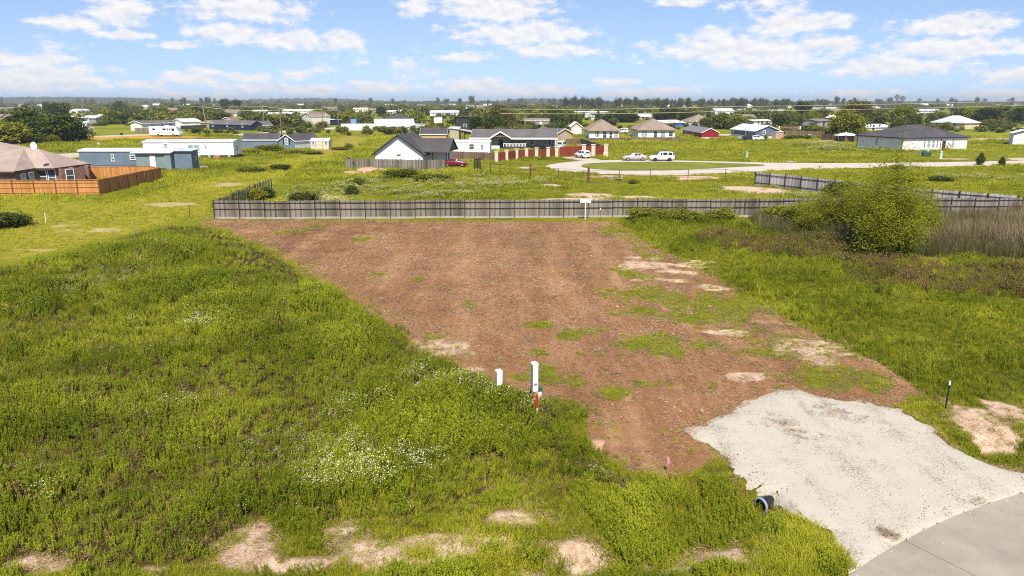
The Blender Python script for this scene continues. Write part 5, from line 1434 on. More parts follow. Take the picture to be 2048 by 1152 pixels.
poles = {}
for nm, args in dict(a=('leaning utility pole between the motorhome and the navy mobile home', 417, 274, 211, -.09), b=('utility pole rising behind the ranch house', 353.5, 240, 209), c=('utility pole standing at the bend of the pale road', 563.5, 268.5, 217, -.02),
                     d=('utility pole beside the small cottage and the covered yard', 529.5, 256, 210, -.02), e=('utility pole next to the white vinyl fence', 677.5, 258, 217, -.02), f=('utility pole at the far corner of the two-storey house', 646.5, 259.5, 216),
                     g=('utility pole standing beside the red barn', 1427, 257, 211, .02), h=('distant utility pole behind the lone grey mobile home', 1077.5, 224, 207.5), i=('distant utility pole over the pink-roofed house', 1295.5, 224, 210), j=('slim utility pole next to the tall dark trees', 1142, 246, 218),
                     k=('utility pole beyond the dark hipped roof', 1846, 254, 219), l=('short pole in front of the grey-blue bungalow', 168.5, 245.5, 208.5)).items():
    poles[nm] = pole(*args)


def wire(label, pts, sag):
    o = Vector((pts[0].x, pts[0].y, 0))
    path = []
    for a, b in zip(pts[:-1], pts[1:]):
        for t in np.linspace(0, 1, 14)[:-1]:
            q = a.lerp(b, t); q.z -= sag * 4 * t * (1 - t)
            path.append(q - o)
    path.append(pts[-1] - o)
    ob = MB().tube(path, .075, 5).build('overhead_wire', mat('cable', rgb(205, 198, 150, .9), .6))
    ob.location = o
    tag(ob, label, 'wire')


def top(k, dz=0.0): p, h = poles[k]; return Vector((p.x, p.y - .1, h - .55 + dz))


wr_end, wl_end = G(2150, 250), G(1000, 262)
wire('upper sagging power line crossing above the red barn to the right edge', [Vector((wl_end.x, wl_end.y, HZ(wl_end, 218))), top('g'), Vector((wr_end.x, wr_end.y, HZ(wr_end, 198)))], .5)
wire('lower power line crossing in front of the far woods', [Vector((wl_end.x, wl_end.y, HZ(wl_end, 227))), top('g', -1.9), Vector((wr_end.x, wr_end.y, HZ(wr_end, 207)))], .5)
wire('power line between the leaning pole and the pole at the road bend', [top('a'), top('c'), top('e')], .6)
wire('power line from the ranch house pole toward the covered yard', [top('b'), top('d'), top('f')], .6)
# ---- near things on the lot
PLASTIC = mat('pedestal_plastic', (.72, .74, .78, 1), .4, .08)
GREYP = mat('pedestal_grey', rgb(150, 146, 144, .8), .5, .2)


def gz(p): return float(hfun(p.x, p.y))


def pedestal(label, px, py, top, w, d, post=False):
    p = G(px, py); h = HZ(p, top)
    root = thing('utility_pedestal', label, 'pedestal', (p.x, p.y, gz(p)), R(20))
    h -= gz(p)
    z0 = h - 1.12 if post else .15
    mb = MB()
    pr = [(-w / 2, -d / 2), (w / 2, -d / 2), (w / 2, d / 2), (-w / 2, d / 2)]
    mb.box(-w / 2, w / 2, -d / 2, d / 2, z0, h - .06)
    mb.add([(-w / 2 - .012, -d / 2 - .012, h - .06), (w / 2 + .012, -d / 2 - .012, h - .06), (w / 2 + .012, d / 2 + .012, h - .06), (-w / 2 - .012, d / 2 + .012, h - .06), (-w / 2 + .02, -d / 2 + .02, h), (w / 2 - .02, -d / 2 + .02, h), (w / 2 - .02, d / 2 - .02, h), (-w / 2 + .02, d / 2 - .02, h)],
           [(0, 3, 2, 1), (4, 5, 6, 7), (0, 1, 5, 4), (1, 2, 6, 5), (2, 3, 7, 6), (3, 0, 4, 7)])
    mb.build('cover', PLASTIC, root)
    MB().box(-w / 2 - .006, -w / 2 - .001, -d / 2 + .03, d / 2 - .03, z0 + .05, h - .12).build('side_panel', GREYP, root)
    MB().box(-.03, .03, -.04, .02, -.1, z0 + .01).build('stake', PLASTIC if post else GREYP, root)
    MB().box(-w * .3, w * .3, -d / 2 - .01, -d / 2 - .001, z0 + .25, z0 + .32).build('latch', GREYP, root)
    return root


pedestal('short white utility pedestal with vines on it, left of the taller one', 998, 794, 739, .22, .20)
pedestal('tall white utility pedestal on a stake at the edge of the weeds', 1068.5, 812, 724, .20, .24, True)
p = G(1073, 838); h = HZ(p, 783) - gz(p)
root = thing('marker_post', 'orange and red banded cable marker post in front of the tall pedestal', 'marker', (p.x, p.y, gz(p)))
MB().tube([(0, 0, -.1), (0, 0, h - .62)], .045, 10).build('shaft', TRIM, root)
MB().tube([(0, 0, h - .62), (0, 0, h - .1)], .052, 10).build('red_band', mat('marker_red', rgb(196, 40, 22, .9), .5), root)
MB().tube([(0, 0, h - .1), (0, 0, h - .03), (0, 0, h)], [.052, .05, .02], 10).build('orange_cap', mat('marker_orange', rgb(235, 120, 20, .9), .5), root)
p = G(1079, 806)
root = thing('cable_box', 'small green-topped white cable stub beside the marker post', 'pedestal', (p.x, p.y, gz(p)))
MB().tube([(0, 0, -.05), (0, 0, .45)], .09, 12).build('base', PLASTIC, root); MB().tube([(0, 0, .451), (0, 0, .6), (0, 0, .64)], [.1, .1, .05], 12).build('cap', mat('cable_green', rgb(40, 110, 80, .8), .5), root)
# T-post
p = G(1892, 816); h = HZ(p, 762) - gz(p)
root = thing('fence_stake', 'thin dark steel T-post with a white tip right of the driveway', 'stake', (p.x, p.y, gz(p)), R(15))
mb = MB(); mb.box(-.025, .025, -.006, .006, -.2, h - .16); mb.box(-.006, .006, .006, .045, -.2, h - .16); mb.build('shaft', mat('stake_green', rgb(40, 52, 44, .8), .5), root)
mb = MB(); mb.box(-.028, .028, -.009, .009, h - .16, h); mb.box(-.009, .009, .009, .048, h - .16, h); mb.build('tip', TRIM, root)
# flag stake
p = G(1334, 946); h = HZ(p, 914) - gz(p)
root = thing('survey_flag', 'thin survey stake with a pink ribbon at the front edge of the lot', 'stake', (p.x, p.y, gz(p)))
MB().tube([(0, 0, -.1), (0, 0, h)], .008, 6).build('rod', GREYP, root)
mb = MB(); mb.add([(-.03, -.01, h), (.05, -.02, h - .02), (.06, .01, h - .25), (-.02, .015, h - .28), (-.03, .0, h), (.05, -.005, h - .02), (.06, .025, h - .25), (-.02, .03, h - .28)], [(0, 1, 2, 3), (7, 6, 5, 4), (0, 4, 5, 1), (1, 5, 6, 2), (2, 6, 7, 3), (3, 7, 4, 0)])
mb.build('ribbon', mat('pink_ribbon', rgb(236, 150, 190, .9), .6), root)


def rock(name, label, px, py, sx, sy, sz, m, seed, cat='rock', dz=0.0):
    r = np.random.default_rng(seed)
    bm = bmesh.new(); bmesh.ops.create_icosphere(bm, subdivisions=2, radius=1)
    for v in bm.verts:
        k = 1 + (r.random() - .5) * .3
        v.co = Vector((v.co.x * sx * k, v.co.y * sy * k, max(v.co.z, -.4) * sz * k))
    me = bpy.data.meshes.new(name); bm.to_mesh(me); bm.free(); me.materials.append(m)
    o = link(name, me); p = G(px, py); o.location = (p.x, p.y, gz(p) + sz * .25 + dz); o.rotation_euler = (0, 0, r.random() * 6)
    return tag(o, label, cat)


rock('concrete_lump', 'half-buried pale concrete washout lump where weeds meet the lot', 1192, 892, .42, .30, .16, mat('washout', rgb(188, 150, 120, .85), .9, .3, 3, bump=.4), 3, 'rubble')
rock('concrete_lump', 'small white chunk of concrete on the front of the washout lump', 1199, 893, .13, .08, .10, mat('white_chunk', (.7, .68, .64, 1), .9, .2), 4, 'rubble')
rock('stone', 'pale stone in the short grass beside the driveway foot', 1583, 1052, .18, .11, .07, mat('tan_stone', rgb(220, 185, 150, .85), .9, .2), 5)
rock('litter', 'scrap of white litter in the grass by the driveway foot', 1656, 1108, .07, .05, .035, mat('litter_white', (.78, .79, .82, 1), .6, .05), 6, 'litter')
for i, (x, y, s, lb) in enumerate(((735, 344, 2.3, 'large heap of pink-brown soil in front of the grey picket fence'), (762, 341, 1.3, 'smaller heap of soil at the right end of the soil heap'), (705, 347, 1.4, 'low heap of soil at the left end of the soil heap'))):
    rock('soil_heap', lb, x, y, s * 1.3, s * .8, s * .36, mat('pink_soil', rgb(214, 168, 140, .8), .95, .35, 1.5, bump=.6, bscale=3), 20 + i, 'soil heap', -.2)
for i, (x, y, sx, sz, rot, lb) in enumerate(((1344, 975, .35, .02, .5, 'dry grey stick lying at the weedy front edge of the lot'), (1235, 748, .3, .03, .1, 'short dead branch lying on the mown lot behind the tall pedestal'))):
    p = G(x, y); ob = MB().tube([(-sx, 0, .03), (0, .03, .05), (sx, -.02, .03)], [.03, .025, .012], 6).build('stick', mat('dead_wood', rgb(120, 105, 90, .8), .9)); ob.location = (p.x, p.y, gz(p)); ob.rotation_euler = (0, 0, rot); tag(ob, lb, 'stick')

# culvert pipe
p = G(1521, 990); q = G(1850, 880)
d = (q - p); d.z = 0; d.normalize()
root = thing('culvert_pipe', 'black plastic culvert pipe with a pale blue rim under the gravel driveway', 'pipe', (p.x + d.x * .28, p.y + d.y * .28, -.36), math.atan2(d.y, d.x))
zc = 0.0
pr = []
mb = MB(); n = 20
rings = []
for k in range(40):
    x = -.2 + k * .05; rr = .215 + (.015 if k % 2 else 0)
    rings.append([(x, rr * math.cos(2 * math.pi * i / n), zc + rr * math.sin(2 * math.pi * i / n)) for i in range(n)])
for k in range(40):
    x = -.2 + (39 - k) * .05
    rings.append([(x, .195 * math.cos(2 * math.pi * i / n), zc + .195 * math.sin(2 * math.pi * i / n)) for i in range(n)])
mb.add([v for r in rings for v in r], [(i * n + k, i * n + (k + 1) % n, (i + 1) * n + (k + 1) % n, (i + 1) * n + k) for i in range(len(rings) - 1) for k in range(n)])
mb.build('barrel', mat('black_plastic', (.02, .02, .022, 1), .45, .2), root, True)
mb = MB(); rg_ = []
for (x, rr) in ((-.24, .196), (-.24, .245), (-.19, .245), (-.19, .232)):
    rg_.append([(x, rr * math.cos(2 * math.pi * i / n), zc + rr * math.sin(2 * math.pi * i / n)) for i in range(n)])
mb.add([v for r in rg_ for v in r], [(i * n + k, i * n + (k + 1) % n, (i + 1) * n + (k + 1) % n, (i + 1) * n + k) for i in range(3) for k in range(n)])
mb.build('rim', mat('blue_grey_rim', rgb(150, 165, 195, .85), .5, .15), root, True)

# sign on the fence
p = G(1169.5, 438.8); h = HZ(p, 398)
root = thing('yard_sign', 'blank white board on a white post in front of the paling fence', 'sign', (p.x, p.y - .25, 0))
MB().box(-.03, .03, -.05, .03, 0, h - .05).build('post', TRIM, root); MB().box(-.52, .52, -.075, -.052, h - .30, h).build('board', TRIM, root)
p = G(1199.5, 442); root = thing('marker_stake', 'thin dark stake with a pale top in front of the paling fence', 'stake', (p.x, p.y - .2, 0))
MB().tube([(0, 0, 0), (0, 0, 1.1)], .025, 6).build('rod', DARK, root); MB().tube([(0, 0, 1.1), (0, 0, 1.25)], .05, 6).build('top', TRIM, root)
for (px, py, tp, lb, m) in ((270, 470, 441, 'weathered grey survey stake in the grass left of the lot', GREYP), (380, 438, 412, 'thin brown stake beside the left fence corner', RUST), (92, 446, 427, 'thin pale-topped stake by the dark shrub on the left', TRIM), (523, 354, 322, 'thin stake in the mown swath before the white mobile home', GREYP)):
    p = G(px, py); h = HZ(p, tp)
    root = thing('stake', lb, 'stake', (p.x, p.y, gz(p))); MB().tube([(0, 0, -.1), (.03, 0, h - .1)], .03, 6).build('rod', m, root); MB().tube([(.03, 0, h - .1), (.03, 0, h)], .04, 6).build('top', m if m is not TRIM else TRIM, root)


def stub(name, label, px, py, tp, w, m, shape='pipe', cat='utility box'):
    p = G(px, py); h = HZ(p, tp); s = w / F * p.length
    root = thing(name, label, cat, p)
    if shape == 'pipe':
        MB().tube([(0, 0, -.1), (0, 0, h * .85)], s / 2, 10).build('tube', m, root); MB().tube([(0, 0, h * .85), (0, 0, h * .96), (0, 0, h)], [s * .56, s * .56, s * .2], 10).build('cap', m, root)
    else:
        MB().box(-s / 2, s / 2, -s * .3, s * .3, 0, h * .75).build('body', m, root); MB().add([(-s / 2 - .03, -s * .33, h * .752), (s / 2 + .03, -s * .33, h * .752), (s / 2 + .03, s * .33, h * .752), (-s / 2 - .03, s * .33, h * .752), (-s * .4, -s * .2, h), (s * .4, -s * .2, h), (s * .4, s * .2, h), (-s * .4, s * .2, h)], [(0, 3, 2, 1), (4, 5, 6, 7), (0, 1, 5, 4), (1, 2, 6, 5), (2, 3, 7, 6), (3, 0, 4, 7)]).build('lid', m, root)


MINT = mat('mint_plastic', rgb(180, 225, 205, .85), .5)
TGREEN = mat('transformer_green', rgb(60, 82, 66, .8), .5)
stub('utility_pedestal', 'pale mint utility tube in the field beyond the loop road', 1493.5, 316, 303, 3.4, MINT)
stub('transformer_box', 'dark green transformer box in front of the dark-roofed white house', 1852, 313, 302.5, 13, TGREEN, 'box')
stub('utility_pedestal', 'pale mint tube right of the transformer box', 1881, 317, 302, 4.5, MINT)
stub('utility_pedestal', 'short grey post left of the transformer box', 1839.5, 312, 302, 4, GREYP)
stub('utility_pedestal', 'white post directly behind the transformer box', 1855, 309, 300, 3.5, TRIM)
stub('valve_box', 'round white concrete collar at the near edge of the loop road', 1640.5, 340, 331, 6, CONC)
stub('junction_box', 'grey box on a post beside the rusty wire fence', 1222, 362, 352, 7, GREYP, 'box')
stub('mail_box', 'white dome-topped pillar beside the end of the red gate', 1211, 314, 304, 9, PILLAR, 'box', 'pillar')
stub('utility_pedestal', 'small pale pedestal on the bank behind the brick house', 198, 292, 285.5, 3.5, TRIM)
stub('bin', 'small dark bin on the grass near the white track', 243, 270.5, 265.5, 4, DARK, 'box', 'bin')
stub('planter', 'dark round barrel by the road bend', 577, 258.5, 253.5, 7, DARK, 'pipe', 'barrel')
p = G(1240, 364)
root = thing('scrap_sheet', 'bent grey scrap of sheet metal leaning by the rusty wire fence', 'scrap', p, R(20))
MB().slab([(-.5, 0, .55), (.5, .1, .5), (.5, .8, .35), (-.5, .7, .3)], .06).build('sheet', METAL_G, root); MB().beam((.4, .4, 0), (.45, .3, .9), .1).build('leg', METAL_G, root); MB().beam((-.4, .4, 0), (-.4, .3, .3), .1).build('leg', METAL_G, root)
p = G(400, 336)
root = thing('boat_hull', 'upturned pale boat hull in the grass beside the blue-grey trailer', 'boat', p, R(3))
st = [(-1.45, .1, .12), (-1.2, .42, .3), (-.4, .55, .36), (.5, .55, .36), (1.2, .38, .28), (1.5, .06, .1)]
mb = MB(); rr = [[(x, -w, 0.02), (x, -w * .7, h * .8), (x, 0, h), (x, w * .7, h * .8), (x, w, 0.02)] for x, w, h in st]
mb.add([v for r in rr for v in r], [(i * 5 + k, i * 5 + k + 1, (i + 1) * 5 + k + 1, (i + 1) * 5 + k) for i in range(5) for k in range(4)]); mb.build('hull', METAL_G, root, True); MB().beam((-1.2, 0, .37), (1.2, 0, .37), .06).build('keel', GREYP, root)
# clutter in the slate-blue home's yard and garden canopies
for (px, py, tp, w, lb, m) in ((1700, 285, 266, 36, 'white garden canopy tent behind the brown paling fence', METAL_W), (1668, 252, 229, 22, 'white round hoop tent beside the yellow-green willow', METAL_W)):
    p = G(px, py); h = HZ(p, tp); s = w / F * p.length / 2
    root = thing('canopy_tent', lb, 'tent', (p.x, p.y + 3, 0))
    MB().add([(-s, -s * .6, h * .7), (s, -s * .6, h * .7), (s, s * .6, h * .7), (-s, s * .6, h * .7), (-s * .5, 0, h * .95), (s * .5, 0, h * .95), (0, 0, h)], [(0, 1, 5, 6, 4), (1, 2, 5), (2, 3, 4, 6, 5), (3, 0, 4)]).build('canopy', m, root)
    for x in (-s, s):
        for y in (-s * .6, s * .6): MB().tube([(x, y, 0), (x, y, h * .7)], .05, 6).build('leg', GREYP, root)
root = thing('grill', 'dark covered barbecue with a pale lid in the cluttered yard', 'grill', G(1615, 279))
MB().box(-.7, .7, -.4, .4, .3, 1.3).build('body', DARK, root); MB().box(-.1, .9, -.42, .42, 1.302, 1.5).build('lid', METAL_G, root)
for x in (-.6, .6): MB().box(x - .05, x + .05, -.3, .3, 0, .3).build('leg', DARK, root)
root = thing('trailer', 'small flat utility trailer with a wheel before the slate-blue home', 'trailer', G(1484, 281), R(25))
MB().box(-1.4, 1.4, -.7, .7, .45, .6).build('bed', GREYP, root); MB().beam((1.4, 0, .5), (2.4, 0, .45), .08).build('hitch', DARK, root); MB().box(-1.4, -1.2, -.7, .7, .6, 1.3).build('headboard', METAL_G, root)
for s in (1, -1): MB().tube([(0, s * .72, .33), (0, s * .9, .33)], .33, 12).build('wheel', RUBBER, root)
root = thing('garden_table', 'round garden table with a thatched top near the grey slanting fence', 'table', G(1161, 300))
MB().tube([(0, 0, 1.0), (0, 0, 1.35)], [1.3, .7], 12).build('top', PORCH, root); MB().tube([(0, 0, 0), (0, 0, 1.0)], .12, 8).build('leg', PORCH, root)
# ================================================================== trees and shrubs
def leaf_quads(C, size, r, flat=0.35, asp=0.55, up=None):
    """one small quad for each centre, facing random ways with a lean towards the sky"""
    n = len(C)
    a = r.normal(size=(n, 3)); a /= np.linalg.norm(a, axis=1)[:, None]
    nrm = r.normal(size=(n, 3)); nrm[:, 2] = np.abs(nrm[:, 2]) + flat
    nrm /= np.linalg.norm(nrm, axis=1)[:, None]
    if up is not None: a = a * (1 - up) + np.array([0, 0, 1.0]) * up
    t = a - nrm * (a * nrm).sum(1)[:, None]
    t /= np.linalg.norm(t, axis=1)[:, None] + 1e-9
    b = np.cross(nrm, t)
    s = (size * r.uniform(.6, 1.4, n))[:, None]
    q = np.stack([C - t * s, C + b * s * asp * .9 - t * s * .1, C + t * s, C - b * s * asp * .9 - t * s * .1], 1)
    return q.reshape(-1, 3), np.arange(4 * n).reshape(-1, 4)


def crown_mesh(name, seed, clumps, per, leaf, kind='round', zlo=.14, cr=.16):
    r = np.random.default_rng(seed)
    cs = []
    lobes = r.normal(size=(6, 3)) * np.array([.22, .22, .20])
    while len(cs) < clumps:
        p = r.uniform(-1, 1, 3)
        d = np.linalg.norm(p)
        if d > 1: continue
        if kind == 'cone':
            z = (p[2] + 1) / 2; k = (1 - z) * .95 + .08
            c = np.array([p[0] * .5 * k, p[1] * .5 * k, .05 + z * .93])
        elif kind == 'pine':
            z = .52 + .45 * (p[2] + 1) / 2; k = .45 + .55 * math.sin(math.pi * min(1, (z - .48) / .5))
            if r.random() < .25: z = .3 + .3 * r.random(); k = .5
            c = np.array([p[0] * .5 * k, p[1] * .5 * k, z])
        else:
            if d < .5 and r.random() < .75: continue
            p = p * (.78 + .22 * r.random())
            c = np.array([p[0] * .44, p[1] * .44, zlo + (1 - zlo) * .5 + p[2] * (1 - zlo) * .46])
            c = c * np.array([.85, .85, .88]) + lobes[r.integers(6)] * (.8 if kind == 'open' else .5)
            if kind == 'bush': c[2] = max(c[2], .04)
        cs.append(c)
    V = []
    for c in cs:
        q = r.normal(size=(per, 3)) * cr * np.array([.55, .55, .42]) * r.uniform(.6, 1.25)
        if kind == 'willow':
            q = r.normal(size=(per, 3)) * cr * np.array([.35, .35, .35]); q[:, 2] -= np.abs(r.normal(size=per)) * cr * 1.0
        V.append(c + q)
    if kind == 'willow':
        V = []
        for k in range(clumps):
            a = r.uniform(0, 6.283); lean = min(.52, abs(r.normal()) * .25 * (1 if k % 3 else 1.4)); top = r.uniform(.45, 1.0) * (1.08 - .75 * min(1, lean))
            n = per
            t = np.clip(r.beta(2.2, 1.3, n), .05, 1)
            rad = lean * .95 * t ** 1.3 + .06 * r.random()
            gx, gy, gh = ((0, 0, 1.0), (-.24, .05, .72), (.26, -.06, .78), (.10, .22, .9), (-.12, -.2, .6), (.36, .1, .5), (-.38, -.05, .5))[k % 7]
            q = np.stack([gx * (.4 + .6 * t) + np.cos(a) * rad * .55, gy * (.4 + .6 * t) + np.sin(a) * rad * .55, gh * (top * t - .14 * np.clip(t - .6, 0, 1))], 1)
            q += r.normal(size=(n, 3)) * np.array([.030, .030, .022]) * (.5 + t[:, None])
            V.append(q)
    C = np.concatenate(V); C[:, 2] = np.clip(C[:, 2], .015, None)
    C[:, 2] /= np.percentile(C[:, 2], 96.5) if kind == 'willow' else C[:, 2].max()
    v, f = leaf_quads(C, leaf, r, asp=.28 if kind == 'willow' else .6)
    return np_mesh(name, v, f)


def trunk_mesh(name, seed, kind='round'):
    r = np.random.default_rng(seed)
    mb = MB()
    if kind == 'low':
        for k in range(9):
            a = k * .7; mb.tube([(0, 0, -.01), (.06 * math.cos(a), .06 * math.sin(a), .2), (.13 * math.cos(a), .13 * math.sin(a), .42)], [.012, .008, .003], 5)
    elif kind == 'pine':
        mb.tube([(0, 0, -.01), (.01, 0, .5), (0, .01, .97)], [.022, .016, .005], 7)
        for k in range(9):
            z = .45 + .05 * k; a = r.random() * 6.3; L = .3 * r.uniform(.6, 1)
            mb.tube([(0, 0, z), (L * math.cos(a), L * math.sin(a), z + .05)], [.008, .003], 5)
    else:
        mb.tube([(0, 0, -.01), (.01, .01, .18), (0, -.01, .4), (.02, 0, .75)], [.05, .04, .03, .01], 8)
        for k in range(8):
            z = .16 + .05 * k; a = k * 2.4 + r.random(); L = .36 * r.uniform(.7, 1)
            mb.tube([(0, 0, z), (L * .5 * math.cos(a), L * .5 * math.sin(a), z + .12), (L * math.cos(a), L * math.sin(a), z + .3)], [.022, .014, .005], 6)
    return mb.mesh(name, BARK, True)


BARK = mat('bark', rgb(92, 78, 66, .7), .95, .3, 6)
LEAF = {
    'dark': leaf_mat('leaf_dark', (.034, .058, .010, 1), (.100, .135, .022, 1), .25, inst=False, jitter=.35),
    'mid': leaf_mat('leaf_mid', (.058, .082, .012, 1), (.165, .185, .026, 1), .3, inst=False, jitter=.35),
    'bright': leaf_mat('leaf_bright', (.120, .150, .012, 1), (.300, .290, .026, 1), .35, inst=False, jitter=.35),
    'olive': leaf_mat('leaf_olive', (.080, .072, .018, 1), (.220, .170, .042, 1), .25, inst=False, jitter=.35),
    'blue': leaf_mat('leaf_pine', (.028, .048, .024, 1), (.075, .100, .045, 1), .15, inst=False, jitter=.35),
}
SHAPES = {
    'round': [(crown_mesh('crown', 40 + k, 150, 44, .044, 'round', .08, .16), trunk_mesh('trunk', 60 + k)) for k in range(3)],
    'open': [(crown_mesh('crown', 50 + k, 95, 44, .040, 'open', .18, .16), trunk_mesh('trunk', 70 + k)) for k in range(2)],
    'bush': [(crown_mesh('foliage', 80 + k, 140, 44, .040, 'bush', .0, .19), trunk_mesh('stems', 84 + k)) for k in range(3)],
    'cone': [(crown_mesh('crown', 90, 150, 36, .045, 'cone', .05, .11), trunk_mesh('trunk', 91))],
    'pine': [(crown_mesh('crown', 95 + k, 40, 44, .055, 'pine', .3, .17), trunk_mesh('trunk', 97 + k, 'pine')) for k in range(2)],
    'willow': [(crown_mesh('crown', 110, 460, 130, .0125, 'willow', .0, .13), trunk_mesh('trunk', 111, 'low'))],
}
_cm = {}
_tc = [0]


def tree(name, label, shape, lf, px, py, top, w, cat='tree', zoff=0.0, rz=None):
    p = G(px, py); h = HZ(p, top); wd = w / F * math.hypot(p.y, CAMH)
    root = thing(name, label, cat, (p.x, p.y, zoff), rz if rz is not None else random.random() * 6.28)
    root.scale = (wd, wd, h)
    v = SHAPES[shape][_tc[0] % len(SHAPES[shape])]; _tc[0] += 1
    key = (v[0].name, lf)
    if key not in _cm:
        m = v[0].copy(); m.materials.append(LEAF[lf]); _cm[key] = m
    nm = 'foliage' if shape == 'bush' else 'crown'
    link(nm, _cm[key], root)
    link('stems' if shape == 'bush' else 'trunk', v[1], root)
    return root


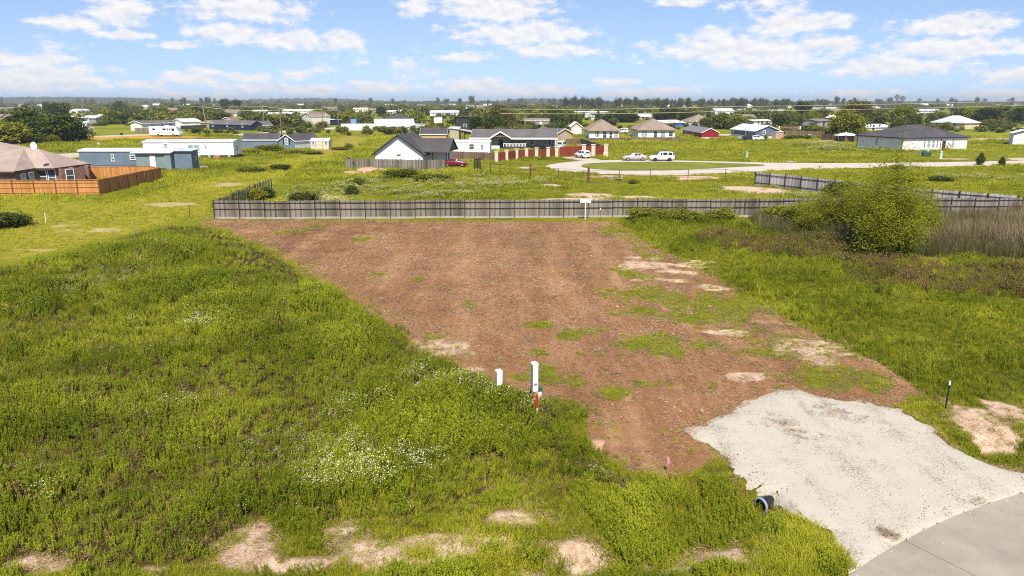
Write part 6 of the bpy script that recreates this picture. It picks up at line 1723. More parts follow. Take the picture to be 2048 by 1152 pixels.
TREES = [
    ('round', 'bright', 14, 291, 238, 80, 'yellow-green bushy tree at the edge of the picture above the brick house'),
    ('round', 'mid', 60, 284, 213, 82, 'tall olive-green crown at the top of the tree clump'),
    ('round', 'dark', 88, 284, 231, 88, 'broad dark tree in the middle of the tree clump'),
    ('round', 'mid', 125, 284, 222, 84, 'rounded green tree on the cottage side of the tree clump'),
    ('bush', 'dark', 152, 281, 250, 56, 'low dark tree leaning over the grey cottage'),
    ('bush', 'mid', 45, 289, 262, 60, 'low green tree at the foot of the yellow-green one'),
    ('bush', 'bright', 106, 287, 266, 28, 'small bright shrub in front of the dark tree clump'),
    ('pine', 'dark', 98, 238, 201, 20, 'leaning dark tree left of the three behind the tree clump'),
    ('round', 'dark', 116, 240, 204, 26, 'middle one of the three tall dark trees behind the tree clump'),
    ('pine', 'dark', 134, 240, 202, 22, 'rightmost of the three tall dark trees behind the tree clump'),
    ('round', 'dark', 243, 228, 199, 27, 'lone tall dark round tree on the far left plain'),
    ('round', 'bright', 226, 247, 219, 44, 'yellow-green tree beside the whitish-roofed bungalow'),
    ('round', 'mid', 262, 248, 222, 52, 'wide green tree left of the motorhome yard'),
    ('round', 'bright', 300, 240, 216, 34, 'bright round tree above the ranch house'),
    ('round', 'dark', 322, 243, 214, 38, 'dark tree standing over the ranch house roof'),
    ('round', 'mid', 352, 242, 220, 34, 'green tree touching the ranch house pole'),
    ('round', 'bright', 385, 242, 221, 44, 'bright tree behind the cream-roofed workshop'),
    ('round', 'dark', 400, 238, 209, 28, 'dark tree just left of the leaning pole'),
    ('round', 'mid', 436, 242, 220, 50, 'broad tree right of the leaning pole'),
    ('round', 'mid', 496, 238, 220, 34, 'tree between the tan hipped house and the shop'),
    ('pine', 'blue', 451, 224, 195, 22, 'tall pine on the plain above the navy mobile home, the left one'),
    ('pine', 'blue', 475, 224, 197, 20, 'tall pine on the plain above the navy mobile home, the right one'),
    ('round', 'mid', 590, 251, 229, 42, 'dense tree against the left side of the two-storey house'),
    ('bush', 'mid', 560, 253, 238, 44, 'low green thicket left of the two-storey house tree'),
    ('round', 'mid', 664, 247, 224, 44, 'first green tree right of the two-storey house'),
    ('round', 'bright', 690, 247, 222, 46, 'second, brighter tree right of the two-storey house'),
    ('round', 'mid', 718, 246, 226, 40, 'tree over the pale blue truck cab'),
    ('round', 'dark', 762, 231, 211, 20, 'small dark round tree beside the pinkish farmhouse'),
    ('round', 'mid', 648, 226, 214, 14, 'small tree before the tan-roofed block'),
    ('round', 'dark', 953, 263, 231, 36, 'dark round tree beside the charcoal house'),
    ('round', 'bright', 969, 263, 238, 26, 'yellowish tree wedged between the two dark trees'),
    ('round', 'dark', 989, 264, 218, 40, 'tall dark tree behind the porch house'),
    ('open', 'olive', 998, 256, 207, 40, 'loose olive tree above the tall dark one'),
    ('round', 'bright', 1062, 236, 212, 26, 'yellow-green tree behind the lone grey mobile home'),
    ('round', 'dark', 1111, 249, 206, 28, 'tall reddish-dark tree right of the lone grey mobile home'),
    ('round', 'mid', 1133, 249, 216, 28, 'shorter green tree beside the tall reddish-dark tree'),
    ('round', 'bright', 1098, 236, 211, 18, 'small bright tree left of the tall reddish-dark tree'),
    ('round', 'dark', 1217, 245, 224, 32, 'first clipped dark tree above the tan-roofed house'),
    ('round', 'dark', 1240, 245, 222, 34, 'middle clipped dark tree above the tan-roofed house'),
    ('round', 'dark', 1261, 245, 223, 32, 'last clipped dark tree above the tan-roofed house'),
    ('cone', 'dark', 1196, 241, 222, 16, 'narrow dark conifer left of the clipped trees'),
    ('round', 'dark', 1162, 237, 226, 16, 'small dark tree before the lavender mobile homes'),
    ('round', 'dark', 1322, 242, 223, 34, 'dark tree left of the olive one behind the blue shed'),
    ('open', 'olive', 1346, 241, 211, 42, 'olive-brown tree behind the blue shed'),
    ('round', 'mid', 1372, 243, 220, 30, 'green tree between the olive tree and the brown roof'),
    ('round', 'bright', 1361, 242, 223, 16, 'bright narrow tree against the olive-brown one'),
    ('cone', 'dark', 1417, 240, 218, 14, 'dark pointed tree before the lilac house'),
    ('round', 'mid', 1411, 256, 234, 24, 'green tree on the left of the barn pole'),
    ('round', 'mid', 1440, 258, 222, 42, 'large green tree on the right of the barn pole'),
    ('round', 'bright', 1472, 252, 226, 36, 'yellow-green tree over the slate-blue home'),
    ('round', 'bright', 1497, 248, 231, 22, 'small yellow tree beside the white camper'),
    ('round', 'bright', 1478, 232, 220, 26, 'low bright tree before the long grey building'),
    ('round', 'dark', 1522, 240, 219, 34, 'dark tree above the white camper'),
    ('round', 'dark', 1562, 254, 226, 40, 'dark bushy tree behind the toy shed'),
    ('round', 'mid', 1590, 252, 224, 34, 'green tree left of the yellow one near the grey cottage'),
    ('round', 'bright', 1618, 251, 222, 34, 'yellow-green tree just left of the grey cottage'),
    ('pine', 'dark', 1600, 240, 199, 24, 'tall dark pine above the yellow-green tree'),
    ('pine', 'dark', 1612, 240, 202, 20, 'second tall pine right beside the first near the grey cottage'),
    ('round', 'mid', 1648, 240, 214, 34, 'green tree behind the grey cottage'),
    ('round', 'olive', 1712, 250, 199, 66, 'big reddish-olive oak behind the willow'),
    ('round', 'bright', 1690, 280, 219, 68, 'large yellow-green willow over the brown paling fence'),
    ('round', 'mid', 1752, 254, 221, 40, 'round green tree right of the willow'),
    ('round', 'bright', 1802, 254, 209, 46, 'tall bright green tree behind the dark hipped roof'),
    ('round', 'mid', 1826, 258, 224, 32, 'green tree beside the tall bright one'),
    ('round', 'mid', 1794, 266, 236, 34, 'small green tree tucked behind the dark hipped roof'),
    ('round', 'mid', 1862, 250, 227, 26, 'green tree left of the cream house'),
    ('bush', 'bright', 1890, 261, 240, 20, 'small bright bush before the cream house'),
    ('round', 'mid', 1922, 246, 214, 38, 'first tree of the right-hand wood, next to the cream house'),
    ('round', 'bright', 1948, 247, 211, 44, 'bright tree of the right-hand wood above the maroon car'),
    ('round', 'dark', 1975, 248, 212, 42, 'dark tree of the right-hand wood'),
    ('round', 'mid', 2004, 247, 210, 44, 'mid-green tree of the right-hand wood before the dark ones'),
    ('round', 'dark', 2034, 247, 214, 44, 'last dark tree of the right-hand wood at the picture edge'),
    ('bush', 'mid', 1985, 249, 236, 60, 'low thicket along the lane under the right-hand wood'),
    ('pine', 'blue', 1793, 208, 187, 9, 'solitary tallest pine on the right horizon'),
    ('pine', 'blue', 1804, 208, 190, 10, 'pine beside the solitary tallest one on the horizon'),
    ('cone', 'mid', 1960, 330, 305, 22, 'small conifer by the far road, the taller of two'),
    ('cone', 'mid', 2003, 332, 313, 17, 'small conifer by the far road, the shorter of two'),
    ('bush', 'mid', 538, 303, 286, 44, 'rounded shrub in front of the long blue-grey cabin'),
    ('bush', 'mid', 500, 307, 296, 40, 'low hedge shrub at the end of the white mobile home'),
    ('bush', 'mid', 580, 308, 298, 60, 'long low hedge before the gabled cabin'),
    ('bush', 'mid', 625, 308, 300, 40, 'low hedge end before the cream shed'),
    ('bush', 'mid', 698, 299, 284, 20, 'round shrub in the field right of the cream shed'),
    ('bush', 'mid', 680, 300, 292, 34, 'low shrub next to the round one by the cream shed'),
    ('bush', 'olive', 692, 271, 262, 20, 'brown bush below the white vinyl fence'),
    ('bush', 'dark', 604, 404, 378, 62, 'dark shrub just behind the left end of the paling fence'),
    ('bush', 'mid', 505, 403, 371, 50, 'vine-covered shrub at the left fence corner'),
    ('bush', 'mid', 468, 408, 388, 44, 'vines spilling over the left fence corner'),
    ('bush', 'mid', 488, 405, 375, 46, 'thick vines along the overgrown palings behind the fence corner'),
    ('bush', 'dark', 530, 396, 372, 40, 'dark vines at the broken end of the overgrown palings'),
    ('bush', 'mid', 448, 415, 395, 34, 'vines hanging at the very corner of the paling fence'),
    ('bush', 'mid', 716, 373, 351, 28, 'round shrub below the soil heap'),
    ('bush', 'dark', 706, 388, 366, 30, 'dark shrub in the white flowered field'),
    ('bush', 'mid', 800, 356, 334, 60, 'weedy shrub in front of the grey picket fence'),
    ('bush', 'mid', 860, 360, 344, 80, 'wide weedy shrub left of the red car'),
    ('bush', 'dark', 1684, 397, 358, 76, 'dark bush swallowing the slanting paling fence'),
    ('bush', 'mid', 1740, 404, 378, 60, 'green bush beside the dark one on the slanting fence'),
    ('bush', 'dark', 1880, 362, 350, 50, 'dark low shrub in the tall grass near the far road'),
    ('bush', 'dark', 1810, 364, 352, 36, 'smaller dark shrub left of the low one near the far road'),
    ('bush', 'mid', 1795, 340, 327, 22, 'round shrub at the near edge of the far road'),
    ('bush', 'mid', 1555, 440, 404, 70, 'leafy vine shrub climbing the paling fence'),
    ('bush', 'dark', 1590, 444, 408, 60, 'dark shrub against the paling fence near the willow bush'),
    ('bush', 'mid', 1300, 441, 412, 70, 'light vines climbing the middle of the paling fence'),
    ('bush', 'mid', 1440, 442, 414, 70, 'leafy weeds climbing the fence right of the light vines'),
    ('bush', 'mid', 1690, 462, 396, 130, 'tall leafy thicket hiding the paling fence left of the large willow'),
    ('bush', 'mid', 1622, 452, 402, 90, 'leafy thicket hiding the fence beside the dark shrub'),
    ('bush', 'mid', 1370, 442, 415, 80, 'vines sprawling over the fence between the light vines and leafy weeds'),
    ('bush', 'dark', 15, 452, 418, 90, 'dark shrub at the left picture edge below the cedar fence'),
    ('bush', 'dark', 560, 340, 326, 36, 'dark shrub in the mown swath before the white mobile home'),
    ('bush', 'mid', 500, 344, 330, 60, 'weedy bank left of the dark shrub in the mown swath'),
    ('bush', 'mid', 1270, 367, 356, 26, 'low weeds at the foot of the rusty wire fence'),
    ('bush', 'mid', 1640, 268, 252, 50, 'low hedge in front of the grey cottage'),
    ('bush', 'mid', 1590, 279, 268, 50, 'untidy hedge in the cluttered yard'),
]
for (sh, lf, px, py, tp, w, lb) in TREES:
    if sh == 'bush' and py > 295: lf = {'dark': 'mid', 'mid': 'bright'}.get(lf, lf)
    nm = {'round': 'broadleaf_tree', 'open': 'broadleaf_tree', 'bush': 'shrub', 'cone': 'conifer', 'pine': 'pine_tree'}[sh]
    tree(nm, lb, sh, lf, px, py, tp, w, 'shrub' if sh == 'bush' else 'tree')
LEAF['willowleaf'] = leaf_mat('leaf_willow', (.15, .17, .012, 1), (.42, .41, .026, 1), .35, inst=False, jitter=.3)
tree('willow_shrub', 'large feathery yellow-green willow bush in front of the paling fence', 'willow', 'willowleaf', 1775, 508, 352, 225, 'shrub')
tree('willow_shrub', 'broad willow bush filling the fence line behind the large one', 'willow', 'willowleaf', 1725, 470, 384, 190, 'shrub')
tree('willow_shrub', 'lower feathery willow bush left of the large one', 'willow', 'willowleaf', 1645, 462, 402, 150, 'shrub')
tree('willow_shrub', 'small willow shoot right of the large willow bush', 'willow', 'willowleaf', 1838, 474, 398, 90, 'shrub')


def spiky(name, label, px, py, tp, n, lf, wdt, cat='plant', droop=.6, seed=1):
    p = G(px, py); h = HZ(p, tp)
    root = thing(name, label, cat, p)
    r = random.Random(seed)
    MB().tube([(0, 0, -.1), (0, 0, h * .35)], [.12, .08], 7).build('stem', BARK, root)
    for k in range(n):
        a = 6.283 * k / n + r.random() * .4; L = h * r.uniform(.6, .95); e = r.uniform(.5, 1.2)
        pts = []
        for t in (0, .35, .7, 1):
            rad = L * t * math.cos(e) * (1 + .2 * t); z = h * .25 + L * t * math.sin(e) - droop * L * t * t * .5
            pts.append(Vector((rad * math.cos(a), rad * math.sin(a), max(.05, z))))
        sd = Vector((-math.sin(a), math.cos(a), 0))
        ws = [wdt * .3, wdt, wdt * .9, .02]
        vs = []
        for q, w in zip(pts, ws): vs += [q - sd * w / 2, q + sd * w / 2 + Vector((0, 0, .02))]
        MB().add(vs, [(2 * i, 2 * i + 1, 2 * i + 3, 2 * i + 2) for i in range(3)]).build('leaf', LEAF[lf], root)


spiky('banana_plant', 'banana plant with broad arching leaves behind the grey picket fence', 708, 337, 300, 8, 'mid', .5, seed=2)
spiky('banana_plant', 'banana plant against the white gable wall', 802, 338, 311, 6, 'mid', .45, seed=3)
spiky('yucca_plant', 'spiky grey-green yucca behind the brown paling fence', 1731, 282, 250, 22, 'olive', .22, droop=.1, seed=4)
spiky('palm_plant', 'arching palm-like plant beside the slate-blue home', 1531, 283, 262, 18, 'mid', .3, droop=.7, seed=5)
# ================================================================== ground cover (uncountable growth)
def blades(n, L, w, lean, r, seg=2, rad=.1, curve=.5, zmin=0.0):
    """arching blades from a common root"""
    V, Fc = [], []
    for i in range(n):
        a = r.uniform(0, 6.283); b = r.uniform(0, 6.283); rr = rad * math.sqrt(r.random())
        base = np.array([rr * math.cos(b), rr * math.sin(b), 0])
        ln = L * r.uniform(.55, 1.1); e = r.uniform(*lean); ww = w * r.uniform(.7, 1.3)
        d = np.array([math.cos(a), math.sin(a), 0]); s = np.array([-math.sin(a), math.cos(a), 0])
        k0 = len(V)
        for t in np.linspace(0, 1, seg + 1):
            c = base + d * ln * (math.sin(e) * t + curve * .4 * t * t) + np.array([0, 0, max(zmin, ln * (math.cos(e) * t - curve * .35 * t * t))])
            wd = ww * (1 - .85 * t)
            V += [c - s * wd / 2, c + s * wd / 2]
        for j in range(seg): Fc.append((k0 + 2 * j, k0 + 2 * j + 1, k0 + 2 * j + 3, k0 + 2 * j + 2))
    return V, Fc


def weed_proto(name, seed, stems, H, per, leaf, mleaf, flowers=0, mfl=None, spread=.16, fl_size=.02):
    r = np.random.default_rng(seed)
    V, Fc, mi = [], [], []
    C, tips = [], []
    for s in range(stems):
        a = r.uniform(0, 6.283); rr = spread * math.sqrt(r.random()); h = H * r.uniform(.65, 1.1); ln = r.uniform(.05, .28)
        for k in range(per):
            t = .34 + .66 * ((k + r.random()) / per) ** .8
            off = r.normal(size=2) * .028 * (1.15 - t * .8)
            C.append([rr * math.cos(a) + ln * h * t * math.cos(a) + off[0], rr * math.sin(a) + ln * h * t * math.sin(a) + off[1], h * t])
        tips.append([rr * math.cos(a) + ln * h * math.cos(a), rr * math.sin(a) + ln * h * math.sin(a), h])
    v, f = leaf_quads(np.array(C), leaf, r, flat=.15, asp=.30, up=.62)
    nl = len(f)
    if flowers:
        T = np.array(tips)[r.integers(len(tips), size=flowers)] + r.normal(size=(flowers, 3)) * np.array([.06, .06, .05]) + [0, 0, .02]
        v2, f2 = leaf_quads(T, fl_size, r, flat=1.0, asp=.9)
        f = np.concatenate([f, f2 + len(v)]); v = np.concatenate([v, v2])
    me = np_mesh(name, v, f, mleaf)
    if flowers:
        me.materials.append(mfl)
        idx = np.zeros(len(f), np.int32); idx[nl:] = 1
        me.polygons.foreach_set('material_index', idx)
    return me


def blade_proto(name, seed, n, L, w, lean, m, seg=2, rad=.1, curve=.5, flat=False):
    V, Fc = blades(n, L, w, lean, np.random.default_rng(seed), seg, rad, curve, .004 if flat else 0)
    V = np.array(V)
    if flat: V[:, 2] = np.abs(V[:, 2]) + np.random.default_rng(seed).random(len(V)) * .02
    return np_mesh(name, V, Fc, m)


M_WEED = leaf_mat('weed_leaf', (.125, .160, .008, 1), (.440, .470, .036, 1), .35, jitter=.22)
M_GRASS = leaf_mat('grass_blade', (.165, .192, .008, 1), (.500, .485, .040, 1), .35, jitter=.25)
M_DRY = leaf_mat('dry_blade', (.215, .130, .076, 1), (.52, .350, .220, 1), .1, jitter=.5)
M_REED = leaf_mat('reed_blade', (.095, .100, .026, 1), (.33, .24, .15, 1), .2, jitter=.8)
M_BROWNW = leaf_mat('brown_weed', (.110, .105, .022, 1), (.27, .17, .075, 1), .2, jitter=.5)
M_WHITE = mat('white_petals', (.60, .60, .38, 1), .7, .1)
M_YEL = mat('yellow_petals', (.55, .32, .02, 1), .7, .1)
M_PALE = leaf_mat('pale_plume', (.40, .40, .16, 1), (.66, .62, .34, 1), .3, jitter=.5)


def collection(name, meshes):
    c = bpy.data.collections.new(name)
    for i, me in enumerate(meshes):
        o = bpy.data.objects.new('%s_%02d' % (name, i), me)
        c.objects.link(o)
    return c


def scatter(name, label, cat, col, nvar, x, y, z, scl, tint, tilt=.12):
    n = len(x)
    me = bpy.data.meshes.new(name)
    me.vertices.add(n)
    me.vertices.foreach_set('co', np.stack([x, y, z], 1).astype(np.float32).ravel())
    rot = np.stack([rng.normal(size=n) * tilt, rng.normal(size=n) * tilt, rng.uniform(0, 6.283, n)], 1)
    scl = np.asarray(scl)
    if scl.ndim == 1: scl = np.stack([scl * rng.uniform(.85, 1.2, n), scl * rng.uniform(.85, 1.2, n), scl], 1)
    for nm, tp, v, key in (('rot', 'FLOAT_VECTOR', rot, 'vector'), ('scl', 'FLOAT_VECTOR', scl, 'vector'), ('tint', 'FLOAT', np.clip(tint, 0, 1), 'value'), ('idx', 'INT', rng.integers(0, nvar, n), 'value')):
        a = me.attributes.new(nm, tp, 'POINT')
        a.data.foreach_set(key, v.astype(np.int32 if tp == 'INT' else np.float32).ravel())
    o = link(name, me)
    g = bpy.data.node_groups.new(name + '_scatter', 'GeometryNodeTree')
    g.interface.new_socket('Geometry', in_out='INPUT', socket_type='NodeSocketGeometry')
    g.interface.new_socket('Geometry', in_out='OUTPUT', socket_type='NodeSocketGeometry')
    N, L = g.nodes, g.links
    gi, go = N.new('NodeGroupInput'), N.new('NodeGroupOutput')
    ip = N.new('GeometryNodeInstanceOnPoints')
    ci = N.new('GeometryNodeCollectionInfo'); ci.inputs['Collection'].default_value = col
    ci.inputs['Separate Children'].default_value = True; ci.inputs['Reset Children'].default_value = True

    def at(nm, tp):
        q = N.new('GeometryNodeInputNamedAttribute'); q.data_type = tp; q.inputs['Name'].default_value = nm
        return q.outputs['Attribute']
    L.new(gi.outputs[0], ip.inputs['Points']); L.new(ci.outputs[0], ip.inputs['Instance'])
    ip.inputs['Pick Instance'].default_value = True
    L.new(at('idx', 'INT'), ip.inputs['Instance Index'])
    L.new(at('rot', 'FLOAT_VECTOR'), ip.inputs['Rotation'])
    L.new(at('scl', 'FLOAT_VECTOR'), ip.inputs['Scale'])
    L.new(ip.outputs[0], go.inputs[0])
    md = o.modifiers.new('scatter', 'NODES'); md.node_group = g
    return tag(o, label, cat, kind='stuff')


WEEDS = collection('weed', [weed_proto('weed', 200 + k, 7, .68, 32, .040, M_WEED, spread=.14) for k in range(6)])
FLOWER = collection('flower', [weed_proto('flower', 220 + k, 8, .60, 14, .045, M_WEED, 36, M_WHITE, .20, .016) for k in range(4)])
YELLOW = collection('yellow', [weed_proto('yellow', 230 + k, 7, .55, 12, .045, M_WEED, 14, M_YEL, .16, .018) for k in range(2)])
GRASS = collection('grass', [blade_proto('grass', 240 + k, 30, .52, .020, (.05, .55), M_GRASS, 3, .14, .6) for k in range(5)])
SHORT = collection('short', [blade_proto('short', 250 + k, 34, .20, .013, (.1, .8), M_GRASS, 2, .16, .5) for k in range(4)])
STRAW = collection('straw', [blade_proto('straw', 260 + k, 70, .15, .008, (.9, 1.6), M_DRY, 1, .45, .1, True) for k in range(5)])
REEDS = collection('reed', [blade_proto('reed', 270 + k, 22, 1.75, .035, (.0, .28), M_REED, 3, .28, .35) for k in range(4)])
BWEED = collection('bweed', [weed_proto('bweed', 280 + k, 10, .55, 15, .050, M_BROWNW) for k in range(3)])
FIELD = collection('field', [blade_proto('field', 290 + k, 46, .42, .05, (.1, .7), M_GRASS, 2, .55, .5) for k in range(4)])
FFLOW = collection('fflow', [weed_proto('fflow', 300 + k, 16, .6, 8, .09, M_GRASS, 70, M_PALE, .6, .055) for k in range(3)])


def uniform(x0, x1, y0, y1, dens):
    n = int((x1 - x0) * (y1 - y0) * dens)
    return rng.uniform(x0, x1, n), rng.uniform(y0, y1, n)


def blocked(x, y, grow=0.0):
    b = np.zeros(x.shape, bool)
    for P_ in FOOT + KEEP: b |= in_poly(x, y, P_)
    return b


def in_view(x, y, z=0.5, margin=1.08):
    """keep what the lens or a step beside it can see"""
    return np.abs(x) < (y * .735 + 4) * margin


def fall(y, d0, p=1.2):
    return rng.random(y.shape) < np.clip((d0 / y) ** p, 0, 1)


ROADR = RR + .15


def off_road(x, y):
    return (np.hypot(x - RC[0], y - RC[1]) > ROADR) & (sdist(x, y, DRIVE) < -.12)


# ---- tall weeds left of the lot
x, y = uniform(-58, 14, 12, 76, 24)
k = in_view(x, y) & (sdist(x, y, WEED_L) > -.25 + .8 * (fbm(x, y, 1.3, 2) - .5)) & off_road(x, y) & fall(y, 24, 1.15)
x, y = x[k], y[k]
cl = fbm(x, y, 3.4, 3); cl2 = fbm(x + 50, y, 9, 2)
k = (cl > .16) | (rng.random(len(x)) < .7)
x, y, cl, cl2 = x[k], y[k], cl[k], cl2[k]
sand = blob_mask(x, y, SAND) > .45
x, y, cl, cl2 = x[~sand], y[~sand], cl[~sand], cl2[~sand]
s = np.clip(.46 + 1.6 * (cl - .30) + .3 * (cl2 - .5), .50, 1.45) * (1 + .010 * (y - 24)) * np.clip(.40 + .60 * np.clip(sdist(x, y, WEED_L) / np.where(x < -12 - .25 * (y - 40), 1.2 + np.clip(y - 34, 0, 40) * .22, 1.2), 0, 1), 0, 1)
tint = .42 + 1.15 * (fbm(x, y, 2.2, 4) - .5) + .25 * (fbm(x - 40, y, 12, 2) - .5) + rng.normal(size=len(x)) * .14
tint = tint + .4 * np.where(y > 42, np.clip(1 - sdist(x, y, WEED_L) / 5, 0, 1), 0)
fl = np.full(x.shape, -1.0)
for (cx, cy, hw, hh) in ((620, 910, 120, 36), (720, 960, 150, 34), (560, 870, 90, 20), (690, 830, 70, 22), (820, 940, 70, 26), (880, 760, 70, 26), (960, 800, 40, 20), (380, 800, 60, 16), (230, 560, 70, 26), (130, 590, 40, 14), (400, 660, 40, 12), (1060, 800, 30, 26), (1200, 940, 30, 20), (100, 1010, 40, 20)):
    c = G(cx, cy); rx = abs(G(cx + hw, cy).x - c.x); ry = abs(G(cx, cy - hh).y - G(cx, cy + hh).y) / 2
    fl = np.maximum(fl, 1 - np.hypot((x - c.x) / rx, (y - c.y) / ry))
isf = (fl + 1.6 * (fbm(x, y, 1.6, 3) - .5) > .05) & (rng.random(len(x)) < .30)
isf |= rng.random(len(x)) < .012
c = G(470, 800); ye = (np.hypot((x - c.x) / 1.6, (y - c.y) / 1.5) < 1) & (rng.random(len(x)) < .4) | (rng.random(len(x)) < .003)
isf &= ~ye
z = hfun(x, y) - .02
w = ~(isf | ye)
sp = fbm(x + 200, y - 90, 4.5, 3)
gr = w & (sp > .60) & (rng.random(len(x)) < .75)
dr = w & ~gr & (rng.random(len(x)) < np.where(sp < .36, .22, .03))
w &= ~(gr | dr)
scatter('grass_patches', 'patches of arching grass among the tall weeds', 'grass', GRASS, 5, x[gr], y[gr], z[gr], s[gr] * 1.0, tint[gr] + .1)
scatter('withered_weeds', 'withered brown weeds scattered through the tall green ones', 'weeds', BWEED, 3, x[dr], y[dr], z[dr], s[dr] * 1.05, tint[dr])
scatter('tall_weeds', 'tall bushy green weeds covering the ground left of the mown lot', 'weeds', WEEDS, 6, x[w], y[w], z[w], s[w], tint[w])
scatter('flower_weeds', 'drifts of white-flowered weeds among the tall green ones', 'flowers', FLOWER, 4, x[isf], y[isf], z[isf], s[isf] * .95, tint[isf])
scatter('yellow_weeds', 'patch of yellow-flowered weeds in the left foreground field', 'flowers', YELLOW, 2, x[ye], y[ye], z[ye], s[ye] * .95, tint[ye])

# undergrowth between the weeds
x, y = uniform(-36, 12, 12, 46, 14)
k = in_view(x, y) & (sdist(x, y, WEED_L) > 0) & off_road(x, y) & fall(y, 22, 1.6)
x, y = x[k], y[k]
scatter('undergrowth', 'low grass growing between the tall weeds', 'grass', SHORT, 4, x, y, hfun(x, y) - .01, rng.uniform(.5, 1.1, len(x)), rng.random(len(x)) * .7)
x, y = x[::4] + .1, y[::4]
scatter('weed_litter', 'dead stalks on the soil between the tall weeds', 'straw', STRAW, 5, x, y, hfun(x, y) + .005, rng.uniform(.5, 1.0, len(x)), rng.random(len(x)) * .6, .1)

# ---- tall grass right of the lot
x, y = uniform(8, 66, 18, 77, 26)
k = in_view(x, y) & (sdist(x, y, WEED_R) > -.2 + .9 * (fbm(x, y, 1.2, 2) - .5)) & off_road(x, y) & fall(y, 30, 1.0) & ~(sdist(x, y, REED) > .6)
x, y = x[k], y[k]
cl = fbm(x, y, 2.6, 3)
bw = (sdist(x, y, BROWNW) > .6 + 9 * (fbm(x, y, 3.5, 3) - .5)) & (rng.random(len(x)) < .36)
s = np.clip(.5 + 1.3 * (cl - .3), .4, 1.35) * (1 + .010 * (y - 30)) * np.clip(.6 + .4 * np.clip(sdist(x, y, WEED_R), 0, 1.5), 0, 1)
tint = .45 + 1.3 * (fbm(x + 9, y, 3.5, 4) - .5) + rng.normal(size=len(x)) * .12
z = hfun(x, y) - .02
tw = rng.random(len(x)) < .25
sel = ~bw & ~tw
scatter('tall_grass', 'tall bright green grass right of the mown lot', 'grass', GRASS, 5, x[sel], y[sel], z[sel], s[sel], tint[sel])
sel = ~bw & tw
scatter('mixed_weeds', 'leafy weeds mixed into the tall grass right of the lot', 'weeds', WEEDS, 6, x[sel], y[sel], z[sel], s[sel] * .85, tint[sel] * .8)
scatter('brown_weeds', 'low brownish weeds in front of the willow bush', 'weeds', BWEED, 3, x[bw], y[bw], z[bw], s[bw] * 1.1, tint[bw])

# ---- reeds by the fence
x, y = uniform(14, 66, 52, 74, 6.5)
k = in_view(x, y) & (sdist(x, y, REED) > -.3) & ~((x > 18) & (x < 24) & (rng.random(len(x)) < .4))
x, y = x[k], y[k]
tint = np.clip((x - 26) / 18, 0, 1) * .55 + 1.3 * (fbm(x, y, 4, 3) - .45) + rng.normal(size=len(x)) * .12
s = np.clip(.55 + 1.1 * (fbm(x, y, 4, 2) - .25), .4, 1.25) * np.where(x < 26, .75, 1.0)
scatter('reeds', 'tan and olive reeds standing along the paling fence', 'reeds', REEDS, 4, x, y, hfun(x, y), s, tint)

# ---- short grass in front, round the lot and on the mown swath
x, y = uniform(-20, 30, 11, 34, 62)
k = in_view(x, y) & off_road(x, y) & (sdist(x, y, LOT) < -.1) & (sdist(x, y, WEED_L) < .4) & (sdist(x, y, WEED_R) < .5) & fall(y, 21, 1.3)
x, y = x[k], y[k]
sd = blob_mask(x, y, SAND)
k = (rng.random(len(x)) > sd ** 1.5 * .93) & ((fbm(x, y, 1.5, 3) > .36) | (rng.random(len(x)) < .65))
x, y = x[k], y[k]
tint = .3 + .9 * (fbm(x, y, 2.2, 3) - .35) + rng.normal(size=len(x)) * .12
s = np.clip(.5 + 1.7 * (fbm(x, y, 2.0, 3) - .25), .45, 1.7)
scatter('short_grass', 'patchy short grass along the ditch in front of the weeds', 'grass', SHORT, 4, x, y, hfun(x, y) - .01, s, tint)
k = (fbm(x + 5, y, 1.7, 3) > .50) & (sdist(x, y, DRIVE) < -.5) & (blob_mask(x, y, SAND) < .2) & (rng.random(len(x)) < .6)
scatter('ditch_weeds', 'leafy weed clumps growing in the roadside ditch', 'weeds', WEEDS, 6, x[k], y[k], hfun(x, y)[k] - .02, s[k] * .6, tint[k])

# ---- straw and regrowth on the lot
x, y = uniform(-34, 27, 17, 74, 9.5)
k = (sdist(x, y, LOT) > -.2) & off_road(x, y) & in_view(x, y) & fall(y, 34, .8)
x, y = x[k], y[k]
k = (rng.random(len(x)) > np.maximum(blob_mask(x, y, SAND) * .85, blob_mask(x, y, GREEN) * .6)) & (rng.random(len(x)) < .55)
x, y = x[k], y[k]
tint = .12 + 1.0 * (fbm(x * .8, y * 1.2, 2.5, 4) - .22) + 1.1 * (fbm(x * 1.3, y * .35, 6, 3) - .45) + rng.normal(size=len(x)) * .12
scatter('straw_litter', 'dry cut straw lying over the mown lot', 'straw', STRAW, 5, x, y, hfun(x, y) + .004, rng.uniform(.6, 1.1, len(x)) * (1 + .008 * (y - 30)), tint, .06)
x, y = uniform(-34, 27, 18, 74, 20)
g = np.maximum(blob_mask(x, y, GREEN), .55 * np.clip(1 - np.abs(sdist(x, y, LOT)) / 1.6, 0, 1))
k = (sdist(x, y, LOT) > -.5) & off_road(x, y) & ((rng.random(len(x)) < g * .95) & (fbm(x, y, .9, 3) > .40) | (rng.random(len(x)) < .006))
x, y = x[k], y[k]
scatter('regrowth_grass', 'scattered tufts of green regrowth on the mown lot', 'grass', SHORT, 4, x, y, hfun(x, y), rng.uniform(.4, .8, len(x)) * (1 + .012 * (y - 25)), .25 + .5 * rng.random(len(x)))
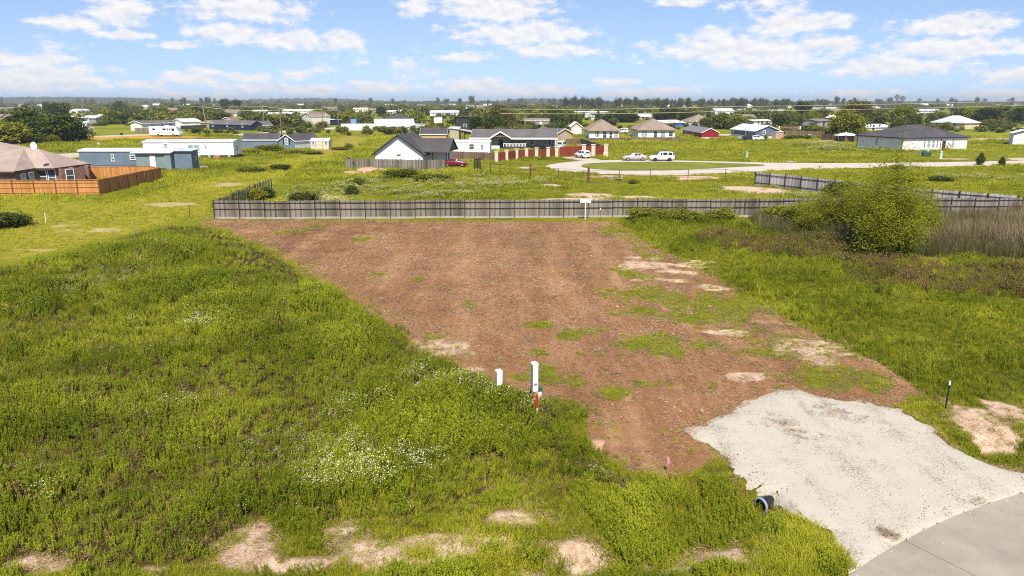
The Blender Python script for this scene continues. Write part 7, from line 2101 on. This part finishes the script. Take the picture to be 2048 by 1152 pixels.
# dry stalks on the bare sandy patches
x, y = uniform(-18, 30, 11, 34, 14)
k = (blob_mask(x, y, SAND) > .25) & in_view(x, y) & off_road(x, y) & (rng.random(len(x)) < .55)
x, y = x[k], y[k]
scatter('dry_stalks', 'thin dry stalks lying over the bare sandy patches', 'straw', STRAW, 5, x, y, hfun(x, y) + .004, rng.uniform(.4, 1.0, len(x)), .5 + .5 * rng.random(len(x)), .08)
def pebble(seed, m):
    r = np.random.default_rng(seed)
    bm = bmesh.new(); bmesh.ops.create_icosphere(bm, subdivisions=1, radius=1)
    for v in bm.verts: v.co = v.co * r.uniform(.7, 1.2); v.co.z *= .6
    me = bpy.data.meshes.new('pebble'); bm.to_mesh(me); bm.free(); me.materials.append(m)
    return me


PEB = collection('pebble', [pebble(500 + k, leaf_mat('loose_stone', (.22, .18, .14, 1), (.48, .43, .37, 1), 0, .9)) for k in range(4)])
CLOD = collection('clod', [pebble(510 + k, leaf_mat('soil_clod', (.10, .05, .028, 1), (.42, .26, .16, 1), 0, .95)) for k in range(4)])
x, y = uniform(1, 30, 12, 36, 40)
d = sdist(x, y, DRIVE)
k = (d > -.55) & (rng.random(len(x)) < np.where(d > 0, .55, .25)) & in_view(x, y)
x, y = x[k], y[k]
on = np.hypot(x - RC[0], y - RC[1]) < RR
z = np.where(on, .055, hfun(x, y) + np.clip(.13 * sdist(x, y, DRIVE), -.02, .07) + .012)
k = ~on | (rng.random(len(x)) < .3)
scatter('loose_gravel', 'loose stones strewn over and beside the crushed-stone driveway', 'gravel', PEB, 4, x[k], y[k], z[k], rng.uniform(.012, .035, k.sum()), rng.random(k.sum()), .3)
x, y = uniform(-34, 27, 18, 74, 1.4)
k = (sdist(x, y, LOT) > .1) & off_road(x, y) & (fbm(x, y, 2.2, 3) > .5)
x, y = x[k], y[k]
scatter('soil_clods', 'small clods and chips of soil on the mown lot', 'soil', CLOD, 4, x, y, hfun(x, y) + .01, rng.gamma(2.0, .016, len(x)) + .015, rng.random(len(x)), .3)
tx, ty = [], []
for (px, py, n, sp) in ((1775, 1071, 9, .10), (1690, 838, 14, .35), (1560, 850, 14, .3), (1600, 876, 10, .3), (1940, 1008, 6, .2), (1660, 820, 10, .3)):
    c = G(px, py); tx += list(c.x + rng.normal(size=n) * sp); ty += list(c.y + rng.normal(size=n) * sp)
tx, ty = np.array(tx), np.array(ty)
scatter('drive_litter', 'dead grass wisps lying on the gravel driveway', 'straw', STRAW, 5, tx, ty, hfun(tx, ty) + .085, rng.uniform(.3, .7, len(tx)), rng.random(len(tx)) * .4, .1)
# debris round the drive edge
x, y = uniform(2, 22, 16, 36, 26)
d = sdist(x, y, DRIVE)
k = (np.abs(d + .12) < .28) & (np.hypot(x - RC[0], y - RC[1]) > RR + .3) & (rng.random(len(x)) < .5)
x, y = x[k], y[k]
scatter('edge_straw', 'dry grass fringing the edge of the gravel driveway', 'straw', STRAW, 5, x, y, hfun(x, y) + .02, rng.uniform(.4, .8, len(x)), .2 + .7 * rng.random(len(x)), .1)

x, y = uniform(-75, -8, 48, 150, 5)
k = (sdist(x, y, MOWN) > -.5) & in_view(x, y) & fall(y, 62, 1.4) & ~blocked(x, y)
x, y = x[k], y[k]
k = rng.random(len(x)) > blob_mask(x, y, SAND)
x, y = x[k], y[k]
scatter('mown_grass', 'short yellow-green grass of the mown swath left of the lot', 'grass', SHORT, 4, x, y, hfun(x, y), rng.uniform(.8, 1.5, len(x)) * (y / 60), .62 + .6 * (fbm(x, y * .7, 6, 3) - .3) + rng.normal(size=len(x)) * .1)

# ---- fields beyond the fence
x, y = uniform(-160, 175, 70, 250, 2.0)
k = in_view(x, y, margin=1.04) & fall(y, 84, 1.5) & ~blocked(x, y) & (sdist(x, y, MOWN) < 0) & ((y > 74) | (x < -31)) & (sdist(x, y, OCHRE) < 0) & (sdist(x, y, WEED_L) < 0) & (sdist(x, y, WEED_R) < 0) & (sdist(x, y, LOT) < 0)
x, y = x[k], y[k]
k = rng.random(len(x)) > blob_mask(x, y, SAND) * .96
x, y = x[k], y[k]
cl = fbm(x, y, 7, 3)
s = np.clip(.45 + 2.2 * (cl - .35), .3, 1.8) * (y / 95) ** .7
tint = .52 + 1.4 * (fbm(x * .6 + 30, y * 1.3, 9, 4) - .5) + rng.normal(size=len(x)) * .15
lawn = in_poly(x, y, poly_px([(1740, 322), (1740, 306), (2048, 300), (2200, 300), (2200, 318), (2048, 320)])) | in_poly(x, y, poly_px([(1010, 326), (1110, 318), (1160, 322), (1100, 335), (1020, 340)]))
s = np.where(lawn, s * .3, s)
wf = np.full(x.shape, -1.0)
for (cx, cy, hw, hh) in ((760, 385, 190, 18), (900, 365, 110, 12), (680, 395, 110, 10), (850, 372, 200, 16), (1500, 380, 90, 10), (1600, 392, 90, 8), (1960, 356, 90, 6), (1660, 300, 60, 4), (1640, 290, 60, 3)):
    c = G(cx, cy); rx = abs(G(cx + hw, cy).x - c.x); ry = abs(G(cx, cy - hh).y - G(cx, cy + hh).y) / 2
    wf = np.maximum(wf, 1 - np.hypot((x - c.x) / rx, (y - c.y) / ry))
isf = (wf + 1.5 * (fbm(x, y, 4, 3) - .5) > .0) & (rng.random(len(x)) < .6)
z = hfun(x, y)
scatter('field_grass', 'uneven green field grass between the fence and the houses', 'grass', FIELD, 4, x[~isf], y[~isf], z[~isf], np.stack([np.clip(s, .7, 9) * 1.0, np.clip(s, .7, 9), s], 1)[~isf], tint[~isf])
scatter('field_flowers', 'pale flowering weeds in the field behind the paling fence', 'flowers', FFLOW, 3, x[isf], y[isf], z[isf], s[isf] * .8, tint[isf])

# ---- far woods
def far_tree(seed, kind, lf):
    me = crown_mesh('far_crown', seed, 44 if kind != 'pine' else 28, 24, .075 if kind != 'pine' else .06, kind, .05, .24)
    me.materials.append(lf)
    return me


FL = {k: leaf_mat('far_' + k, a, b, .15, jitter=.25) for k, a, b in (('g', (.050, .070, .014, 1), (.215, .215, .036, 1)), ('p', (.035, .052, .022, 1), (.110, .120, .044, 1)))}
WOOD = collection('wood', [far_tree(400 + k, 'round', FL['g']) for k in range(4)])
PINES = collection('pinew', [far_tree(410 + k, 'pine', FL['p']) for k in range(4)])


def wood(name, label, col, nv, n, y0, y1, hmin, hmax, thr, ns, xlim=.78, keep=None, asp=(.8, 1.25)):
    y = np.exp(rng.uniform(np.log(y0), np.log(y1), n)); x = rng.uniform(-1, 1, n) * (y * xlim + 20)
    v = fbm(x * .55, y, ns, 3)
    k = (v > thr) & ~blocked(x, y)
    if keep is not None: k &= keep(x, y)
    x, y = x[k], y[k]
    h = rng.uniform(hmin, hmax, len(x)) * (.75 + .5 * fbm(x, y, 60, 2))
    w = h * rng.uniform(*asp, len(x))
    scatter(name, label, 'wood', col, nv, x, y, np.zeros(len(x)) - .1, np.stack([w, w, h], 1), rng.random(len(x)) * .8 + .3 * (fbm(x, y, 90, 2) - .3), .02)


def clear_of_houses(x, y):
    ok = np.ones(x.shape, bool)
    for Pf in FOOT:                        # leave the ground on the near side of each house open
        cx, cy = Pf.mean(0); rad = np.abs(Pf - Pf.mean(0)).max() + 4
        ok &= ~((np.abs(x - cx * y / cy) < rad) & (y < cy) & (y > cy * .66))
    return ok


wood('near_woods', 'broken belts of broadleaf trees between the distant houses', WOOD, 4, 2400, 330, 900, 3.5, 8, .54, 60, keep=clear_of_houses)
wood('middle_woods', 'continuous green tree belt across the plain', WOOD, 4, 4600, 800, 2200, 5, 9, .46, 150, keep=clear_of_houses)
wood('pine_woods', 'dark pine wood standing along the right-hand skyline', PINES, 4, 1700, 900, 1500, 11, 19, .40, 160, keep=lambda x, y: (x / y > .07) & (x / y < .42), asp=(.3, .5))
wood('horizon_woods', 'blue-green forest line along the horizon', WOOD, 4, 7000, 2200, 6000, 9, 16, .36, 400, asp=(.9, 1.8))
wood('horizon_pines', 'scattered tall pines on the horizon', PINES, 4, 170, 1600, 3200, 18, 25, .45, 200, asp=(.35, .55))
wood('scrub', 'low scrub dotted over the middle plain', WOOD, 4, 2600, 260, 800, 1.0, 2.6, .46, 40, asp=(1.1, 2.0))
# the two wooded rises on the left skyline
for (nm, lb, cx, w_, yy, hh) in (('hill', 'low wooded rise on the left skyline', -.60, .22, 4200, 40), ('hill', 'long wooded rise behind the two-storey house', -.27, .12, 4600, 34), ('hill', 'low wooded rise above the lone grey mobile home', .03, .05, 4400, 30)):
    n = 60
    V, Fc = [], []
    for i in range(n + 1):
        t = i / n * 2 - 1
        e = (1 - t * t) ** .7 if abs(t) < 1 else 0
        xx = (cx + t * w_) * yy
        for j, (dy, zz) in enumerate(((-250, 0), (-60, .8), (60, 1), (300, 0))): V.append((xx, yy + dy, -2 + zz * hh * e))
    for i in range(n):
        for j in range(3): Fc.append((i * 4 + j, (i + 1) * 4 + j, (i + 1) * 4 + j + 1, i * 4 + j + 1))
    o = link(nm, np_mesh(nm, V, Fc, mat('wooded_hill', (.028, .045, .018, 1), .95, .4, .01))); tag(o, lb, 'hill', kind='structure')
    m = 500
    t = rng.uniform(-.97, .97, m); xx = (cx + t * w_) * yy; e = (1 - t * t) ** .7; f = rng.random(m)
    h = rng.uniform(9, 14, m)
    scatter('hill_forest', lb + ', its forest', 'wood', WOOD, 4, xx, yy - 60 - 190 * (1 - f), (-2 + .8 * hh * e) * f, np.stack([h * 1.5, h * 1.5, h], 1), rng.random(m))

# ================================================================== haze
HZB = MB().box(-8200, 8200, -40, 8200, -6, 62).build('haze', None)
m = bpy.data.materials.new('haze'); m.use_nodes = True
N, L = m.node_tree.nodes, m.node_tree.links
N.remove(N['Principled BSDF'])
pv = N.new('ShaderNodeVolumePrincipled')
pv.inputs['Color'].default_value = (.82, .88, .96, 1); pv.inputs['Density'].default_value = HAZE_D; pv.inputs['Anisotropy'].default_value = .2
L.new(pv.outputs[0], N['Material Output'].inputs['Volume'])
HZB.data.materials.append(m)
tag(HZB, 'thin bluish haze over the plain', 'haze', kind='stuff')
